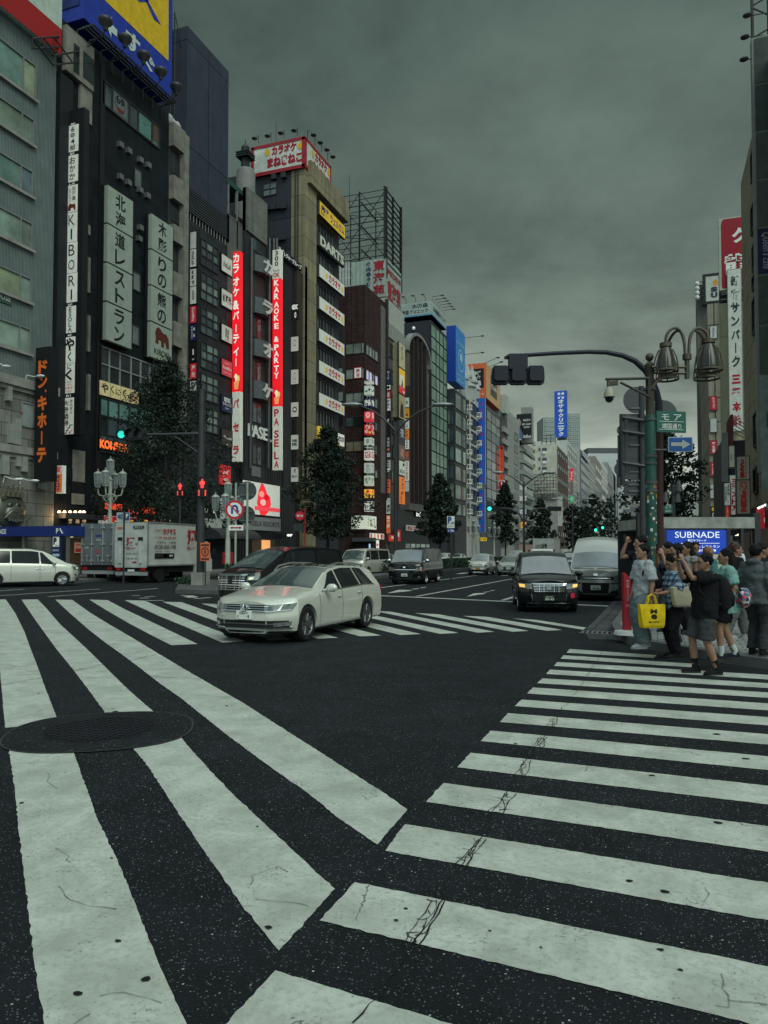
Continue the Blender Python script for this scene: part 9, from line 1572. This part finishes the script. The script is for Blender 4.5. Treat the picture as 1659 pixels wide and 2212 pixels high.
 if bald:mb.ell(H_(-.03,0,.01),.09*k,.084*k,.095*k,16,10,rot=Rh)
 else:
  mb.ell(H_(-.022,0,.035),.103*k,.091*k,.108*k,18,12,rot=Rh);r=random.Random(int(h*1000)+int(yaw))
  for i in range(26):a,b_=r.uniform(-2.6,2.6),r.uniform(.0,1.2);mb.ell(H_(-.02-.088*cos(a)*cos(b_)*(-.75 if abs(a)>1.7 else 1),.085*sin(a)*cos(b_),.035+.105*sin(b_)),.03*k,.03*k,.024*k,8,6)
 if hairlong:mb.tube([H_(-.06,0,.02),H_(-.10,0,-.08),H_(-.10,.02,-.10-hairlong*.6),H_(-.09,.02,-.1-hairlong)],[.085*k,.085*k,.07*k,.02*k],12)
 remesh(mb.build('hair',hair,t,True,True),.011,1)
 if shirt:
  mb=MB();f=1+.16*loose;rows=[(hem,.132,.172*build_),(.98,.13,.168*build_),(1.08,.125,.165*build_),(1.2,.13,.175),(1.32,.122,.186),(1.405,.092,.165),(1.44,.07,.085),(1.455,.064,.07)];mb.loft([ering(v(LN(z),0,z),a*k*f*(build_ if z<1.3 else 1),b*k*(1+.1*loose))for z,a,b in rows])
  for i in(0,1):
   pts=[sho[i]*1.0];L1=min(sleeve*2,1);pts+=[sho[i]+(el[i]-sho[i])*q for q in(.3*L1,.65*L1,L1)];rd2=[.075*k,.074*k*(1+.1*loose),.072*k*(1+.2*loose),.07*k*(1+.25*loose)]
   if sleeve>.5:pts+=[el[i]+(ha[i]-el[i])*q for q in(.4,.8,min(1,sleeve*2-1))][:3];rd2=rd2[:3]+[.064*k*(1+.1*loose),.058*k,.05*k,.045*k]
   mb.tube(pts,rd2,12);mb.ell(sho[i]+v(0,0,.004),.076*k,.07*k,.072*k,12,8)
  if hood:mb.tube([v(-.02,.10,1.42),v(-.09,.06,1.46),v(-.12,0,1.45),v(-.09,-.06,1.46),v(-.02,-.10,1.42)],.05*k,10)
  remesh(mb.build('shirt',shirt,t,True,True),.012,3,.05)
 mb=MB();mb.loft([ering(v(LN(z),0,z),a*k*build_,b*k*build_)for z,a,b in((.78,.09,.10),(.84,.118,.172),(.93,.122,.172),(1.0,.118,.158))])
 for i in(0,1):
  d1=knee[i]-hip[i];d2=ank[i]-knee[i];pts=[hip[i],hip[i]+d1*.5,knee[i]+v(.005,0,0)];rd2=[.105*k*build_,.093*k*legw,.078*k*legw]
  if leglen<.6:pts=[hip[i],hip[i]+d1*.5,hip[i]+d1*(leglen/.5*.98)];rd2=[.106*k*build_,.102*k*legw,.10*k*legw]
  else:pts+=[knee[i]+d2*.5,knee[i]+d2*(.97*leglen)];rd2+=[.072*k*legw,.066*k*legw]
  mb.tube(pts,rd2,14)
 remesh(mb.build('trousers',legs or fab((.02,.02,.025)),t,True,True),.012,3,.045)
 for i in(0,1):
  s_=1 if i==0 else-1;a=ank[i];mb=MB();mb.tube([a+v(-.075,0,-.045),a+v(-.03,0,-.035),a+v(.06,0,-.045),a+v(.14,.008*s_,-.055),a+v(.195,.01*s_,-.06)],[.03*k,.045*k,.047*k,.044*k,.026*k],12,flat=1);mb.tube([a+v(-.02,0,-.03),a+v(-.02,0,.02)],.045*k,10);so=remesh(mb.build('shoe',fab(shoe),t,True,True),.01,2);MB().loft([[a+v(.06+.145*cos(j*pi/8),(.05+.006*cos(j*pi/8))*sin(j*pi/8),z)for j in range(16)]for z in(-.085,-.058)]).build('sole',mat((.35,.35,.33)if sum(shoe)>.2 else(.03,.03,.03),.7),so,local=True)
  if socks:MB().tube([a+v(0,0,-.02),a+v(0,0,.05),a+(knee[i]-a)*.32],[.046*k,.045*k,.05*k],12).build('sock',fab(socks),t,True,True)
 def thing_at(name,lab,cat):return thing(name,lab,cat,P,None,rz)
 if extra:extra(thing_at,v,ha,el,sho,t)
 return t
PHM=mat((.012,.012,.015),.25)
def phone(T,lab,c,nrm=V((1,0,0)),tall=True):
 o=T('phone',lab,'phone');a,b=(.038,.078)if tall else(.078,.038);MB().box(c.x-.005,c.x+.005,c.y-a,c.y+a,c.z-b,c.z+b).build('case',PHM,o,local=True);MB().box(c.x-.0075,c.x-.0055,c.y-a*.9,c.y+a*.9,c.z-b*.94,c.z+b*.94).build('screen',mat((.10,.12,.13),.1,emit=.15),o,local=True)
def x4(T,v,ha,el,sho,t):
 phone(T,'dark phone held up by the man in black T-shirt and shorts',(ha[0]+ha[1])/2+v(.05,0,.10));o=T('backpack','black backpack on the man in the black T-shirt','backpack');mb=MB();mb.loft([ering(v(-.26+dx,0,z),a*1.1,b)for z,a,b,dx in((.90,.05,.12,.03),(.95,.10,.16,0),(1.1,.125,.175,0),(1.25,.115,.165,.01),(1.36,.08,.13,.04),(1.42,.03,.06,.07))]);remesh(mb.build('pack',fab((.012,.012,.014)),o,True,True),.014,2);mb=MB();mb.loft([ering(v(-.37,0,z),a,b)for z,a,b in((.96,.02,.10),(1.0,.035,.13),(1.12,.035,.13),(1.16,.02,.10))]);mb.build('front_pocket',fab((.016,.016,.018)),o,True,True);mb=MB()
 for s in(1,-1):mb.tube([v(-.16,.1*s,1.38),v(-.02,.12*s,1.46),v(.12,.125*s,1.38),v(.14,.13*s,1.2),v(.02,.17*s,1.05),v(-.16,.14*s,1.0)],.02,6)
 mb.build('strap',fab((.014,.014,.016)),o,True,True)
 for i in(0,1):pass
BLKT=fab((.010,.010,.012))
person('man in black T-shirt, grey shorts and sandals holding a phone up on the stripes',G(1524,1456),4,1.68,(.33,.07,1.60),(.36,-.04,1.58),(.7,.15,-.8),(.7,-.15,-.8),shirt=BLKT,sleeve=.42,hem=.80,loose=1.4,legs=fab((.045,.047,.05)),leglen=.5,legw=1.15,shoe=(.012,.012,.013),extra=x4,build_=1.12,glasses=True,grip=.8,socks=(.012,.012,.014),feet=((-.11,.12),(.10,-.10)),lean=-.03)
def plaid():
 m,nt,b=new_mat('plaid');co=objco(nt);s=N(nt,'ShaderNodeSeparateXYZ');nt.links.new(co,s.inputs[0]);g=lambda o,f:math_(nt,'GREATER_THAN',math_(nt,'FRACT',math_(nt,'MULTIPLY',o,f)),.5);a=math_(nt,'ADD',g(s.outputs[2],11),g(math_(nt,'ADD',s.outputs[0],s.outputs[1]),11));nt.links.new(ramp(nt,math_(nt,'MULTIPLY',a,.5),[(0,(.25,.33,.38)),(.5,(.07,.13,.2)),(1,(.02,.035,.07))]),b.inputs['Base Color']);b.inputs['Roughness'].default_value=.85;return m
def x3(T,v,ha,el,sho,t):
 phone(T,'phone in the lowered hands of the person in the plaid shirt',(ha[0]+ha[1])/2+v(.06,0,.02));o=T('tote_bag','cream canvas tote bag under the arm of the person in plaid','bag');mb=MB();mb.loft([[v(-.02+sx*w,.25+sy*.055+dy,z)for sx,sy in((-1,-1),(1,-1),(1.06,0),(1,1),(-1,1),(-1.06,0))]for z,w,dy in((.86,.17,0),(.9,.20,.015),(1.05,.225,.01),(1.19,.235,-.01))]);remesh(mb.build('bag',fab((.33,.30,.215)),o,True,True),.012,2);mb=MB()
 for dy in(.2,.29):mb.tube([v(-.10,dy,1.18),v(-.06,dy-.04,1.36),v(.0,.2,1.44),v(.06,dy-.04,1.36),v(.08,dy,1.18)],.012,6)
 mb.build('handle',fab((.33,.30,.215)),o,True,True)
person('person in blue plaid shirt and black trousers looking down at a phone',G(1461,1421),8,1.66,(.33,.12,1.08),(.34,-.06,1.10),(-.6,.5,-.6),(-.5,-.4,-.6),head=(.55,0),shirt=plaid(),sleeve=.5,hem=.80,loose=1.5,legs=fab((.010,.010,.013)),legw=1.35,shoe=(.02,.018,.018),extra=x3,grip=.6,hairlong=.0)
def x1(T,v,ha,el,sho,t):
 o=T('shopping_bag','bright yellow shopping bag with black round lettering held at the kerb','bag');c=ha[0]+v(.03,.06,-.08);B_=lambda x,y,z:c+V((x,y,z));mb=MB();mb.loft([[B_(sx*w,sy*d,z)for sx,sy in((-1,-1),(0,-1.15),(1,-1),(1,1),(0,1.15),(-1,1))]for z,w,d in((-.40,.17,.06),(-.36,.185,.07),(-.2,.205,.06),(-.03,.22,.035))]);mb.build('bag',fab((.66,.46,.015),.2,9),o,False,True);mb=MB()
 for y in(-.03,.03):mb.tube([B_(-.09,y,-.05),B_(-.05,y*.6,.1),B_(0,y*.4,.13),B_(.05,y*.6,.1),B_(.09,y,-.05)],.011,6)
 mb.build('handle',fab((.6,.42,.015)),o,True,True);mb=MB()
 put_text(mb,'M',B_(0,.05,-.2),V((-1,0,0)),ZUP,V((0,1,0)),(-.055,.03,.055,.10),.022,.03);put_text(mb,'e',B_(0,.05,-.2),V((-1,0,0)),ZUP,V((0,1,0)),(-.05,-.06,.05,.02),.026,.04);put_text(mb,'ME TOKYO',B_(0,.05,-.2),V((-1,0,0)),ZUP,V((0,1,0)),(-.09,-.12,.09,-.09),.03,.02);mb.build('lettering',mat((.02,.018,.015),.5,var=0),o,local=True)
 mb=MB();s=T('shoulder_bag','black shoulder bag slung behind the man in the pale T-shirt','bag');mb.tube([v(.08,.13,1.05),v(.10,.16,1.25),v(.03,.17,1.43),v(-.1,.12,1.38),v(-.17,.05,1.2)],.018,6);mb.build('strap',BLKT,s,True,True);MB().ell(v(-.22,-.02,1.1),.11,.15,.17,14,10).build('bag',BLKT,s,True,True)
def printm():return fab((.30,.32,.34))
person('young man in pale grey T-shirt and wide faded jeans gazing left',G(1392,1399,.15),10,1.68,(.02,.27,.79),(.1,-.22,.85),shirt=printm(),sleeve=.47,hem=.80,loose=1.8,legs=mat((.10,.125,.135),.9,var=.22,scale=3,bump=.2,spec=.1),legw=1.75,shoe=(.30,.33,.34),extra=x1,grip=.9,feet=((.1,.12),(-.08,-.10)),head=(-.08,0))
def x5(T,v,ha,el,sho,t):
 o=T('shoulder_bag','flower printed bag on a black strap behind the teal top','bag');m,nt,b=new_mat('floral');vo=N(nt,'ShaderNodeTexVoronoi',i_Scale=22.0);nt.links.new(objco(nt),vo.inputs['Vector']);nt.links.new(ramp(nt,vo.outputs['Color'],[(.2,(.02,.03,.08)),(.4,(.5,.05,.06)),(.55,(.5,.5,.45)),(.7,(.08,.18,.3)),(.85,(.55,.35,.08))],'CONSTANT'),b.inputs['Base Color']);c=v(-.20,.10,.96);mb=MB();mb.ell(c,.12,.16,.15,16,12);mb.build('bag',m,o,True,True);MB().tube([c+v(.05,.1,.1),v(-.12,.08,1.25),v(-.05,-.08,1.45),v(.1,-.14,1.3)],.016,6).build('strap',BLKT,o,True,True)
person('woman in teal T-shirt and black shorts with dark tied hair',G(1573,1424,.15),-12,1.60,(.12,.2,.92),(.25,-.12,1.2),shirt=fab((.16,.30,.27)),sleeve=.4,hem=.72,loose=1.5,legs=BLKT,leglen=.42,shoe=(.015,.018,.03),socks=(.4,.45,.45),hairlong=.2,extra=x5,feet=((.12,.1),(-.12,-.1)))
person('person in grey hooded sweatshirt and dark tapered trousers seen from behind',G(1636,1416,.15),215,1.66,(.02,.25,.8),(.02,-.25,.8),shirt=fab((.075,.085,.09)),sleeve=1.0,hem=.80,loose=2.0,legs=fab((.035,.038,.043)),shoe=(.012,.012,.013),hood=True,legw=1.15)
person('brown haired man in black T-shirt and grey trousers facing right',G(1590,1380,.15),175,1.72,shirt=BLKT,sleeve=.5,hem=.82,loose=1.5,legs=fab((.10,.105,.105)),legw=1.3,shoe=(.3,.3,.3),hair=HAIRB,feet=((.2,.1),(-.22,-.1)))
person('man in white T-shirt and glasses facing left before the shelter post',wpt(1590,1192,17.2)*1-V((0,0,1.57)),5,1.80,shirt=fab((.5,.52,.5)),glasses=True,legs=fab((.03,.035,.05)),sleeve=.5)
person('older man with thin reddish hair turned to the right',wpt(1528,1192,14.3)-V((0,0,1.57)),190,1.68,shirt=fab((.06,.16,.16)),hair=HAIRR,bald=1,skin=SK2)
person('man in dark jacket facing the camera before the lit blue board',wpt(1502,1192,17.6)-V((0,0,1.57)),80,1.78,shirt=fab((.03,.035,.05)),sleeve=.95,skin=SK2,glasses=True)
def xph(T,v,ha,el,sho,t):phone(T,'dark phone raised by the '+t['label'][:44].rsplit(' ',1)[0],(ha[0]+ha[1])/2+v(.04,0,.1))
person('man in navy shirt raising a phone just behind the plaid shirt',wpt(1462,1192,12.9)-V((0,0,1.57)),6,1.70,(.30,.08,1.52),(.34,-.06,1.54),(.7,.15,-.8),(.7,-.15,-.8),shirt=fab((.02,.03,.055)),extra=xph,grip=.8,legs=fab((.06,.075,.09)))
person('dark haired person in a grey sleeveless vest in the middle of the crowd',wpt(1484,1192,14.2)-V((0,0,1.57)),20,1.74,shirt=fab((.2,.2,.19)),sleeve=.08,hairlong=.05,skin=SK2)
person('black haired person half hidden behind the man in navy',wpt(1443,1192,14.6)-V((0,0,1.57)),-5,1.74,shirt=fab((.02,.02,.022)),legs=fab((.05,.06,.07)),sleeve=.9)
person('tall man raising one arm with a phone behind the grey T-shirt',wpt(1386,1192,14.0)-V((0,0,1.57)),4,1.86,(.1,.22,.85),(.22,-.14,1.58),None,(.7,-.3,-.8),shirt=fab((.02,.022,.03)),sleeve=.3,grip=.7,extra=lambda T,v,ha,el,sho,t:phone(T,'phone in the single raised hand of the tall man',ha[1]+v(.03,0,.1)),legs=fab((.04,.045,.06)))
person('black haired person cut by the right edge of the photo',wpt(1648,1192,13.6)-V((0,0,1.57)),150,1.72,shirt=fab((.015,.016,.02)),sleeve=.9)
